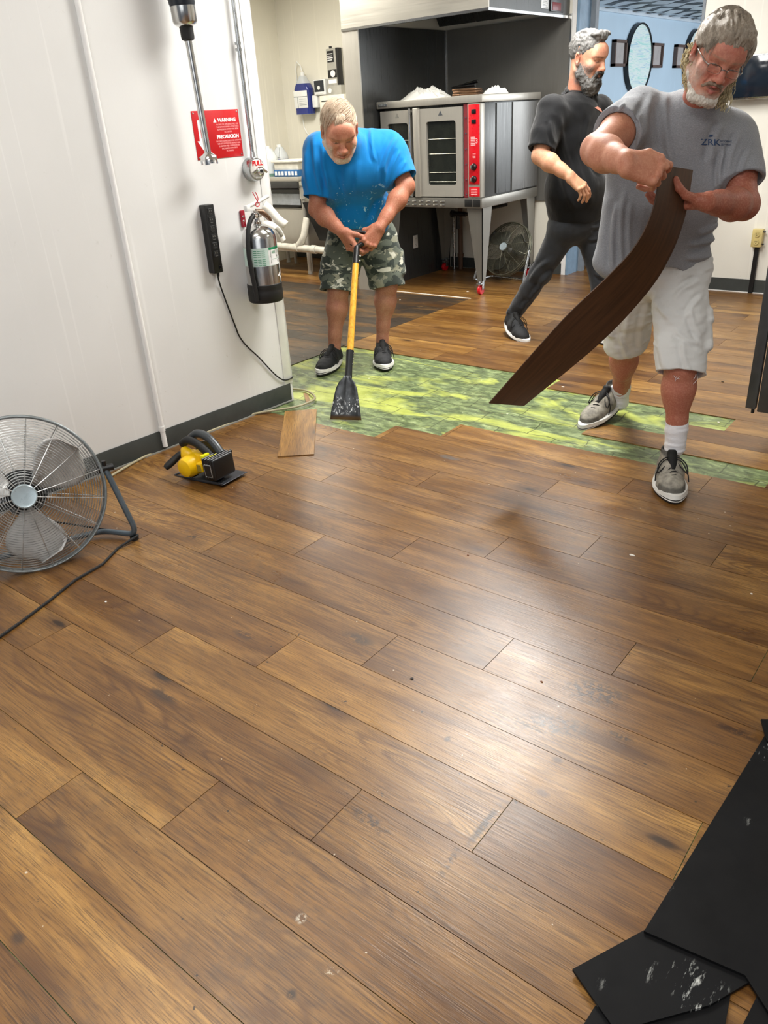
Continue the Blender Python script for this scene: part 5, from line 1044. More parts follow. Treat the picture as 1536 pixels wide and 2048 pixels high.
# ================================================================ figures: distance-field sculpting
def _n(v): v = np.asarray(v, np.float32); return v/np.linalg.norm(v)
def V3(v): return np.array([v[0], v[1], v[2]], np.float32)
_rs = np.random.RandomState(5); _LAT = _rs.rand(64, 64, 64).astype(np.float32)*2-1
def vnoise(p, scale=1.0, seed=0):
    'smooth value noise of points (n,3)'
    q = p*scale+seed*17.31; i = np.floor(q).astype(int); f = q-i; f = f*f*(3-2*f); r = 0
    for a in (0, 1):
        for b in (0, 1):
            for c in (0, 1):
                w = (f[:, 0] if a else 1-f[:, 0])*(f[:, 1] if b else 1-f[:, 1])*(f[:, 2] if c else 1-f[:, 2])
                r = r+w*_LAT[(i[:, 0]+a) & 63, (i[:, 1]+b) & 63, (i[:, 2]+c) & 63]
    return r
class Field:
    def __init__(s, lo, hi, res):
        s.lo = V3(lo); s.res = res; s.n = np.ceil((V3(hi)-s.lo)/res).astype(int)+1
        s.ax = [s.lo[i]+res*np.arange(s.n[i], dtype=np.float32) for i in range(3)]
        s.d = np.full(tuple(s.n), 0.5, np.float32)
    def _reg(s, lo, hi):
        a = np.clip(np.floor((lo-s.lo)/s.res).astype(int), 0, s.n); b = np.clip(np.ceil((hi-s.lo)/s.res).astype(int)+1, 0, s.n)
        if np.any(b <= a): return None
        return tuple(slice(a[i], b[i]) for i in range(3))
    def _xyz(s, r): return s.ax[0][r[0]][:, None, None], s.ax[1][r[1]][None, :, None], s.ax[2][r[2]][None, None, :]
    def _op(s, r, b, k, mode):
        a = s.d[r]
        if mode == 'sub':
            b = -b
            if k <= 0: s.d[r] = np.maximum(a, b)
            else:
                h = np.clip(0.5-0.5*(b-a)/k*-1*-1, 0, 1); h = np.clip(0.5+0.5*(b-a)/k, 0, 1); s.d[r] = a*(1-h)+b*h+k*h*(1-h)
        else:
            if k <= 0: s.d[r] = np.minimum(a, b)
            else:
                h = np.clip(0.5+0.5*(b-a)/k, 0, 1); s.d[r] = b*(1-h)+a*h-k*h*(1-h)
        return s
    def ell(s, c, rad, R=None, k=0.01, mode='add'):
        'R: 3x3 with the ellipsoid axes as columns'
        c = V3(c); rad = V3(rad); m = rad.max()+k+2*s.res+0.004; r = s._reg(c-m, c+m)
        if r is None: return s
        X, Y, Z = s._xyz(r); X = X-c[0]; Y = Y-c[1]; Z = Z-c[2]
        if R is not None:
            R = np.asarray(R, np.float32); X, Y, Z = (X*R[0, i]+Y*R[1, i]+Z*R[2, i] for i in range(3))
        k0 = np.sqrt((X/rad[0])**2+(Y/rad[1])**2+(Z/rad[2])**2); k1 = np.sqrt((X/rad[0]**2)**2+(Y/rad[1]**2)**2+(Z/rad[2]**2)**2)+1e-6
        return s._op(r, k0*(k0-1)/k1, k, mode)
    def cap(s, a, b, ra, rb=None, k=0.01, mode='add', flat=1.0, fn=None, box=False):
        'round cone; flat>1 widens it along direction fn'
        rb = ra if rb is None else rb; a = V3(a); b = V3(b); m = max(ra, rb)*max(flat, 1)+k+2*s.res+0.004
        r = s._reg(np.minimum(a, b)-m, np.maximum(a, b)+m)
        if r is None: return s
        X, Y, Z = s._xyz(r); X = X-a[0]; Y = Y-a[1]; Z = Z-a[2]; ab = b-a; L2 = float(ab@ab)+1e-9
        t = (X*ab[0]+Y*ab[1]+Z*ab[2])/L2
        if box:   # flat ended
            pass
        tc = np.clip(t, 0, 1)
        X = X-tc*ab[0]; Y = Y-tc*ab[1]; Z = Z-tc*ab[2]
        if fn is not None:
            fn = _n(fn); q = X*fn[0]+Y*fn[1]+Z*fn[2]; sc = q*(1/flat-1); X = X+sc*fn[0]; Y = Y+sc*fn[1]; Z = Z+sc*fn[2]
        d = np.sqrt(X*X+Y*Y+Z*Z)-(ra+(rb-ra)*tc)
        return s._op(r, d, k, mode)
    def plane(s, p, n, k=0.0):
        'cut away the side n points to'
        n = _n(n); X, Y, Z = s.ax[0][:, None, None], s.ax[1][None, :, None], s.ax[2][None, None, :]
        d = -((X-p[0])*n[0]+(Y-p[1])*n[1]+(Z-p[2])*n[2]); return s._op((slice(None),)*3, d, k, 'sub')
    def cutlocal(s, p, n, rad, k=0.0):
        'cut away the side n points to, only within rad of p'
        n = _n(n); r = s._reg(V3(p)-rad, V3(p)+rad)
        if r is None: return s
        X, Y, Z = s._xyz(r); d = -((X-p[0])*n[0]+(Y-p[1])*n[1]+(Z-p[2])*n[2])
        q = np.sqrt((X-p[0])**2+(Y-p[1])**2+(Z-p[2])**2)-rad; d = np.maximum(d, q); return s._op(r, d, k, 'sub')
    def mesh(s):
        d = s.d; n0, n1, n2 = d.shape; ins = d < 0
        c = np.zeros((n0-1, n1-1, n2-1), np.int8)
        for a in (0, 1):
            for b in (0, 1):
                for e in (0, 1): c += ins[a:n0-1+a, b:n1-1+b, e:n2-1+e]
        act = (c > 0) & (c < 8); idx = np.full(act.shape, -1, np.int64); I = np.argwhere(act); idx[act] = np.arange(len(I))
        P = np.zeros((len(I), 3), np.float64); W = np.zeros(len(I))
        corners = [(a, b, e) for a in (0, 1) for b in (0, 1) for e in (0, 1)]
        for i, p in enumerate(corners):
            for q in corners[i+1:]:
                df = [q[j]-p[j] for j in range(3)]
                if sum(abs(v) for v in df) != 1: continue
                dp = d[I[:, 0]+p[0], I[:, 1]+p[1], I[:, 2]+p[2]]; dq = d[I[:, 0]+q[0], I[:, 1]+q[1], I[:, 2]+q[2]]
                m = (dp < 0) != (dq < 0); t = np.where(m, dp/(dp-dq+1e-12), 0)
                for j in range(3): P[:, j] += np.where(m, p[j]+t*df[j], 0)
                W += m
        P = (P/W[:, None]+I)*s.res+s.lo
        F = []
        for ax_ in range(3):
            o = [0, 1, 2]; o.remove(ax_); u, v = o
            sl0 = [slice(None)]*3; sl1 = [slice(None)]*3; sl0[ax_] = slice(0, -1); sl1[ax_] = slice(1, None)
            A, B = ins[tuple(sl0)], ins[tuple(sl1)]; E = np.argwhere(A != B)
            E = E[(E[:, u] > 0) & (E[:, v] > 0) & (E[:, u] < d.shape[u]-1) & (E[:, v] < d.shape[v]-1)]
            if len(E) == 0: continue
            def cell(du, dv):
                e = E.copy(); e[:, u] -= du; e[:, v] -= dv; return idx[e[:, 0], e[:, 1], e[:, 2]]
            q = np.stack([cell(1, 1), cell(0, 1), cell(0, 0), cell(1, 0)], 1)
            flip = A[E[:, 0], E[:, 1], E[:, 2]]
            if ax_ == 1: flip = ~flip
            q[~flip] = q[~flip][:, ::-1]; F.append(q)
        return P, np.concatenate(F)
def vnormals(P, F):
    a, b, c, d = (P[F[:, i]] for i in range(4)); fn = np.cross(c-a, d-b); N = np.zeros_like(P)
    for i in range(4): np.add.at(N, F[:, i], fn)
    return N/(np.linalg.norm(N, axis=1)[:, None]+1e-12)
def npobj(name, chunks, mats, parent, loc):
    'chunks: list of (P, F, color or None); one mesh object, vertices stored relative to loc'
    Ps = []; Fs = []; Cs = []; o = 0
    for P, F, Cc in chunks:
        Ps.append(P); Fs.append(F+o); o += len(P); Cs.append(np.ones((len(P), 3))*0.8 if Cc is None else Cc)
    P = np.concatenate(Ps)-np.array(loc); F = np.concatenate(Fs); Cc = np.concatenate(Cs)
    me = bpy.data.meshes.new(name); me.vertices.add(len(P)); me.vertices.foreach_set('co', P.astype(np.float32).ravel())
    me.loops.add(F.size); me.loops.foreach_set('vertex_index', F.ravel().astype(np.int32)); me.polygons.add(len(F))
    me.polygons.foreach_set('loop_start', np.arange(0, F.size, 4, dtype=np.int32)); me.polygons.foreach_set('loop_total', np.full(len(F), 4, np.int32))
    me.update(calc_edges=True); me.validate()
    at = me.attributes.new('col', 'FLOAT_COLOR', 'POINT'); at.data.foreach_set('color', np.concatenate([Cc, np.ones((len(P), 1))], 1).astype(np.float32).ravel())
    for m in (mats if isinstance(mats, (list, tuple)) else [mats]): me.materials.append(MATS[m] if isinstance(m, str) else m)
    me.shade_smooth(); ob = bpy.data.objects.new(name, me); COL.objects.link(ob)
    if parent is not None: ob.parent = parent
    return ob
def lin(h): return np.array(srgb(h)[:3])
def xf(M, P):
    M = np.array(M); return P @ M[:3, :3].T + M[:3, 3]
def paint(C_, w, col):
    w = np.clip(w, 0, 1)[:, None]; return C_*(1-w)+np.asarray(col)*w
def blob(P, c, r, soft=0.4):
    'soft ellipsoid weight'
    q = np.sqrt((((P-np.array(c))/np.array(r))**2).sum(1)); return np.clip((1+soft-q)/(2*soft), 0, 1)
# ---------------------------------------------------------------- materials of figures
def skin_mat(name, rough=0.55):
    t = NT(name); a = t.node('ShaderNodeAttribute', attribute_name='col'); ob = t.coord('Object')
    f = t.noise(ob, 38, 5, 0.65); g = t.noise(ob, 160, 3, 0.6)
    c = t.mix(t.ramp(f, [(0.38, 0.0), (0.68, 0.34)]), a.outputs['Color'], srgb('#9c4a38'))
    c = t.mix(t.ramp(g, [(0.45, 0.0), (0.72, 0.26)]), c, srgb('#e6b190'))
    t.set(Base_Color=c, Roughness=rough, Subsurface_Weight=0.08, Specular_IOR_Level=0.4)
    t.put(t.b.inputs['Subsurface Radius'], (0.02, 0.008, 0.005)); t.put(t.b.inputs['Subsurface Scale'], 0.3)
    t.bump(t.math('ADD', g, t.math('MULTIPLY', f, 0.6)), 0.22, 0.0015); return t.m
skin_mat('skin')
def hair_mat(name, c0, c1, c2, flow=(90, 14, 30), rough=0.5):
    t = NT(name); ob = t.coord('Object'); f = t.noise(t.mapping(ob, flow), 2.2, 5, 0.65, 0.7); g = t.noise(ob, 24, 3)
    c = t.mix(t.ramp(g, [(0.35, 0.0), (0.65, 0.6)]), t.ramp(f, [(0.28, srgb(c0)), (0.5, srgb(c1)), (0.72, srgb(c2))]), srgb(c1))
    a = t.node('ShaderNodeAttribute', attribute_name='col'); c = t.mix(1.0, c, a.outputs['Color'], 'MULTIPLY')
    t.set(Base_Color=c, Roughness=rough); t.bump(f, 0.8, 0.004); return t.m
def cloth_mat(name, col, weave=900, rough=0.85, mott=0.06, heather=0.0, attr=False):
    t = NT(name); ob = t.coord('Object'); c0 = srgb(col)
    c = t.ramp(t.noise(ob, 9, 4), [(0.3, tuple(v*(1-mott) for v in c0[:3])+(1,)), (0.7, tuple(min(1, v*(1+mott)) for v in c0[:3])+(1,))])
    if heather:
        h = t.noise(t.mapping(ob, (90, 90, 380)), 2, 4, 0.7); c = t.mix(t.ramp(h, [(0.4, 0.0), (0.66, heather)]), c, srgb('#5f6168'))
        h2 = t.noise(t.mapping(ob, (110, 110, 420), (3, 2, 1)), 2, 3, 0.7); c = t.mix(t.ramp(h2, [(0.5, 0.0), (0.7, heather*0.8)]), c, srgb('#c9cbce'))
    if attr:
        a = t.node('ShaderNodeAttribute', attribute_name='col'); c = t.mix(1.0, c, a.outputs['Color'], 'MULTIPLY')
    t.set(Base_Color=c, Roughness=rough, Sheen_Weight=0.15, Specular_IOR_Level=0.25)
    w = t.noise(ob, weave, 2, 0.6); cr = t.noise(t.mapping(ob, (16, 16, 7)), 1.5, 4, 0.55, 0.8)
    t.bump(t.math('ADD', t.math('MULTIPLY', w, 0.10), cr), 0.35, 0.006); t.c = c; return t
# ---------------------------------------------------------------- hand and arm
FIN = {'index': (0.092, 0.026, (0.044, 0.026, 0.020), 0.0098), 'middle': (0.096, 0.006, (0.049, 0.030, 0.021), 0.0100),
       'ring': (0.090, -0.014, (0.045, 0.028, 0.021), 0.0094), 'pinky': (0.080, -0.032, (0.035, 0.021, 0.018), 0.0084)}
def hand(F, W, X, Z, side, curls, thumb, s=1.0, spread=(0.06, 0.0, -0.06, -0.14)):
    'W wrist, X towards the knuckles, Z out of the back of the hand; curls: 4 x 3 angles in degrees; thumb: 3 local directions'
    X = _n(V3(X)); Z = V3(Z); Z = _n(Z-X*(Z@X)); Y = np.cross(Z, X)*(1 if side == 'R' else -1); W = V3(W)
    T = lambda x, y, z: W+(X*x+Y*y+Z*z)*s
    tips = []
    for (nm, (kx, ky, seg, r)), cu, sp in zip(FIN.items(), curls, spread):
        kn = T(kx, ky, 0.002)
        F.cap(T(0.004, ky*0.55, 0), T(kx-0.004, ky, -0.002), 0.0165*s, 0.0128*s, k=0.012*s)
        F.ell(T(kx, ky, 0.004), (0.0115*s,)*3, k=0.006*s)
        p = kn; a = 0.0; pts = [p]
        for j in range(3):
            a += math.radians(cu[j]); d = (X*math.cos(sp)+Y*math.sin(sp))*math.cos(a)-Z*math.sin(a); q = p+d*seg[j]*s
            F.cap(p, q, r*s*(1.03-0.09*j), r*s*(0.95-0.09*j), k=0.0035*s)
            p = q; pts.append(q)
        tips.append(pts)
    b = T(0.018, 0.020, -0.010); F.cap(T(0.004, 0.012, -0.006), b, 0.016*s, 0.017*s, k=0.012*s)
    p = b; seg = (0.046, 0.033, 0.026); r = (0.0165, 0.0122, 0.0112, 0.0095)
    for j in range(3):
        d = thumb[j]; d = _n(X*d[0]+Y*d[1]+Z*d[2]); q = p+d*seg[j]*s; F.cap(p, q, r[j]*s, r[j+1]*s, k=0.008*s if j == 0 else 0.004*s); p = q
    F.cap(T(0.01, 0.022, -0.012), T(0.062, 0.022, -0.010), 0.014*s, 0.011*s, k=0.012*s)
    F.cap(T(0.01, -0.018, -0.010), T(0.06, -0.024, -0.008), 0.013*s, 0.011*s, k=0.012*s)
    return tips
def arm(sh, el, wr, fat=1.0, res=0.0028, hands=(), up=0.5):
    'skin mesh chunk of an arm from under the sleeve to the finger tips'
    sh, el, wr = V3(sh), V3(el), V3(wr); pts = np.array([sh, el, wr]); lo = pts.min(0)-0.16; hi = pts.max(0)+0.16
    for h in hands: lo = np.minimum(lo, V3(h[0])-0.2); hi = np.maximum(hi, V3(h[0])+0.2)
    F = Field(lo, hi, res)
    F.cap(sh, sh+(el-sh)*0.5, 0.056*fat, 0.052*fat, k=0.01); F.cap(sh+(el-sh)*0.4, el, 0.052*fat, 0.043*fat, k=0.02)
    F.ell(el, (0.043*fat,)*3, k=0.015)
    m = el+(wr-el)*0.33; F.cap(el, m, 0.042*fat, 0.046*fat, k=0.02); F.cap(m, el+(wr-el)*0.75, 0.046*fat, 0.031*fat, k=0.03); F.cap(el+(wr-el)*0.7, wr, 0.0315*fat, 0.0265*fat, k=0.02, flat=1.15, fn=hands[0][6] if hands and len(hands[0]) > 6 else (1, 0, 0))
    for h in hands: hand(F, *h[:6], s=h[5+0] if False else (h[7] if len(h) > 7 else 1.0))
    P, Q = F.mesh(); return P, Q, F
def tubes_np(paths, radii, seg=4):
    Ps = []; Fs = []; o = 0
    for pts, r in zip(paths, radii):
        pts = np.asarray(pts, float); n = len(pts); rr_ = np.asarray(r) if np.ndim(r) else np.full(n, r)
        t = np.gradient(pts, axis=0); t /= (np.linalg.norm(t, axis=1)[:, None]+1e-9); a = np.array([0.31, 0.52, 0.79]); u = np.cross(t, a); u /= (np.linalg.norm(u, axis=1)[:, None]+1e-9); w = np.cross(t, u)
        an = np.arange(seg)*2*math.pi/seg
        V_ = pts[:, None, :]+(u[:, None, :]*np.cos(an)[None, :, None]+w[:, None, :]*np.sin(an)[None, :, None])*rr_[:, None, None]
        Ps.append(V_.reshape(-1, 3)); i = np.arange(n-1)[:, None]*seg; k = np.arange(seg)[None, :]; l = (k+1) % seg
        Fs.append(np.stack([i+k, i+l, i+seg+l, i+seg+k], -1).reshape(-1, 4)+o); o += n*seg
    return np.concatenate(Ps), np.concatenate(Fs)
# ---------------------------------------------------------------- head
def headM(c, face, up, s=1.0):
    f = Vector(face).normalized(); u = Vector(up); u = (u-f*u.dot(f)).normalized(); r = f.cross(u)
    return Matrix(((r.x*s, f.x*s, u.x*s, c[0]), (r.y*s, f.y*s, u.y*s, c[1]), (r.z*s, f.z*s, u.z*s, c[2]), (0, 0, 0, 1)))
def head(M, neck, res=0.0021, jaw=1.0, skin='#c98a70', red='#b8604f', beardc=None, beardw=0.0, brow='#6b5140', lips='#a05048', neckr=0.058, open_mouth=0.0, nose=1.0, smile=0.0, lidopen=0.12):
    'neck: world point well inside the collar'
    F = Field((-0.13, -0.16, -0.26), (0.13, 0.15, 0.17), res); k = 0.012
    F.ell((0, -0.018, 0.042), (0.076, 0.098, 0.086), k=k)
    F.ell((0, 0.030, -0.010), (0.066, 0.064, 0.085), k=0.03)
    F.ell((0, 0.028, -0.062), (0.052*jaw, 0.056, 0.050), k=0.03)
    F.ell((0, 0.068, -0.098), (0.024*jaw, 0.020, 0.019), k=0.025)
    for s in (-1, 1):
        F.cap((s*0.058*jaw, -0.005, -0.055), (s*0.022*jaw, 0.062, -0.097), 0.018, 0.016, k=0.028)
        F.ell((s*0.046, 0.060, -0.018), (0.024, 0.022, 0.020), k=0.022)
        F.cap((s*0.012, 0.092, 0.030), (s*0.050, 0.070, 0.030), 0.0105, 0.010, k=0.016)
        F.ell((s*0.031, 0.100, 0.008), (0.019, 0.018, 0.0125), k=0.014, mode='sub')
    F.ell((0, 0.074, 0.052), (0.050, 0.024, 0.034), k=0.03)
    for s in (-1, 1):
        F.ell((s*0.031, 0.0755, 0.008), (0.0140, 0.0135, 0.0130), k=0.004)
        F.cap((s*0.017, 0.088, 0.0175), (s*0.047, 0.078, 0.0165), 0.0052, 0.0045, k=0.008)
        F.cap((s*0.019, 0.086, -0.0065), (s*0.044, 0.077, -0.006), 0.0035, k=0.010)
    # nose
    F.cap((0, 0.088, 0.022), (0, 0.108*1.0, -0.022), 0.0085, 0.0125*nose, k=0.012); F.ell((0, 0.113, -0.026), (0.0135*nose, 0.012, 0.0115), k=0.006)
    for s in (-1, 1): F.ell((s*0.0135*nose, 0.101, -0.029), (0.0085, 0.0115, 0.0085), k=0.005)
    for s in (-1, 1): F.ell((s*0.0065, 0.108, -0.038), (0.0036, 0.0055, 0.0036), k=0.002, mode='sub')
    # mouth
    F.ell((0, 0.080, -0.055), (0.034, 0.020, 0.024), k=0.016)
    F.cap((-0.021, 0.090, -0.0535+smile*0.004), (0, 0.1005, -0.0515), 0.0035, 0.0056, k=0.006); F.cap((0.021, 0.090, -0.0535+smile*0.004), (0, 0.1005, -0.0515), 0.0035, 0.0056, k=0.006)
    F.cap((-0.017, 0.090, -0.0635+smile*0.003), (0, 0.098, -0.0665-open_mouth), 0.0038, 0.0068, k=0.006); F.cap((0.017, 0.090, -0.0635+smile*0.003), (0, 0.098, -0.0665-open_mouth), 0.0038, 0.0068, k=0.006)
    F.cap((-0.024, 0.094, -0.0575+smile*0.006), (0, 0.107, -0.0582-open_mouth*0.5), 0.0016, 0.0022+open_mouth*0.5, k=0.004, mode='sub'); F.cap((0.024, 0.094, -0.0575+smile*0.006), (0, 0.107, -0.0582-open_mouth*0.5), 0.0016, 0.0022+open_mouth*0.5, k=0.004, mode='sub')
    for s in (-1, 1): F.cap((s*0.022, 0.092, -0.028), (s*0.032, 0.086, -0.055), 0.0028, k=0.009, mode='sub')
    # ears
    for s in (-1, 1):
        R = Euler((0.12, s*0.10, s*-0.42)).to_matrix(); F.ell((s*0.080, -0.012, 0.000), (0.0085, 0.019, 0.032), R, k=0.005)
        F.ell((s*0.087, -0.006, 0.003), (0.0065, 0.0105, 0.019), R, k=0.003, mode='sub'); F.ell((s*0.076, -0.002, -0.024), (0.008, 0.010, 0.011), k=0.006)
    nk = np.array(M.inverted() @ Vector(neck)); F.cap((0, -0.022, -0.045), nk, neckr, neckr*1.1, k=0.03)
    P, Q = F.mesh(); N = vnormals(P, Q)
    c = np.ones((len(P), 3))*lin(skin)
    c = paint(c, blob(P, (0, 0.10, -0.022), (0.020, 0.03, 0.022), 0.5)*0.55, lin(red))
    for s in (-1, 1):
        c = paint(c, blob(P, (s*0.043, 0.07, -0.028), (0.024, 0.035, 0.022), 0.6)*0.5, lin(red)); c = paint(c, blob(P, (s*0.085, -0.01, 0), (0.02, 0.03, 0.035), 0.3)*0.5, lin(red))
    c = paint(c, blob(P, (0, 0.09, 0.062), (0.055, 0.04, 0.024), 0.6)*0.4, lin(red))
    c = paint(c, np.clip((-0.095-P[:, 2])/0.02, 0, 1)*0.45, lin(red))
    m = np.maximum(blob(P, (0, 0.100, -0.052), (0.023, 0.014, 0.0055), 0.3), blob(P, (0, 0.098, -0.066-open_mouth), (0.019, 0.014, 0.0065), 0.3)); c = paint(c, m*0.8, lin(lips))
    c = paint(c, blob(P, (0, 0.096, -0.0578-open_mouth*0.5), (0.024, 0.02, 0.0022+open_mouth*0.6), 0.35)*0.9, lin('#38150f'))
    nz = vnoise(P, 260, 2)*0.5+0.5
    for s in (-1, 1):
        ex, ez = s*0.031, 0.008
        c = paint(c, blob(P, (ex, 0.085, ez+0.002), (0.018, 0.02, 0.010), 0.5)*0.30, lin('#8a4a3e'))
        c = paint(c, blob(P, (ex, 0.088, ez-0.0045), (0.0135, 0.02, 0.0022), 0.35)*0.95, lin('#2a1510'))     # lash line of the lowered lid
        if lidopen > 0.1: c = paint(c, blob(P, (ex, 0.088, ez-0.0015), (0.0105, 0.02, 0.0028), 0.3)*0.55, lin('#d8c8c0')); c = paint(c, blob(P, (ex, 0.09, ez-0.0018), (0.0042, 0.02, 0.0030), 0.3)*0.9, lin('#2c2018'))
        bw = np.maximum(blob(P, (s*0.022, 0.09, 0.0285), (0.012, 0.03, 0.0042), 0.4), blob(P, (s*0.041, 0.08, 0.0295), (0.014, 0.03, 0.0036), 0.4)); c = paint(c, bw*(0.45+0.5*nz), lin(brow))
        c = paint(c, blob(P, (s*0.0065, 0.108, -0.037), (0.0036, 0.008, 0.0036), 0.4)*0.9, lin('#3a1712'))
    low = np.clip((-0.028-P[:, 2]+(0.035-np.abs(P[:, 0]))*-0.35)/0.02, 0, 1)*np.clip((P[:, 1]+0.01)/0.03, 0, 1)*np.clip((P[:, 2]+0.135)/0.02, 0, 1)
    if beardw > 0:
        jl = np.clip((np.abs(P[:, 0])-0.040)/0.012, 0, 1)*np.clip((0.0-P[:, 2])/0.03, 0, 1)*np.clip((P[:, 1]+0.02)/0.02, 0, 1)*np.clip((P[:, 2]+0.13)/0.02, 0, 1)
        ch = blob(P, (0, 0.075, -0.098), (0.042, 0.05, 0.026), 0.3); mu = blob(P, (0, 0.10, -0.043), (0.030, 0.03, 0.007), 0.4)*0.5
        w = np.maximum(np.maximum(jl, ch), mu)*(0.55+0.6*nz)*beardw; w *= 1-m; c = paint(c, w, lin(beardc)); P = P+N*(np.clip(w, 0, 1)*0.0022*(0.4+nz))[:, None]
    c = c*(0.94+0.10*vnoise(P, 60, 4))[:, None]
    return xf(M, P), Q, np.clip(c, 0, 1)
def hair_cap(M, res=0.0025, thick=0.010, front=0.055, low=-0.02, extra=None, disp=0.003, nscale=(260, 40, 120), sub=None, temple=0.35, back=-0.05):
    'shell over the cranium; everything in head space'
    F = Field((-0.15, -0.20, -0.24), (0.15, 0.14, 0.19), res)
    F.ell((0, -0.018, 0.042), (0.076+thick*0.6, 0.098+thick, 0.086+thick), k=0)
    if extra: extra(F)
    # face opening: remove in front of the hairline and below the ears
    F.ell((0, 0.105, -0.012), (0.078, 0.085, front+0.012), k=0.012, mode='sub')
    for s in (-1, 1): F.ell((s*0.098, 0.045, -0.03), (0.050, 0.075*temple*2, 0.062), k=0.01, mode='sub')
    for s in (-1, 1): F.ell((s*0.092, -0.005, -0.012), (0.020, 0.026, 0.038), k=0.006, mode='sub')
    if sub: sub(F)
    P, Q = F.mesh(); N = vnormals(P, Q); q = P*np.array(nscale)
    P = P+N*(vnoise(q, 1.0, 3)*disp+vnoise(P, 38, 5)*disp*0.8)[:, None]
    return P, Q
# ---------------------------------------------------------------- shoes
def shoe(name, M, parent, loc, upper, sole, sole2, lace, tongue, label=None, L=0.30, wdt=0.052):
    'M: shoe space (x = to the side, y = heel(0) to toe(L), z up from the ground) to world'
    F = Field((-0.075, -0.03, -0.01), (0.075, L+0.03, 0.15), 0.003)
    q = L/0.30
    F.cap((0, 0.045*q, 0.045), (0.004, 0.13*q, 0.048), 0.037, 0.040, k=0.02); F.cap((0.004, 0.13*q, 0.044), (0.006, 0.225*q, 0.030), 0.042, 0.036, k=0.03, flat=1.10, fn=(1, 0, 0)); F.cap((0.006, 0.20*q, 0.030), (0.003, 0.252*q, 0.026), 0.041, 0.031, k=0.02, flat=1.12, fn=(1, 0, 0))
    F.cap((0, 0.055*q, 0.06), (0, 0.050*q, 0.105), 0.037, 0.033, k=0.02); F.cap((0.0, 0.085*q, 0.085), (0.002, 0.135*q, 0.070), 0.028, 0.026, k=0.02)
    F.cap((0, 0.055*q, 0.085), (0, 0.050*q, 0.15), 0.026, 0.028, k=0.006, mode='sub'); F.plane((0, 0, 0.016), (0, 0, -1))
    P, Q = F.mesh(); N = vnormals(P, Q); P = P+N*(vnoise(P, 55, 2)*0.0010)[:, None]
    c = np.ones((len(P), 3)); 
    tz = np.clip((P[:, 1]-0.215*q)/0.010, 0, 1)*np.clip((0.052-P[:, 2])/0.006, 0, 1); tz = np.maximum(tz, np.clip((0.034-P[:, 2])/0.004, 0, 1)); c = paint(c, tz*0.85, (0.22, 0.22, 0.23))
    sd_ = np.clip((np.abs(P[:, 0])-0.030)/0.004, 0, 1)*np.clip((P[:, 2]-0.050)/0.01, 0, 1)*np.clip((0.16-P[:, 1])/0.02, 0, 1)*(np.sin(P[:, 1]*150+P[:, 2]*90) > 0.2); c = paint(c, sd_*0.5, (0.35, 0.35, 0.36))
    co = np.clip((P[:, 2]-0.098)/0.006, 0, 1); c = paint(c, co*0.8, (0.12, 0.12, 0.14))
    u = npobj('shoe', [(xf(M, P), Q, c)], upper, parent, loc)
    if label: u['label'] = label
    out = []
    for i in range(36):
        a = 2*math.pi*i/36; y = L/2-0.002+(L/2+0.004)*math.sin(a); t_ = y/L; w = wdt*(0.74+0.34*math.sin(math.pi*min(1, max(0, t_))**1.35*0.95)) ; x = w*math.copysign(abs(math.cos(a))**0.8, math.cos(a))*1.02+0.004*math.sin(math.pi*t_)
        out.append((x, y))
    def sole_mesh(z0, z1, g0, g1):
        m = MB(); vs = [(p[0]*g0, (p[1]-L/2)*g0+L/2, z0) for p in out]+[(p[0]*(g0+g1)/2*1.01, (p[1]-L/2)*(g0+g1)/2*1.005+L/2, (z0+z1)/2) for p in out]+[(p[0]*g1, (p[1]-L/2)*g1+L/2, z1+0.006*math.cos(2*math.pi*(p[1]/L))) for p in out]
        n = len(out); fs = [tuple(range(n-1, -1, -1)), tuple(range(2*n, 3*n))]+[(r*n+i, r*n+(i+1) % n, (r+1)*n+(i+1) % n, (r+1)*n+i) for r in (0, 1) for i in range(n)]
        m.add([tuple(M @ Vector(v)-Vector(loc)) for v in vs], fs); return m
    a = sole_mesh(0.013, 0.029, 1.05, 1.0).build('midsole', sole, u, 40); b = sole_mesh(0.0, 0.0145, 0.97, 1.05).build('outsole', sole2, u, 40)
    def Lc(p): return tuple(M @ Vector(p)-Vector(loc))
    m = MB()
    m.tube([Lc(p) for p in smooth_path([(0, 0.165*q, 0.073), (0, 0.135*q, 0.092), (0, 0.105*q, 0.108), (0, 0.093*q, 0.126)], 4)], [0.013, 0.015, 0.017, 0.018, 0.019, 0.02, 0.02, 0.02, 0.02, 0.02, 0.019, 0.018, 0.014], 10); m.build('tongue', tongue, u, 60)
    m = MB()
    for i in range(5):
        y = (0.120+i*0.021)*q; z = 0.093-i*0.0055; w = 0.020-0.001*i
        m.tube([Lc(p) for p in ((-w, y-0.006, z-0.006), (-w*0.4, y, z+0.003), (w*0.4, y+0.005, z+0.003), (w, y+0.010, z-0.006))], 0.0026, 6)
    for s in (-1, 1):
        m.tube([Lc(p) for p in smooth_path([(0, 0.118*q, 0.101), (s*0.022, 0.125*q, 0.108), (s*0.045, 0.145*q, 0.092), (s*0.050, 0.17*q, 0.066), (s*0.032, 0.16*q, 0.080), (s*0.006, 0.122*q, 0.101)], 4)], 0.0026, 6)
        m.tube([Lc(p) for p in smooth_path([(0, 0.118*q, 0.101), (s*0.03, 0.135*q, 0.098), (s*0.052, 0.155*q, 0.060), (s*0.056, 0.175*q, 0.035)], 4)], 0.0024, 6)
    m.lathe([(0, -0.008), (0.007, -0.004), (0.008, 0.003), (0, 0.008)], Matrix.Translation(Lc((0, 0.118*q, 0.103))), 10, caps=False)
    m.build('laces', lace, u, 60)
    return u
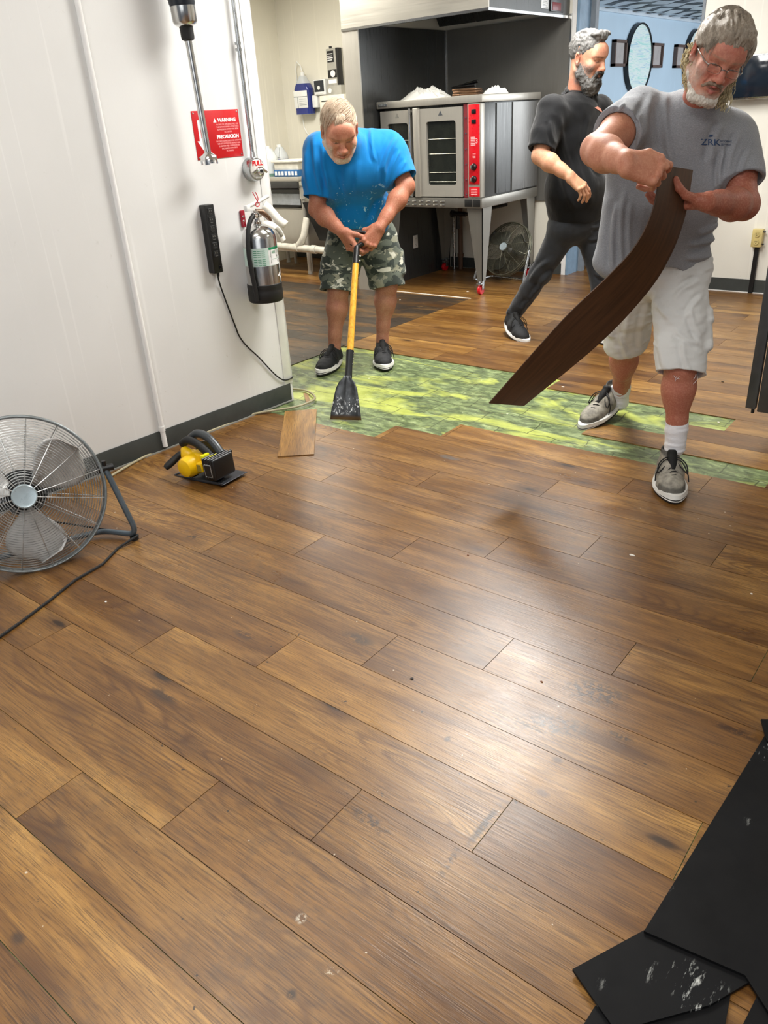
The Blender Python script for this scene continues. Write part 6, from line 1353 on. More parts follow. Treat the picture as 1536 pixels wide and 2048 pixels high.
def shoeM(heel, toe, tilt=0.0, roll=0.0, up=None):
    'heel and toe: ground points'
    h, t_ = Vector(heel), Vector(toe); y = (t_-h).normalized(); z = Vector(up) if up is not None else Vector((0, 0, 1)); x = y.cross(z).normalized(); z = x.cross(y)
    kx, kz = 1.14, 1.10
    return Matrix(((x.x*kx, y.x, z.x*kz, h.x), (x.y*kx, y.y, z.y*kz, h.y), (x.z*kx, y.z, z.z*kz, h.z), (0, 0, 0, 1)))
def vw(r, d, u=0.0): return RGT*r+FWD*d+UPV*u        # vector in view terms: right, away, up
def axes(x, y):
    'columns: x, y, x cross y'
    x = _n(x); y = V3(y); y = _n(y-x*(y@x)); z = np.cross(x, y); return np.stack([x, y, z], 1)
def project_on(obj_P, obj_Q, pts, d, off=0.001):
    from mathutils.bvhtree import BVHTree
    b = BVHTree.FromPolygons([Vector(p) for p in obj_P], [tuple(int(i) for i in q) for q in obj_Q]); out = []
    for p in pts:
        h = b.ray_cast(Vector(p), Vector(d)); out.append(h[0]+h[1]*off if h[0] is not None else None)
    return out

def topx(P):
    'photo pixels of world points'
    d = P-np.array(CAMP); x = d @ V3(_rx); y = d @ V3(_uy); z = d @ V3(_look); return np.stack([768+F_PX*x/z, 1024-F_PX*y/z], 1)
def creases(P, N, lines):
    'soft ridges and valleys sewn into cloth facing the room: (x0, y0, x1, y1, half width in px, height in m)'
    q = topx(P); front = np.clip(-(N @ V3(_look))*2, 0, 1); out = np.zeros(len(P))
    for (x0, y0, x1, y1, w, a) in lines:
        A_ = np.array([x0, y0]); B_ = np.array([x1, y1]); ab = B_-A_; L2 = ab @ ab; t = np.clip(((q-A_) @ ab)/L2, 0, 1); 
        bend = np.sin(t*math.pi)*w*0.8; nrm = np.array([-ab[1], ab[0]])/math.sqrt(L2)
        e = (q-A_-t[:, None]*ab) @ nrm-bend; al = np.linalg.norm(q-A_-t[:, None]*ab, axis=1); far = np.where((t <= 0) | (t >= 1), al, 0)
        prof = np.exp(-(e/w)**2)-0.8*np.exp(-((e-1.6*w)/w)**2)
        out += a*prof*np.exp(-(far/(w*1.5))**2)*np.clip(np.minimum(t, 1-t)*6+0.15, 0, 1)
    return P+N*(out*front*1.6)[:, None]
def strands(M, roots, flow, n, length, seed, r=0.0007, lift=0.004, wave=0.003, cent=(0, -0.018, 0.042), rad=(0.083, 0.108, 0.096)):
    'locks lying over the skull; roots: f(rng)->unit dir, flow: f(p)->dir in head space'
    rg = random.Random(seed); paths = []; rs = []
    cent = np.array(cent); rad = np.array(rad)
    for i in range(n):
        u = roots(rg); p = cent+rad*u; pts = []; L_ = length*rg.uniform(0.6, 1.2); ph = rg.uniform(0, 6); st_ = 9
        for j in range(st_):
            v = (p-cent)/rad; rr_ = np.linalg.norm(v); nn_ = v/rad; nn_ /= np.linalg.norm(nn_)
            if rr_ < 1.0: p = cent+rad*v/rr_
            pts.append(p+nn_*(lift*math.sin(math.pi*(j+0.5)/st_)*rg.uniform(0.8, 1.2)+0.0006))
            d = flow(p, rg); d = d-nn_*(d @ nn_)*(0.85); d /= np.linalg.norm(d)+1e-9; sd = np.cross(nn_, d); p = p+(d+sd*math.sin(ph+j*0.9)*wave*60)*L_/st_
        paths.append(xf(M, np.array(pts))); rs.append(np.linspace(r*1.3, r*0.4, st_))
    return tubes_np(paths, rs, 4)
# ================================================================ man in the blue shirt, bent over the scraper
t = cloth_mat('blue_tee', '#0277bd', mott=0.05)
ob = t.coord('Object'); 
sp_ = t.ramp(t.noise(t.mapping(ob, (1, 1, 1.3), (0.3, 0.1, 0.2)), 21, 4, 0.62, 0.6), [(0.645, 0.0), (0.66, 1.0)])
sp2 = t.ramp(t.noise(ob, 75, 2, 0.5), [(0.69, 0.0), (0.71, 0.9)])
bl_c = Vector((0, 0, 0)); BLUE_MAP = t.mapping(ob, (1, 1, 1)); 
gr = t.node('ShaderNodeTexGradient', gradient_type='SPHERICAL'); GRN = t.node('ShaderNodeMapping'); t.put(GRN.inputs[0], ob); t.put(gr.inputs[0], GRN.outputs[0])
msk = t.ramp(gr.outputs[0], [(0.0, 0.0), (0.25, 1.0)])
c = t.mix(t.math('MULTIPLY', t.math('MAXIMUM', sp_, sp2), msk), t.c, srgb('#a4d4ea')); t.set(Base_Color=c)
t = cloth_mat('camo', '#5d6154', mott=0.05); ob = t.coord('Object')
n1 = t.noise(t.mapping(ob, (6.5, 6.5, 11)), 1.6, 3, 0.55, 0.6); n2 = t.noise(t.mapping(ob, (7, 7, 12), (4, 2, 7)), 1.7, 3, 0.55, 0.6); n3 = t.noise(t.mapping(ob, (9, 9, 15), (1, 8, 3)), 1.7, 3, 0.5, 0.5)
c = t.mix(t.ramp(n1, [(0.50, 0.0), (0.52, 1.0)]), srgb('#5b6156'), srgb('#363d38')); c = t.mix(t.ramp(n2, [(0.57, 0.0), (0.59, 1.0)]), c, srgb('#8b8b78')); c = t.mix(t.ramp(n3, [(0.62, 0.0), (0.64, 1.0)]), c, srgb('#c9c8b8'))
t.set(Base_Color=c)
def put(px, py, D): return V3(J(px, py, D))
BL = {}
base = Vector((-3.22, 3.75, 0))
man = thing('person', 'person in a paint-splashed blue t-shirt and camouflage shorts bending over a floor scraper', 'person', tuple(base))
pel = put(722, 462, 5.06); belly = put(716, 418, 4.86); chest = put(708, 345, 4.72); girdle = put(706, 302, 4.72); nb = put(694, 285, 4.60)
sL, sR = put(640, 305, 4.74), put(778, 300, 4.74); eL, eR = put(634, 418, 4.66), put(812, 372, 4.66); wL, wR = put(684, 464, 4.50), put(758, 456, 4.50)
MATS['blue_tee'].node_tree.nodes
gc = Vector(put(722, 405, 4.72))-base
GRN.vector_type = 'TEXTURE'; GRN.inputs['Location'].default_value = gc; GRN.inputs['Scale'].default_value = (0.22, 0.22, 0.20)
# ---- shirt
up_t = _n(chest-pel); rt = V3(RGT); fw = _n(np.cross(rt, up_t))   # fw: roughly towards the back/away
lo = np.min([pel, sL, sR, eL, eR, nb], 0)-0.22; hi = np.max([pel, sL, sR, eL, eR, nb], 0)+0.2
F = Field(lo, hi, 0.0045); AX = np.stack([rt, fw, up_t], 1)
for s_, e_, m_ in ((sL, eL, 0.80), (sR, eR, 0.80)):
    d = e_-s_; F.cap(s_, s_+d*0.45, 0.088, 0.085, k=0.05); F.cap(s_+d*0.3, s_+d*1.0, 0.083, 0.083, k=0.04)
    F.cutlocal(s_+d*m_, d, 0.17); F.cap(s_+d*(m_-0.13), s_+d*1.1, 0.073, 0.078, k=0.004, mode='sub')
F.ell(pel+V3(vw(0, -0.02, 0.05)), (0.185, 0.14, 0.12), k=0.05)
F.ell(belly+V3(vw(0, 0.02, 0.0)), (0.195, 0.165, 0.16), AX, k=0.08)
F.ell(chest, (0.205, 0.135, 0.17), AX, k=0.10)
F.cap(sL+(sR-sL)*0.10, sR+(sL-sR)*0.10, 0.092, k=0.08); F.ell(girdle+V3(vw(0, 0.08, 0.01)), (0.17, 0.12, 0.10), k=0.06)
F.cap(girdle, nb, 0.095, 0.078, k=0.05)
hem = put(722, 470, 4.92)
F.plane(pel+V3(vw(0, 0, -0.015)), V3(vw(0.0, 0.12, -1)))
P, Q = F.mesh(); N = vnormals(P, Q)
def folds_to(P, N, src, amp, freq, rad, seed):
    'radiating creases from a point'
    v = P-src; r = np.linalg.norm(v, axis=1); az = np.arctan2(v @ V3(UPV), v @ V3(RGT)); w = np.exp(-(r/rad)**2)*np.clip(r/0.05, 0, 1)
    return P+N*(w*amp*np.sin(az*freq+vnoise(P, 9, seed)*2.2))[:, None]
P = creases(P, N, [(628, 275, 645, 395, 5, .006), (645, 290, 662, 385, 5, .006), (612, 300, 622, 390, 5, .005), (655, 350, 664, 440, 5, .006), (742, 258, 750, 325, 4, .006), (795, 270, 765, 345, 5, .007), (770, 335, 782, 395, 5, .006), (800, 300, 775, 370, 4, .005), (812, 320, 795, 365, 4, .004),
  (775, 392, 740, 455, 6, .006), (790, 385, 765, 440, 5, .005), (690, 330, 700, 400, 6, .004), (720, 320, 715, 390, 6, .004), (668, 400, 700, 460, 6, .005), (652, 262, 668, 300, 4, .004)])
q = np.stack([P @ V3(RGT)*26, P @ V3(FWD)*10, P[:, 2]*6], 1); P = P+N*(vnoise(q, 1, 7)*0.005+vnoise(P, 14, 8)*0.005)[:, None]
shirtP, shirtQ = P, Q
npobj('t_shirt', [(P, Q, None)], 'blue_tee', man, base)
m = MB(); nn = Vector(_n(nb-girdle)); fm = frame(Vector(nb)-nn*0.015, vw(1, 0, 0), vw(0, -0.6, 0.7)); 
# ---- shorts
hL, hR = put(690, 478, 5.04), put(757, 474, 5.04); kL, kR = put(677, 578, 4.92), put(774, 570, 4.95)
F = Field(np.min([hL, hR, kL, kR, pel], 0)-0.2, np.max([hL, hR, kL, kR, pel], 0)+0.2, 0.0045)
F.ell(pel+V3(vw(0, 0.0, 0.0)), (0.175, 0.145, 0.12), k=0.05); F.cap(pel+V3(vw(-.05, 0, .0)), pel+V3(vw(.05, 0, .0)), 0.14, k=0.03)
for h_, k_ in ((hL, kL), (hR, kR)):
    d = k_-h_; F.cap(h_, h_+d*0.5, 0.115, 0.108, k=0.03); F.cap(h_+d*0.4, h_+d*1.06, 0.108, 0.106, k=0.03, flat=1.08, fn=RGT)
    s = 1 if h_ is hR else -1
    pc = h_+d*0.55+V3(vw(s*0.095, 0, 0)); F.cap(pc-d*0.14, pc+d*0.18, 0.036, 0.038, k=0.012, flat=1.7, fn=FWD); F.cap(pc-d*0.17, pc-d*0.10, 0.043, 0.043, k=0.006, flat=1.6, fn=FWD)
    F.cutlocal(h_+d*1.05, d+V3(vw(0, 0, -0.1)), 0.16); F.cap(h_+d*0.90, h_+d*1.2, 0.090, 0.097, k=0.004, mode='sub')
F.plane(pel+V3(vw(0, 0, 0.09)), (0, 0, 1))
P, Q = F.mesh(); N = vnormals(P, Q); q = P*np.array([9, 9, 34]); P = P+N*(vnoise(q, 1, 2)*0.0045+vnoise(P, 13, 8)*0.007)[:, None]
sho = npobj('cargo_shorts', [(P, Q, None)], 'camo', man, base)
# ---- body
chunks = []
SK = '#c58a70'
def armcol(P, base_, redc='#a9563f', top=None):
    c = np.ones((len(P), 3))*lin(base_); w = np.clip(vnoise(P, 11, 6)*0.5+0.35, 0, 1); return paint(c, w*0.45, lin(redc))
gripA = put(707, 500, 4.50); 
tL = hand  # both hands close on the black grip of the scraper
P, Q, _ = arm(sL, eL, wL, 1.06, 0.0026, [(wL, V3(vw(0.50, -0.10, -0.80)), V3(vw(-0.75, -0.60, -0.25)), 'R', ((22, 45, 30), (28, 55, 35), (35, 60, 40), (40, 60, 40)), ((0.8, 0.55, -0.55), (0.85, 0.15, -0.6), (0.9, 0.0, -0.5)), (1, 0, 0), 1.12)]); chunks.append((P, Q, armcol(P, '#a86e54', '#8c4f38')))
P, Q, _ = arm(sR, eR, wR, 1.06, 0.0026, [(wR, V3(vw(-0.55, -0.25, -0.62)), V3(vw(0.45, -0.80, 0.35)), 'L', ((60, 75, 45), (62, 75, 45), (62, 75, 45), (55, 70, 45)), ((0.7, 0.6, -0.6), (0.75, -0.2, -0.8), (0.5, -0.6, -0.8)), (1, 0, 0), 1.12)]); chunks.append((P, Q, armcol(P, '#ab6f55', '#8f5039')))
HM_ = headM(put(679, 262, 4.42), vw(0.14, -0.84, -0.62), vw(0.03, -0.35, 0.93), 1.09)
hc = head(HM_, Vector(nb)+vw(0, 0.05, -0.03), 0.0021, jaw=1.08, skin='#cd9276', red='#b9604c', beardc='#ddd6ca', beardw=0.95, brow='#8a6248', lips='#a25a4c', neckr=0.062); chunks.append(hc)
aL, aR = put(668, 692, 4.93), put(764, 672, 4.97)
F = Field(np.min([kL, kR, aL, aR], 0)-0.14, np.max([kL, kR, aL, aR], 0)+0.14, 0.004)
for k_, a_ in ((kL, aL), (kR, aR)):
    u_ = k_-a_; hh_ = hL if k_ is kL else hR; F.cap(k_+(hh_-k_)*0.5, k_, 0.072, 0.060, k=0.02); F.cap(k_, k_-u_*0.30, 0.060, 0.062, k=0.03); F.ell(k_-u_*0.30+V3(vw(0, 0.02, 0)), (0.060, 0.064, 0.10), k=0.03); F.cap(k_-u_*0.3, k_-u_*0.80, 0.060, 0.040, k=0.03); F.cap(k_-u_*0.75, a_-V3((0, 0, 0.03)), 0.040, 0.040, k=0.02); F.ell(k_+V3(vw(0, -0.012, -0.01)), (0.048, 0.048, 0.05), k=0.02)
P, Q = F.mesh(); chunks.append((P, Q, armcol(P, '#b07c66', '#935244')))
# torso core under the clothes so the figure is one body
F = Field(np.min([pel, sL, sR, nb], 0)-0.15, np.max([pel, sL, sR, nb], 0)+0.15, 0.012); F.cap(pel, chest, 0.11, 0.12, k=0.05); F.cap(sL, sR, 0.06, k=0.05); F.cap(chest, nb, 0.09, 0.055, k=0.05); F.cap(hL, pel, 0.08, k=0.04); F.cap(hR, pel, 0.08, k=0.04)
P, Q = F.mesh(); chunks.append((P, Q, None))
npobj('body', chunks, 'skin', man, base)
hair_mat('hair_sandy', '#97806a', '#c0a88e', '#e6dac8', (30, 130, 30))
def subf(F): F.ell((0, 0.13, 0.05), (0.050, 0.075, 0.050), k=0.02, mode='sub')
P, Q = hair_cap(HM_, thick=0.0035, front=0.050, disp=0.0012, nscale=(60, 300, 200), temple=0.30)
cl = np.ones((len(P), 3))*0.9; cl = paint(cl, np.clip((P[:, 1]+0.03)/0.09, 0, 1)*np.clip((P[:, 2]-0.03)/0.04, 0, 1)*0.8, (1.0, 0.66, 0.52))
ch = [(xf(HM_, P), Q, cl)]
def rootsb(rg):
    while True:
        v = np.array([rg.gauss(-0.2, 0.8), rg.gauss(0.1, 0.8), rg.gauss(0.6, 0.8)]); v /= np.linalg.norm(v)
        if v[2] > 0.1 and v[1] < 0.60: return v
P, Q = strands(HM_, rootsb, lambda p, rg: np.array([0.75, 0.55, -0.25]), 520, 0.075, 8, r=0.0009, lift=0.0025, wave=0.0008, rad=(0.0795, 0.1025, 0.0905)); ch.append((P, Q, np.ones((len(P), 3))))
P, Q = strands(HM_, lambda rg: _n(np.array([rg.uniform(-0.25, 0.2), 0.62+rg.uniform(-.1, .08), 0.78])), lambda p, rg: np.array([0.45, 0.7, -0.6]), 110, 0.055, 18, r=0.0011, lift=0.006, wave=0.0008, rad=(0.0795, 0.1025, 0.0905)); ch.append((P, Q, np.ones((len(P), 3))*1.1))
npobj('hair', ch, 'hair_sandy', man, base)
simple('shoe_black', '#111214', 0.7, bump=0.3, bscale=400); simple('sole_white', '#e6e5df', 0.5); simple('sole_black', '#17181a', 0.6); simple('lace_black', '#0c0c0d', 0.7)
tt = NT('shoe_black_a'); a_ = tt.node('ShaderNodeAttribute', attribute_name='col'); tt.set(Base_Color=tt.mix(1.0, srgb('#1b1d20'), a_.outputs['Color'], 'MULTIPLY'), Roughness=0.75); tt.bump(tt.noise(tt.coord('Object'), 420, 2), 0.4, 0.002)
h_ = Vector(aL)+vw(0.025, 0.06, 0); t_ = onz(655, 741); h_.z = 0; t_ = Vector((t_.x, t_.y, 0)); shoe('shoe', shoeM(h_, h_+(t_-h_).normalized()*0.33), man, base, 'shoe_black_a', 'sole_white', 'sole_black', 'lace_black', 'shoe_black_a', L=0.33)
h_ = Vector(aR)+vw(-0.005, 0.06, 0); t_ = onz(769, 731); h_.z = 0; t_ = Vector((t_.x, t_.y, 0)); shoe('shoe', shoeM(h_, h_+(t_-h_).normalized()*0.33), man, base, 'shoe_black_a', 'sole_white', 'sole_black', 'lace_black', 'shoe_black_a', L=0.33)
# ================================================================ floor scraper
bl0, bl1 = onz(661, 839), onz(723, 841); bc = (bl0+bl1)/2
top = J(715, 472, 4.50); sk0 = J(698, 752, 4.03); 
fs_ = thing('floor_scraper', 'long yellow-handled floor scraper with wide steel blade on the green patch', 'scraper', (bc.x, bc.y, 0))
n0 = J(697, 750, 4.02)
side = (bl1-bl0).normalized(); upb = (n0-bc).normalized(); nrm_ = side.cross(upb).normalized()
if nrm_.z < 0: nrm_ = -nrm_
m = MB(); hl = (n0-bc).length; w = (bl1-bl0).length/2
rows_ = [(0, 1.0), (0.12, 0.96), (0.45, 0.80), (0.66, 0.68), (0.80, 0.50), (0.88, 0.28), (0.95, 0.20)]
vs = []; nJ = 10
for (h, kx) in rows_:
    for j in range(nJ+1):
        u = j/nJ*2-1; p = bc+upb*(h*hl)+side*(u*w*kx)+nrm_*(0.006*abs(u)**2*(h > 0)+0.018*math.sin(h*1.6)-0.012*max(0, 1-abs(u)*4)*(h > 0.3)*-1+0.004); vs.append(p)
fs = [(i*(nJ+1)+j, i*(nJ+1)+j+1, (i+1)*(nJ+1)+j+1, (i+1)*(nJ+1)+j) for i in range(len(rows_)-1) for j in range(nJ)]
m.add(vs, fs)
tt = NT('blade_steel'); ob = tt.coord('Generated'); obj_ = tt.coord('Object'); sz = tt.node('ShaderNodeSeparateXYZ'); tt.put(sz.inputs[0], ob)
cc = tt.ramp(tt.noise(obj_, 30, 5), [(0.3, srgb('#26282b')), (0.7, srgb('#4b4f53'))]); st_ = tt.ramp(tt.noise(tt.mapping(obj_, (60, 60, 9)), 1.5, 4, 0.7), [(0.56, 0.0), (0.62, 1.0)]); bd = tt.ramp(sz.outputs[2], [(0.10, 0.0), (0.16, 1.0), (0.40, 1.0), (0.55, 0.0)])
cc = tt.mix(tt.math('MULTIPLY', st_, bd), cc, srgb('#d7dadb')); cc = tt.mix(tt.ramp(sz.outputs[2], [(0.04, 0.75), (0.11, 0.0)]), cc, srgb('#7a5636')); tt.set(Base_Color=cc, Metallic=0.4, Roughness=0.45)
bo = part(m, 'blade', 'blade_steel', fs_, 60); so = bo.modifiers.new('s', 'SOLIDIFY'); so.thickness = 0.003
j0, j1 = J(699, 722, 4.08), top
hd = (j1-n0).normalized()
m = MB(); m.tube([n0-hd*0.02, n0+hd*0.05, n0+hd*0.135], [0.020, 0.0185, 0.0215], 16); sck = part(m, 'socket', simple('socket_black', '#202224', 0.4, 0.3), fs_)
m = MB()
for q_ in (0.06, 0.09, 0.12): m.cyl(n0+hd*q_+side*0.017, n0+hd*q_+side*0.024, 0.004)
part(m, 'rivets', 'chrome', sck)
tt = NT('yellow_wood'); ob = tt.coord('Object'); tt.set(Base_Color=tt.ramp(tt.noise(tt.mapping(ob, (60, 60, 5)), 1.5, 4), [(0.3, srgb('#c98a25')), (0.7, srgb('#f0b93f'))]), Roughness=0.3)
gp_ = n0+hd*((j1-n0).length-0.165)
m = MB(); m.tube([n0+hd*0.13, n0+hd*0.3, gp_], [0.0185, 0.0175, 0.0170], 18); part(m, 'handle', 'yellow_wood', fs_, 60)
m = MB(); m.tube([gp_, gp_+hd*0.06, gp_+hd*0.10], [0.019, 0.018, 0.016], 14)
g0 = gp_+hd*0.10; gs = Vector(vw(1, 0, 0)); gs = (gs-hd*gs.dot(hd)).normalized()
m.tube(corner([g0, g0+gs*0.050+hd*0.035, g0+gs*0.050+hd*0.09, g0-gs*0.050+hd*0.09, g0-gs*0.050+hd*0.035, g0], 0.03), 0.0125, 12); part(m, 'd_grip', 'black_plastic', fs_, 60)
m = MB(); m.cyl(gp_+hd*0.02+gs*0.018, gp_+hd*0.02+gs*0.026, 0.005); m.cyl(gp_+hd*0.05+gs*0.018, gp_+hd*0.05+gs*0.026, 0.005); part(m, 'grip_screws', 'chrome', fs_)
# ================================================================ man in the grey shirt with the board
t = cloth_mat('grey_tee', '#8f9297', mott=0.05, heather=0.45)
t = cloth_mat('white_shorts', '#e8e9e6', mott=0.04, attr=True); ob = t.coord('Object')
t.set(Base_Color=t.mix(t.ramp(t.noise(ob, 7, 5, 0.7), [(0.58, 0.0), (0.75, 0.35)]), t.c, srgb('#a8a498')))
simple('sock_white', '#ecedf0', 0.9, noise=0.03, bump=0.3, bscale=260)
base = Vector((-1.10, 3.12, 0))
man = thing('person', 'person in a grey t-shirt and frayed white shorts bending a long dark board', 'person', tuple(base))
pel = put(1318, 505, 3.14); belly = put(1330, 430, 3.06); chest = put(1368, 320, 3.03); nb = put(1400, 222, 2.93)
sL, sR = put(1272, 232, 3.02), put(1466, 288, 3.02); eL, eR = put(1194, 300, 2.74), put(1488, 410, 2.87); wL, wR = put(1252, 326, 2.52), put(1416, 404, 2.66)
up_t = _n(chest-pel); rt = _n(sR-sL); fw = _n(np.cross(up_t, rt)); rt = np.cross(fw, up_t)*1.0; rt = _n(np.cross(up_t, np.cross(rt, up_t)))
fw = np.cross(up_t, rt); AX = np.stack([rt, fw, up_t], 1)
F = Field(np.min([pel, sL, sR, eL, eR, nb], 0)-0.26, np.max([pel, sL, sR, eL, eR, nb], 0)+0.2, 0.0045)
for s_, e_, m_, e2 in ((sL, eL, 0.52, 0.071), (sR, eR, 0.66, 0.078)):
    d = e_-s_; F.cap(s_, s_+d*min(0.5, m_), 0.078, 0.078, k=0.05); F.cap(s_+d*0.3, s_+d*(m_+0.02), 0.076, e2+0.004, k=0.03)
    F.cutlocal(s_+d*m_, d, 0.24); F.cap(s_+d*(m_-0.16), s_+d*1.1, e2-0.012, e2, k=0.004, mode='sub')
F.ell(pel+V3(vw(0.0, 0, 0.0)), (0.185, 0.14, 0.16), k=0.06)
F.ell(belly, (0.185, 0.145, 0.18), AX, k=0.08); F.ell(chest, (0.195, 0.125, 0.19), AX, k=0.08)
F.cap(sL+(sR-sL)*0.14, sR+(sL-sR)*0.14, 0.080, k=0.08); F.cap((sL+sR)/2+V3(vw(0, 0.05, 0.0)), nb, 0.10, 0.066, k=0.07)
# loose front of the shirt hanging on the left
F.cap(put(1262, 420, 3.0), put(1238, 525, 3.02), 0.060, 0.075, k=0.06, flat=1.3, fn=rt)
F.cap(put(1255, 330, 3.02), put(1250, 450, 3.02), 0.07, 0.07, k=0.06)
hc_ = put(1320, 552, 3.1); F.plane(hc_, V3(vw(0.03, 0.10, -1)))
F.cap(hc_+V3(vw(0, 0, -0.05)), hc_+V3(vw(0, 0, 0.02)), 0.145, 0.12, k=0.01, mode='sub')
P, Q = F.mesh(); N = vnormals(P, Q)
P = creases(P, N, [(1300, 190, 1290, 330, 7, .006), (1330, 185, 1345, 330, 8, .006), (1285, 210, 1275, 340, 5, .005), (1445, 245, 1420, 330, 7, .005), (1480, 265, 1455, 350, 6, .005), (1448, 300, 1440, 380, 5, .006), (1310, 330, 1330, 420, 7, .004),
  (1395, 470, 1440, 440, 6, .007), (1375, 490, 1440, 470, 6, .006), (1370, 515, 1430, 505, 6, .005), (1235, 400, 1225, 540, 6, .007), (1250, 380, 1245, 540, 7, .006), (1262, 400, 1262, 530, 6, .004), (1250, 205, 1235, 235, 4, .004), (1500, 300, 1480, 360, 5, .004)])
q = np.stack([P @ rt*14, P @ fw*10, P[:, 2]*5], 1); P = P+N*(vnoise(q, 1, 7)*0.005+vnoise(P, 13, 8)*0.005)[:, None]
gP, gQ = P, Q
npobj('t_shirt', [(P, Q, None)], 'grey_tee', man, base)
# chest print
LMx = frame(J(1421, 285, 2.6), _rx-_uy*0.03, _uy)
m = MB(); m.text('ZRK', 0.030, LMx, 0.0003, align='CENTER', bold=0.0002, xscale=1.15)
m.text('FLOORING', 0.0085, LMx @ Matrix.Translation((0.052, 0.005, 0)), 0.0002); m.text('SERVICES', 0.0085, LMx @ Matrix.Translation((0.052, -0.006, 0)), 0.0002)
m.prism([(-0.008, 0.019), (0.004, 0.019), (0.010, 0.022), (0.006, 0.026), (-0.002, 0.027)], 0, 0.0004, 2, LMx)
vs = project_on(gP, gQ, m.v, ray(1421, 285).normalized(), 0.0012)
m.v = [tuple(v) if v is not None else (0, 0, 0) for v in vs]
m.v = [tuple(Vector(v)-base) for v in m.v]; o = m.build('chest_print', simple('print_navy', '#2b4468', 0.7), None, 0); o.parent = [c for c in man.children if c.name.startswith('t_shirt')][0] if False else man
# shorts
hL, hR = put(1275, 535, 3.20), put(1362, 540, 3.10); kL, kR = put(1252, 688, 3.40), put(1361, 732, 2.92)
F = Field(np.min([hL, hR, kL, kR, pel], 0)-0.2, np.max([hL, hR, kL, kR, pel], 0)+0.2, 0.0045)
F.ell(pel, (0.165, 0.125, 0.15), k=0.05); F.cap(hL, hR, 0.115, k=0.05)
for h_, k_, m_ in ((hL, kL, 1.02), (hR, kR, 1.08)):
    d = k_-h_; s = 1 if h_ is hR else -1
    F.cap(h_, h_+d*0.5, 0.102, 0.092, k=0.03); F.cap(h_+d*0.4, h_+d*(m_+0.02), 0.092, 0.086, k=0.03, flat=1.12, fn=RGT)
    pc = h_+d*0.62+V3(vw(s*0.085, -0.02, 0)); F.cap(pc-d*0.15, pc+d*0.15, 0.024, 0.028, k=0.012, flat=2.0, fn=FWD); F.cap(pc-d*0.18, pc-d*0.12, 0.030, 0.030, k=0.005, flat=1.9, fn=FWD)
    F.cutlocal(h_+d*m_, _n(d)+V3(vw(s*-0.12, 0, -0.1)), 0.13); F.cap(h_+d*(m_-0.14), h_+d*1.3, 0.068, 0.076, k=0.004, mode='sub', flat=1.12, fn=RGT)
F.plane(pel+V3(vw(0, 0, 0.0)), (0, 0, 1))
P, Q = F.mesh(); N = vnormals(P, Q)
P = creases(P, N, [(1290, 560, 1340, 640, 6, .005), (1400, 560, 1345, 600, 6, .005), (1405, 590, 1370, 640, 5, .004), (1380, 620, 1402, 680, 5, .005), (1320, 640, 1330, 740, 7, .004), (1270, 590, 1250, 680, 6, .005), (1235, 640, 1258, 720, 5, .004), (1350, 660, 1400, 690, 5, .004), (1365, 680, 1380, 745, 5, .004), (1300, 600, 1280, 700, 6, .004)])
P = P+N*(vnoise(P, 15, 2)*0.006+vnoise(P*np.array([1, 1, 2.5]), 30, 4)*0.0022)[:, None]
npobj('cargo_shorts', [(P, Q, None)], 'white_shorts', man, base)
rg = random.Random(4); pa = []
for k_, s in ((kL, 0), (kR, 0)):
    d = (k_-(hL if k_ is kL else hR)); hm = (hL if k_ is kL else hR)+d*(1.02 if k_ is kL else 1.08)
    for i in range(5 if k_ is kR else 0):
        a_ = rg.uniform(3.9, 5.6); p = hm+V3(vw(0.072*math.cos(a_), 0.068*math.sin(a_), 0.012)); L_ = rg.uniform(0.01, 0.045); pa.append([p, p+V3(vw(rg.uniform(-.01, .01), 0, -L_*0.5)), p+V3(vw(rg.uniform(-.015, .015), 0, -L_))])
P, Q = tubes_np(pa, [0.0008]*len(pa)); npobj('frayed_threads', [(P, Q, None)], 'sock_white', man, base)
# body
chunks = []
P, Q, _ = arm(sL, eL, wL, 1.10, 0.0025, [(wL, V3(vw(0.86, 0.10, -0.22)), V3(vw(0.10, -0.90, 0.45)), 'R', ((25, 40, 25), (50, 65, 35), (58, 70, 40), (60, 70, 40)), ((0.9, 0.35, 0.25), (0.9, -0.25, 0.15), (0.75, -0.6, -0.1)), (0, 0, 1), 1.16)]); chunks.append((P, Q, armcol(P, '#c2896d', '#a86048')))
P, Q, _ = arm(sR, eR, wR, 1.10, 0.0025, [(wR, V3(vw(-0.62, 0.62, -0.10)), V3(vw(0.22, -0.12, -0.95)), 'L', ((15, 22, 18), (18, 26, 20), (20, 30, 22), (24, 32, 24)), ((0.45, 0.75, -0.45), (0.35, 0.55, -0.75), (0.25, 0.25, -0.9)), (0, 0, 1), 1.12)]); chunks.append((P, Q, armcol(P, '#a0604c', '#84402f')))
HG = headM(put(1434, 115, 2.80), vw(-0.10, -0.90, -0.42), vw(0.30, -0.26, 0.90), 0.945)
chunks.append(head(HG, Vector(nb)+vw(0, 0.05, -0.04), 0.0019, jaw=1.0, skin='#c68872', red='#b85c52', beardc='#d8d2c6', beardw=0.55, brow='#a08a78', lips='#a85a58', neckr=0.056, open_mouth=0.003, smile=0.6))
aL, aR = put(1241, 786, 3.67), put(1352, 872, 2.93)
F = Field(np.min([kL, kR, aL, aR], 0)-0.14, np.max([kL, kR, aL, aR], 0)+0.14, 0.004)
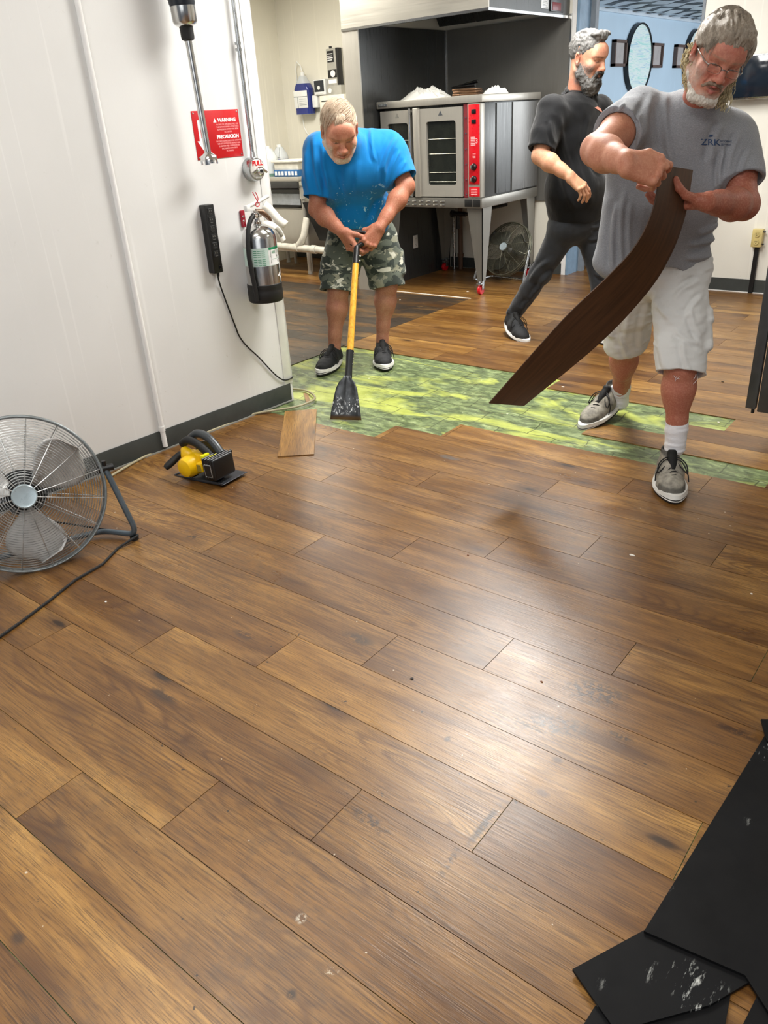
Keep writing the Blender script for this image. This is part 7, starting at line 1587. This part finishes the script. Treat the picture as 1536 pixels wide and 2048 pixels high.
for k_, a_, h_ in ((kL, aL, hL), (kR, aR, hR)):
    u_ = k_-a_; F.cap(k_+(h_-k_)*0.4, k_, 0.062, 0.055, k=0.02); F.cap(k_, k_-u_*0.3, 0.055, 0.056, k=0.03); F.ell(k_-u_*0.32+V3(vw(0, 0.015, 0)), (0.056, 0.058, 0.10), k=0.03); F.cap(k_-u_*0.3, k_-u_*0.78, 0.056, 0.038, k=0.03); F.cap(k_-u_*0.75, a_-V3((0, 0, 0.03)), 0.038, 0.038, k=0.02); F.ell(k_+V3(vw(0, -0.012, -0.01)), (0.044, 0.044, 0.05), k=0.02)
P, Q = F.mesh(); chunks.append((P, Q, armcol(P, '#b87762', '#9c5443')))
F = Field(np.min([pel, sL, sR, nb], 0)-0.15, np.max([pel, sL, sR, nb], 0)+0.15, 0.012); F.cap(pel, chest, 0.10, 0.10, k=0.05); F.cap(sL, sR, 0.05, k=0.05); F.cap(chest, nb, 0.08, 0.05, k=0.05); F.cap(hL, pel, 0.07, k=0.04); F.cap(hR, pel, 0.07, k=0.04)
P, Q = F.mesh(); chunks.append((P, Q, None)); npobj('body', chunks, 'skin', man, base)
# socks, shoes
for k_, a_ in ((kL, aL), (kR, aR)):
    u_ = k_-a_; F = Field(np.minimum(a_, k_)-0.12, np.maximum(a_, k_)+0.12, 0.0035); tp = a_+u_*0.235
    F.cap(tp, a_+u_*0.1, 0.043, 0.041, k=0.0); F.cap(a_+u_*0.1, a_-V3((0, 0, 0.045)), 0.041, 0.043, k=0.02); F.cutlocal(a_+u_*0.22, u_, 0.09)
    P, Q = F.mesh(); N = vnormals(P, Q); P = P+N*(vnoise(P*np.array([1, 1, 5]), 22, 3)*0.0022)[:, None]; npobj('sock', [(P, Q, None)], 'sock_white', man, base)
tt = NT('shoe_grey'); a_n = tt.node('ShaderNodeAttribute', attribute_name='col'); ob = tt.coord('Object'); cc = tt.ramp(tt.noise(ob, 26, 5, 0.65), [(0.35, srgb('#77736a')), (0.65, srgb('#a9a496'))]); tt.set(Base_Color=tt.mix(1.0, cc, a_n.outputs['Color'], 'MULTIPLY'), Roughness=0.75); tt.bump(tt.noise(ob, 320, 2), 0.4, 0.002)
h_ = Vector(aL)+vw(0.03, 0.06, 0); h_.z = 0.06; t_ = onz(1183, 848); shoe('shoe', shoeM(h_, h_+(Vector((t_.x, t_.y, 0.0))-h_).normalized()*0.32), man, base, 'shoe_grey', 'sole_white', 'sole_black', 'lace_black', 'shoe_grey', L=0.32)
h_ = Vector(aR)+vw(0.0, 0.06, 0); h_.z = 0; t_ = onz(1340, 974); shoe('shoe', shoeM(h_, h_+(Vector((t_.x, t_.y, 0))-h_).normalized()*0.32), man, base, 'shoe_grey', 'sole_white', 'sole_black', 'lace_black', 'shoe_grey', L=0.32)
# hair, beard
hair_mat('hair_grey', '#6d6256', '#978c7d', '#beb4a4', (110, 26, 60)); hair_mat('hair_blond', '#a39064', '#d2c49a', '#f0e9d0', (90, 90, 16)); hair_mat('beard_white', '#a79c8e', '#d6d0c4', '#f3f0e8', (120, 120, 40))
def ex(F):
    F.ell((0, -0.005, 0.062), (0.080, 0.094, 0.068), k=0.03); F.ell((0, 0.058, 0.098), (0.060, 0.034, 0.028), k=0.03)
    for s in (-1, 1): F.ell((s*0.068, 0.002, 0.040), (0.024, 0.044, 0.050), k=0.03)
    F.ell((0, -0.07, -0.04), (0.070, 0.055, 0.07), k=0.04)
P, Q = hair_cap(HG, 0.0023, thick=0.009, front=0.050, disp=0.0035, nscale=(150, 30, 60), extra=ex, temple=0.36)
ch = [(xf(HG, P), Q, np.ones((len(P), 3)))]
def roots(rg): 
    while True:
        v = np.array([rg.gauss(0, 1), rg.gauss(0, 1), rg.gauss(0.4, 1)]); v /= np.linalg.norm(v)
        if v[2] > 0.25 and not (v[1] > 0.62): return v
P, Q = strands(HG, roots, lambda p, rg: np.array([np.sign(p[0]+0.015)*0.6, 0.75, -0.55]), 800, 0.085, 3, r=0.0009, lift=0.004, wave=0.0012, rad=(0.083, 0.108, 0.098)); ch.append((P, Q, np.ones((len(P), 3))*0.95))
npobj('hair', ch, 'hair_grey', man, base)
rt_h = np.array(HG.to_3x3().inverted() @ RGT); rt_h /= np.linalg.norm(rt_h)
dn_ = np.array((HG.to_3x3().inverted() @ Vector((0, 0, -1))).normalized())
rg = random.Random(9)
for s, n_ in ((-1, 190), (1, 110)):
    pa = []; ra = []
    for i in range(n_):
        x = s*rg.uniform(0.055, 0.092); p = np.array([x, rg.uniform(-0.070, -0.012), rg.uniform(-0.045, 0.0)]); ph = rg.uniform(0, 6); pts = [p.copy()]; out_ = rg.uniform(0.25, 0.6)
        for j in range(12): p = p+dn_*0.0088+rt_h*s*0.0024+np.array([s*0.0030*out_+0.0062*math.sin(ph+j*0.95), 0.0062*math.cos(ph+j*0.95), 0]); pts.append(p.copy())
        pa.append(xf(HG, np.array(pts))); ra.append(np.linspace(0.0021, 0.0009, 13))
    P, Q = tubes_np(pa, ra, 5); npobj('hair_curls', [(P, Q, np.ones((len(P), 3)))], 'hair_blond', man, base)
F = Field((-0.1, -0.04, -0.17), (0.1, 0.14, 0.02), 0.0022)
for s in (-1, 1):
    F.cap((s*0.070, 0.0, -0.025), (s*0.058, 0.012, -0.065), 0.006, 0.011, k=0.01); F.cap((s*0.058, 0.014, -0.065), (s*0.030, 0.062, -0.108), 0.014, 0.019, k=0.014)
F.cap((-0.030, 0.062, -0.108), (0.030, 0.062, -0.108), 0.021, k=0.014); F.ell((0, 0.085, -0.105), (0.030, 0.016, 0.020), k=0.012)
F.ell((0, 0.11, -0.078), (0.030, 0.030, 0.016), k=0.006, mode='sub')
P, Q = F.mesh(); N = vnormals(P, Q); P = P+N*(vnoise(P*np.array([1, 1, 0.4]), 170, 2)*0.0028+vnoise(P, 60, 4)*0.002)[:, None]
npobj('beard', [(xf(HG, P), Q, np.ones((len(P), 3)))], 'beard_white', man, base)
hair_mat('moustache_brown', '#6b5646', '#8d7866', '#b3a494', (120, 40, 40))
F = Field((-0.05, 0.05, -0.09), (0.05, 0.14, -0.01), 0.0018)
for s in (-1, 1): F.cap((0, 0.103, -0.0425), (s*0.022, 0.098, -0.047), 0.0055, 0.006, k=0.004); F.cap((s*0.022, 0.098, -0.047), (s*0.033, 0.084, -0.064), 0.0055, 0.0045, k=0.004)
P, Q = F.mesh(); N = vnormals(P, Q); P = P+N*(vnoise(P, 240, 2)*0.0014)[:, None]; npobj('moustache', [(xf(HG, P), Q, np.ones((len(P), 3)))], 'moustache_brown', man, base)
# glasses
def GP(p): return tuple(HG @ Vector(p)-base)
simple('glasses_metal', '#8f8a84', 0.25, 0.9); tt = NT('lens'); tt.set(Base_Color=(1, 1, 1, 1), Roughness=0.02, Transmission_Weight=1.0, IOR=1.1, Alpha=0.35)
m = MB()
for s in (-1, 1):
    ring = [(s*0.034+0.0225*math.copysign(abs(math.cos(a_))**0.6, math.cos(a_)), 0.108-abs(s*0.034+0.0225*math.cos(a_))*0.12, -0.002+0.0125*math.copysign(abs(math.sin(a_))**0.6, math.sin(a_))) for a_ in [i*math.pi/14 for i in range(28)]]
    m.tube([GP(p) for p in ring[0:15]], 0.0011, 6); m.tube([GP(p) for p in ring[14:]+ring[:1]], 0.0005, 5)
    m.tube([GP(p) for p in ((s*0.057, 0.101, 0.004), (s*0.068, 0.085, 0.006), (s*0.076, 0.04, 0.008), (s*0.080, -0.005, 0.010))], 0.0019, 6)
m.tube([GP(p) for p in ((-0.011, 0.1075, 0.003), (0, 0.112, 0.006), (0.011, 0.1075, 0.003))], 0.0012, 6)
gl = m.build('glasses', 'glasses_metal', man, 60)
for s in (-1, 1):
    m = MB(); ring = [(s*0.034+0.0215*math.copysign(abs(math.cos(a_))**0.6, math.cos(a_)), 0.1075-abs(s*0.034+0.0225*math.cos(a_))*0.12, -0.002+0.0118*math.copysign(abs(math.sin(a_))**0.6, math.sin(a_))) for a_ in [i*math.pi/14 for i in range(28)]]
    m.add([GP(p) for p in ring]+[GP((p[0], p[1]-0.001, p[2])) for p in ring], [tuple(range(28)), tuple(range(55, 27, -1))]+[(i, (i+1) % 28, 28+(i+1) % 28, 28+i) for i in range(28)]); m.build('lens', 'lens', gl, 30)
# neckline rib
nn = Vector(_n(V3(Vector(nb))-chest))
# ================================================================ the board he holds
Lp = [(1322, 330), (1305, 420), (1270, 492), (1215, 553), (1120, 645), (978, 806)]; Dl = [2.60, 2.585, 2.60, 2.66, 2.80, 3.0]
Rp = [(1385, 340), (1370, 430), (1340, 512), (1290, 590), (1195, 690), (1048, 811)]
Lw, Rw = [], []
for a_, b_, d_ in zip(Lp, Rp, Dl):
    A_ = J(a_[0], a_[1], d_); dd = 0.0
    while (J(b_[0], b_[1], d_+dd)-A_).length < PW and dd < 0.4: dd += 0.0005
    Lw.append(A_); Rw.append(J(b_[0], b_[1], d_+dd))
Lw = smooth_path(Lw, 8); Rw = smooth_path(Rw, 8); n = len(Lw)
nm = [((Lw[min(i+1, n-1)]-Lw[max(i-1, 0)]).cross(Rw[i]-Lw[i])).normalized() for i in range(n)]
sgn = 1 if nm[0].dot(CAMP-Lw[0]) > 0 else -1
vs = []; T_ = 0.0045; nJ = 6
for i in range(n):
    for k in range(nJ+1): vs.append(Lw[i].lerp(Rw[i], k/nJ)+nm[i]*sgn*T_/2)
    for k in range(nJ+1): vs.append(Lw[i].lerp(Rw[i], k/nJ)-nm[i]*sgn*T_/2)
S_ = 2*(nJ+1); fs = []; uvv = []; u_ = 0.0; us = [0]
for i in range(1, n): u_ += (Lw[i]-Lw[i-1]).length; us.append(u_)
for i in range(n-1):
    for k in range(nJ): fs.append((i*S_+k, i*S_+k+1, (i+1)*S_+k+1, (i+1)*S_+k)); fs.append((i*S_+nJ+1+k, (i+1)*S_+nJ+1+k, (i+1)*S_+nJ+2+k, i*S_+nJ+2+k))
    fs.append((i*S_, (i+1)*S_, (i+1)*S_+nJ+1, i*S_+nJ+1)); fs.append((i*S_+nJ, i*S_+2*nJ+1, (i+1)*S_+2*nJ+1, (i+1)*S_+nJ))
for k in range(nJ): fs.append((k, nJ+1+k, nJ+2+k, k+1)); q_ = (n-1)*S_; fs.append((q_+k, q_+k+1, q_+nJ+2+k, q_+nJ+1+k))
c0 = Vector((vs[-1][0], vs[-1][1], min(v.z for v in vs))); me = bpy.data.meshes.new('floor_board'); me.from_pydata([v-c0 for v in vs], [], fs)
uvc = [(us[i], (k % (nJ+1))/nJ*PW) for i in range(n) for k in range(S_)]
ul = me.uv_layers.new(name='UVMap'); ul.data.foreach_set('uv', [a for p in me.polygons for v in p.vertices for a in uvc[v]])
at = me.attributes.new('rnd', 'FLOAT_VECTOR', 'CORNER'); at.data.foreach_set('vector', [0.82, 0.15, 0.0]*len(me.loops))
tt = NT('plank_dark'); ob = tt.node('ShaderNodeUVMap', uv_map='UVMap').outputs[0]; f_ = tt.noise(tt.mapping(ob, (3, 60, 1)), 1.2, 5, 0.65, 0.6); g_ = tt.noise(tt.mapping(ob, (1.6, 10, 1)), 1.0, 3)
cc = tt.ramp(f_, [(0.3, srgb('#331f11')), (0.7, srgb('#50331e'))]); cc = tt.mix(tt.ramp(g_, [(0.62, 0.0), (0.75, 0.6)]), cc, srgb('#1d110a')); tt.set(Base_Color=cc, Roughness=0.5); tt.bump(f_, 0.2, 0.001)
me.materials.append(MATS['plank_dark']); me.shade_smooth(); me.set_sharp_from_angle(angle=math.radians(40)); o = bpy.data.objects.new('floor_board', me); COL.objects.link(o); o.location = c0
o['label'] = 'long dark brown board bent in a curve in the hands of the man in grey'; o['category'] = 'floor board'
# ================================================================ man in the black polo walking
t = cloth_mat('black_polo', '#08090c', mott=0.2); t = cloth_mat('dark_jeans', '#2b2d31', mott=0.25, attr=True)
base = Vector((-2.42, 4.85, 0))
man = thing('person', 'person in a black polo shirt and dark jeans striding past the oven', 'person', tuple(base))
pel = put(1152, 440, 5.22); belly = put(1150, 375, 5.18); chest = put(1152, 280, 5.20); nb = put(1157, 186, 5.22)
sL, sR = put(1100, 222, 5.08), put(1203, 222, 5.30); eL, eR = put(1080, 312, 4.98), put(1212, 315, 5.42); wL, wR = put(1140, 352, 4.84), put(1195, 395, 5.45)
up_t = _n(chest-pel); rt = _n(sR-sL); rt = _n(rt-up_t*(rt@up_t)); fw = np.cross(up_t, rt); AX = np.stack([rt, fw, up_t], 1)
F = Field(np.min([pel, sL, sR, eL, eR, nb], 0)-0.2, np.max([pel, sL, sR, eL, eR, nb], 0)+0.2, 0.0045)
for s_, e_, m_ in ((sL, eL, 0.86), (sR, eR, 0.80)):
    d = e_-s_; F.cap(s_, s_+d*0.5, 0.075, 0.078, k=0.05); F.cap(s_+d*0.3, s_+d*1.0, 0.074, 0.080, k=0.03); F.cutlocal(s_+d*m_, d, 0.15); F.cap(s_+d*(m_-0.13), s_+d*1.1, 0.064, 0.069, k=0.004, mode='sub')
F.ell(pel+V3(vw(0, 0, 0.05)), (0.185, 0.15, 0.16), AX, k=0.05); F.ell(belly, (0.20, 0.17, 0.19), AX, k=0.08); F.ell(chest, (0.20, 0.135, 0.19), AX, k=0.08)
F.cap(sL+(sR-sL)*0.12, sR+(sL-sR)*0.12, 0.075, k=0.08); F.cap((sL+sR)/2, nb-V3(vw(0, 0, 0.02)), 0.10, 0.062, k=0.07)
F.plane(put(1150, 437, 5.2), V3(vw(-0.05, 0.10, -1)))
P, Q = F.mesh(); N = vnormals(P, Q)
P = creases(P, N, [(1120, 230, 1140, 330, 5, .005), (1150, 300, 1180, 400, 6, .005), (1100, 240, 1110, 290, 4, .004), (1165, 280, 1205, 350, 5, .005), (1120, 330, 1150, 420, 6, .004), (1180, 230, 1170, 300, 5, .004)])
P = P+N*(vnoise(P, 13, 8)*0.006+vnoise(P, 30, 3)*0.0015)[:, None]; bP, bQ = P, Q
npobj('polo_shirt', [(P, Q, None)], 'black_polo', man, base)
# collar
F = Field(nb-0.18, nb+0.18, 0.0035); cn = V3(vw(0.10, -0.12, 1)); cn = _n(cn)
for i in range(18):
    a0_, a1_ = 2*math.pi*i/18, 2*math.pi*(i+1)/18; f0 = max(0, math.cos(a0_-5.1)); 
    c_ = lambda a_: nb+V3(vw(0.006+0.078*math.cos(a_), 0.072*math.sin(a_), 0.018+0.022*math.sin(a_)))
    F.cap(c_(a0_), c_(a1_), 0.009, k=0.004); F.cap(c_(a0_)*1.0+V3(vw(0.018*math.cos(a0_), 0.018*math.sin(a0_), -0.026)), c_(a1_)+V3(vw(0.018*math.cos(a1_), 0.018*math.sin(a1_), -0.026)), 0.009, k=0.014)
P, Q = F.mesh(); npobj('collar', [(P, Q, None)], 'black_polo', man, base)
LMx = frame(J(1197, 219, 4.8), _rx-_uy*0.35, _uy+_rx*0.2); m = MB(); m.prism([(-0.026, 0.002), (-0.010, 0.014), (0.012, 0.008), (0.026, -0.010), (0.004, -0.006)], 0, 0.0005, 2, LMx)
vs = project_on(bP, bQ, m.v, ray(1197, 219).normalized(), 0.0015); m.v = [tuple((v if v is not None else Vector(nb))-base) for v in vs]; m.build('chest_logo', simple('logo_orange', '#e9a08a', 0.6), man, 0)
hL, hR = put(1130, 455, 5.18), put(1178, 452, 5.24); kL, kR = put(1081, 546, 5.26), put(1203, 560, 5.14); aL, aR = put(1024, 634, 5.42), put(1196, 668, 5.10)
F = Field(np.min([hL, hR, kL, kR, pel, aL, aR], 0)-0.18, np.max([hL, hR, kL, kR, pel, aL, aR], 0)+0.18, 0.005)
F.ell(pel, (0.165, 0.13, 0.14), AX, k=0.05); F.cap(hL, hR, 0.11, k=0.04)
for h_, k_, a_ in ((hL, kL, aL), (hR, kR, aR)):
    F.cap(h_, k_, 0.098, 0.068, k=0.03); F.cap(k_, k_+(a_-k_)*0.35, 0.067, 0.066, k=0.03); F.cap(k_+(a_-k_)*0.3, a_, 0.066, 0.052, k=0.02); F.cutlocal(a_+(k_-a_)*0.02, (a_-k_), 0.10)
F.plane(pel+V3(vw(0, 0, 0.10)), (0, 0, 1))
P, Q = F.mesh(); N = vnormals(P, Q)
P = creases(P, N, [(1180, 440, 1215, 425, 4, .005), (1180, 455, 1218, 445, 4, .005), (1100, 520, 1060, 560, 5, .006), (1110, 540, 1075, 580, 5, .006), (1175, 480, 1210, 470, 4, .005), (1085, 570, 1060, 600, 4, .004), (1060, 600, 1045, 620, 4, .005), (1195, 520, 1220, 530, 4, .006), (1190, 545, 1222, 560, 4, .006)])
P = P+N*(vnoise(P, 17, 8)*0.005+vnoise(P, 40, 3)*0.0016)[:, None]
cc = np.ones((len(P), 3)); npobj('jeans', [(P, Q, cc)], 'dark_jeans', man, base)
chunks = []
P, Q, _ = arm(sL, eL, wL, 1.05, 0.0026, [(wL, V3(vw(0.72, -0.10, -0.62)), V3(vw(0.45, -0.72, 0.45)), 'R', ((18, 22, 15), (24, 26, 16), (28, 30, 18), (30, 32, 18)), ((0.8, 0.5, -0.3), (0.9, 0.25, -0.3), (0.95, 0.1, -0.3)), (0, 0, 1), 1.05)]); chunks.append((P, Q, armcol(P, '#cf9d7c', '#b87656')))
P, Q, _ = arm(sR, eR, wR, 1.0, 0.004, [(wR, V3(vw(0.1, 0.1, -0.9)), V3(vw(0.9, -0.3, 0.1)), 'L', ((18, 22, 15), (24, 26, 16), (28, 30, 18), (30, 32, 18)), ((0.8, 0.5, -0.3), (0.9, 0.25, -0.3), (0.95, 0.1, -0.3)), (0, 0, 1), 1.05)]); chunks.append((P, Q, armcol(P, '#cf9d7c', '#b87656')))
HB = headM(put(1175, 116, 5.16), vw(0.62, -0.66, -0.30), vw(0.10, -0.22, 0.96), 1.07)
chunks.append(head(HB, Vector(nb)+vw(0, 0.02, -0.04), 0.0024, jaw=1.0, skin='#dba384', red='#c97560', beardc='#8f8d8a', beardw=0.9, brow='#3c332d', lips='#7c4a44', neckr=0.058))
F = Field(np.min([pel, sL, sR, nb], 0)-0.15, np.max([pel, sL, sR, nb], 0)+0.15, 0.012); F.cap(pel, chest, 0.10, 0.10, k=0.05); F.cap(sL, sR, 0.05, k=0.05); F.cap(chest, nb, 0.08, 0.05, k=0.05); F.cap(hL, kL, 0.06, 0.05, k=0.04); F.cap(hR, kR, 0.06, 0.05, k=0.04); F.cap(kL, aL, 0.045, 0.035, k=0.04); F.cap(kR, aR, 0.045, 0.035, k=0.04)
P, Q = F.mesh(); chunks.append((P, Q, None)); npobj('body', chunks, 'skin', man, base)
hair_mat('hair_salt', '#232221', '#64625f', '#a5a4a1', (60, 60, 60))
def ex(F):
    for i in range(26):
        a_ = i*2.4; x = 0.045*math.cos(a_)*((i % 5)/5+0.3); y = 0.02+0.06*math.sin(a_*0.7); F.ell((x, min(y, 0.05), 0.122+0.007*math.sin(i*1.7)), (0.018, 0.020, 0.012), k=0.008)
    F.ell((0, 0.050, 0.110), (0.046, 0.030, 0.018), k=0.012)
P, Q = hair_cap(HB, 0.0026, thick=0.005, front=0.050, disp=0.003, nscale=(90, 90, 90), extra=ex, temple=0.30)
cl = np.ones((len(P), 3)); cl = paint(cl, np.clip((P[:, 1]-0.06)/0.02, 0, 1)*np.clip((0.115-P[:, 2])/0.01, 0, 1), (0.35, 0.33, 0.32)); npobj('hair', [(xf(HB, P), Q, cl)], 'hair_salt', man, base)
F = Field((-0.12, -0.05, -0.26), (0.12, 0.16, 0.02), 0.0026)
for s in (-1, 1): F.cap((s*0.068, 0.004, -0.025), (s*0.058, 0.020, -0.070), 0.010, 0.022, k=0.014); F.cap((s*0.055, 0.022, -0.070), (s*0.030, 0.062, -0.115), 0.026, 0.034, k=0.02); F.cap((s*0.020, 0.070, -0.11), (s*0.012, 0.066, -0.165), 0.034, 0.022, k=0.02)
F.ell((0, 0.082, -0.115), (0.040, 0.030, 0.040), k=0.02); 
for s in (-1, 1): F.cap((0, 0.106, -0.043), (s*0.026, 0.098, -0.052), 0.008, 0.009, k=0.006); F.cap((s*0.026, 0.098, -0.052), (s*0.034, 0.086, -0.085), 0.009, 0.012, k=0.008)
F.cap((0, 0.100, -0.078), (0, 0.098, -0.100), 0.016, 0.020, k=0.008)
P, Q = F.mesh(); N = vnormals(P, Q); P = P+N*(vnoise(P, 70, 2)*0.005+vnoise(P, 150, 4)*0.0025)[:, None]
cl = np.ones((len(P), 3)); mu = np.maximum(blob(P, (0, 0.11, -0.055), (0.040, 0.040, 0.026), 0.25), blob(P, (0, 0.115, -0.095), (0.022, 0.03, 0.035), 0.3)); cl = paint(cl, mu, (0.12, 0.11, 0.11)); npobj('beard', [(xf(HB, P), Q, cl)], 'hair_salt', man, base)
h_ = V3(aL)+V3(vw(-0.03, 0.04, 0)); h_[2] = 0.055; t_ = onz(1041, 677); hv = Vector(h_); shoe('shoe', shoeM(hv, hv+(Vector((t_.x, t_.y, 0.0))-hv).normalized()*0.31), man, base, 'shoe_black_a', 'sole_white', 'sole_black', 'lace_black', 'shoe_black_a', L=0.31)
h_ = Vector(aR)+vw(-0.03, 0.03, 0); h_.z = 0; shoe('shoe', shoeM(h_, h_+(vw(0.55, -0.8, 0)).normalized()*0.30), man, base, 'shoe_black_a', 'sole_white', 'sole_black', 'lace_black', 'shoe_black_a', L=0.30)
# ================================================================ fourth person, mostly hidden
base = Vector((-2.35, 5.65, 0))
man = thing('person', 'person in a black top holding a dark tablet, mostly hidden behind the man in grey', 'person', tuple(base))
pel = put(1280, 430, 6.0); chest = put(1268, 280, 5.9); nb = put(1318, 245, 5.82); sL, sR = put(1238, 238, 5.85), put(1330, 245, 5.95); eL, eR = put(1243, 330, 5.85), put(1335, 335, 5.9); wL, wR = put(1264, 350, 5.62), put(1264, 392, 5.66)
F = Field(np.min([pel, sL, sR, eL, eR, nb], 0)-0.2, np.max([pel, sL, sR, eL, eR, nb], 0)+0.2, 0.006)
F.ell(pel, (0.17, 0.14, 0.14), k=0.05); F.cap(pel, chest, 0.14, 0.15, k=0.06); F.cap(sL, sR, 0.07, k=0.07); F.cap(chest, nb, 0.12, 0.07, k=0.05); F.cap(sL, eL, 0.066, 0.055, k=0.04); F.cap(sR, eR, 0.066, 0.055, k=0.04); F.ell(nb+V3(vw(-0.19, -0.04, 0.04)), (0.03, 0.02, 0.04), k=0.01)
F.plane(pel+V3(vw(0, 0, -0.06)), (0, 0, -1))
P, Q = F.mesh(); N = vnormals(P, Q); P = P+N*(vnoise(P, 14, 3)*0.006)[:, None]; npobj('top', [(P, Q, None)], 'black_polo', man, base)
chunks = []
P, Q, _ = arm(sL, eL, wL, 0.95, 0.003, [(wL, V3(vw(-0.75, -0.3, 0.05)), V3(vw(0, -0.5, 0.85)), 'R', ((25, 40, 30),)*4, ((0.8, 0.4, -0.4), (0.9, 0.1, -0.4), (0.9, 0, -0.4)), (0, 0, 1), 1.0)]); chunks.append((P, Q, armcol(P, '#e3b8a0', '#cf8f76')))
P, Q, _ = arm(sR, eR, wR, 0.95, 0.003, [(wR, V3(vw(-0.85, -0.2, 0.1)), V3(vw(0, -0.3, -0.9)), 'L', ((15, 25, 20),)*4, ((0.8, 0.4, -0.4), (0.9, 0.1, -0.4), (0.9, 0, -0.4)), (0, 0, 1), 1.0)]); chunks.append((P, Q, armcol(P, '#e3b8a0', '#cf8f76')))
H4 = headM(put(1352, 232, 5.72), vw(-0.2, -0.7, -0.65), vw(0.2, -0.5, 0.8), 1.0); chunks.append(head(H4, Vector(nb)+vw(0, 0.02, -0.04), 0.004))
hL, hR = pel+V3(vw(-.08, 0, -.03)), pel+V3(vw(.08, 0, -.03)); fL, fR = V3((hL[0], hL[1], 0.08)), V3((hR[0], hR[1], 0.08))
F = Field(np.min([pel, sL, sR, nb], 0)-0.15, np.max([pel, sL, sR, nb], 0)+0.15, 0.012); F.cap(pel, chest, 0.10, 0.10, k=0.05); F.cap(chest, nb, 0.08, 0.05, k=0.05); P, Q = F.mesh(); chunks.append((P, Q, None)); npobj('body', chunks, 'skin', man, base)
P, Q = hair_cap(H4, 0.004, thick=0.012); npobj('hair', [(xf(H4, P), Q, np.ones((len(P), 3))*0.3)], 'hair_salt', man, base)
F = Field(np.min([hL, hR, fL, fR], 0)-0.15, np.max([hL, hR, fL, fR], 0)+0.15, 0.008)
for h_, f_ in ((hL, fL), (hR, fR)): F.cap(h_, (h_+f_)/2, 0.09, 0.065, k=0.03); F.cap((h_+f_)/2, f_, 0.065, 0.05, k=0.03)
P, Q = F.mesh(); npobj('trousers', [(P, Q, np.ones((len(P), 3)))], 'dark_jeans', man, base)
for f_ in (fL, fR): h_ = Vector((f_[0], f_[1], 0))+vw(0, 0.05, 0); shoe('shoe', shoeM(h_, h_+vw(-0.1, -0.29, 0)), man, base, 'shoe_black_a', 'sole_white', 'sole_black', 'lace_black', 'shoe_black_a', L=0.29)
c_ = put(1222, 366, 5.22); TM = frame(c_, vw(0.25, 0.3, 0.9), vw(0.92, 0.1, -0.3)); m = MB(); m.rbox((-0.10, -0.065, -0.005), (0.10, 0.065, 0.005), 0.004, 2, TM)
tbx = thing('tablet', 'dark tablet held behind the arm of the man in grey', 'tablet', tuple(Vector(c_)-UPV*0.1)); part(m, 'casing', 'chrome_worn', tbx); m = MB(); m.rbox((-0.095, -0.060, 0.0045), (0.095, 0.060, 0.006), 0.001, 1, TM); part(m, 'screen', 'black_gloss', tbx)
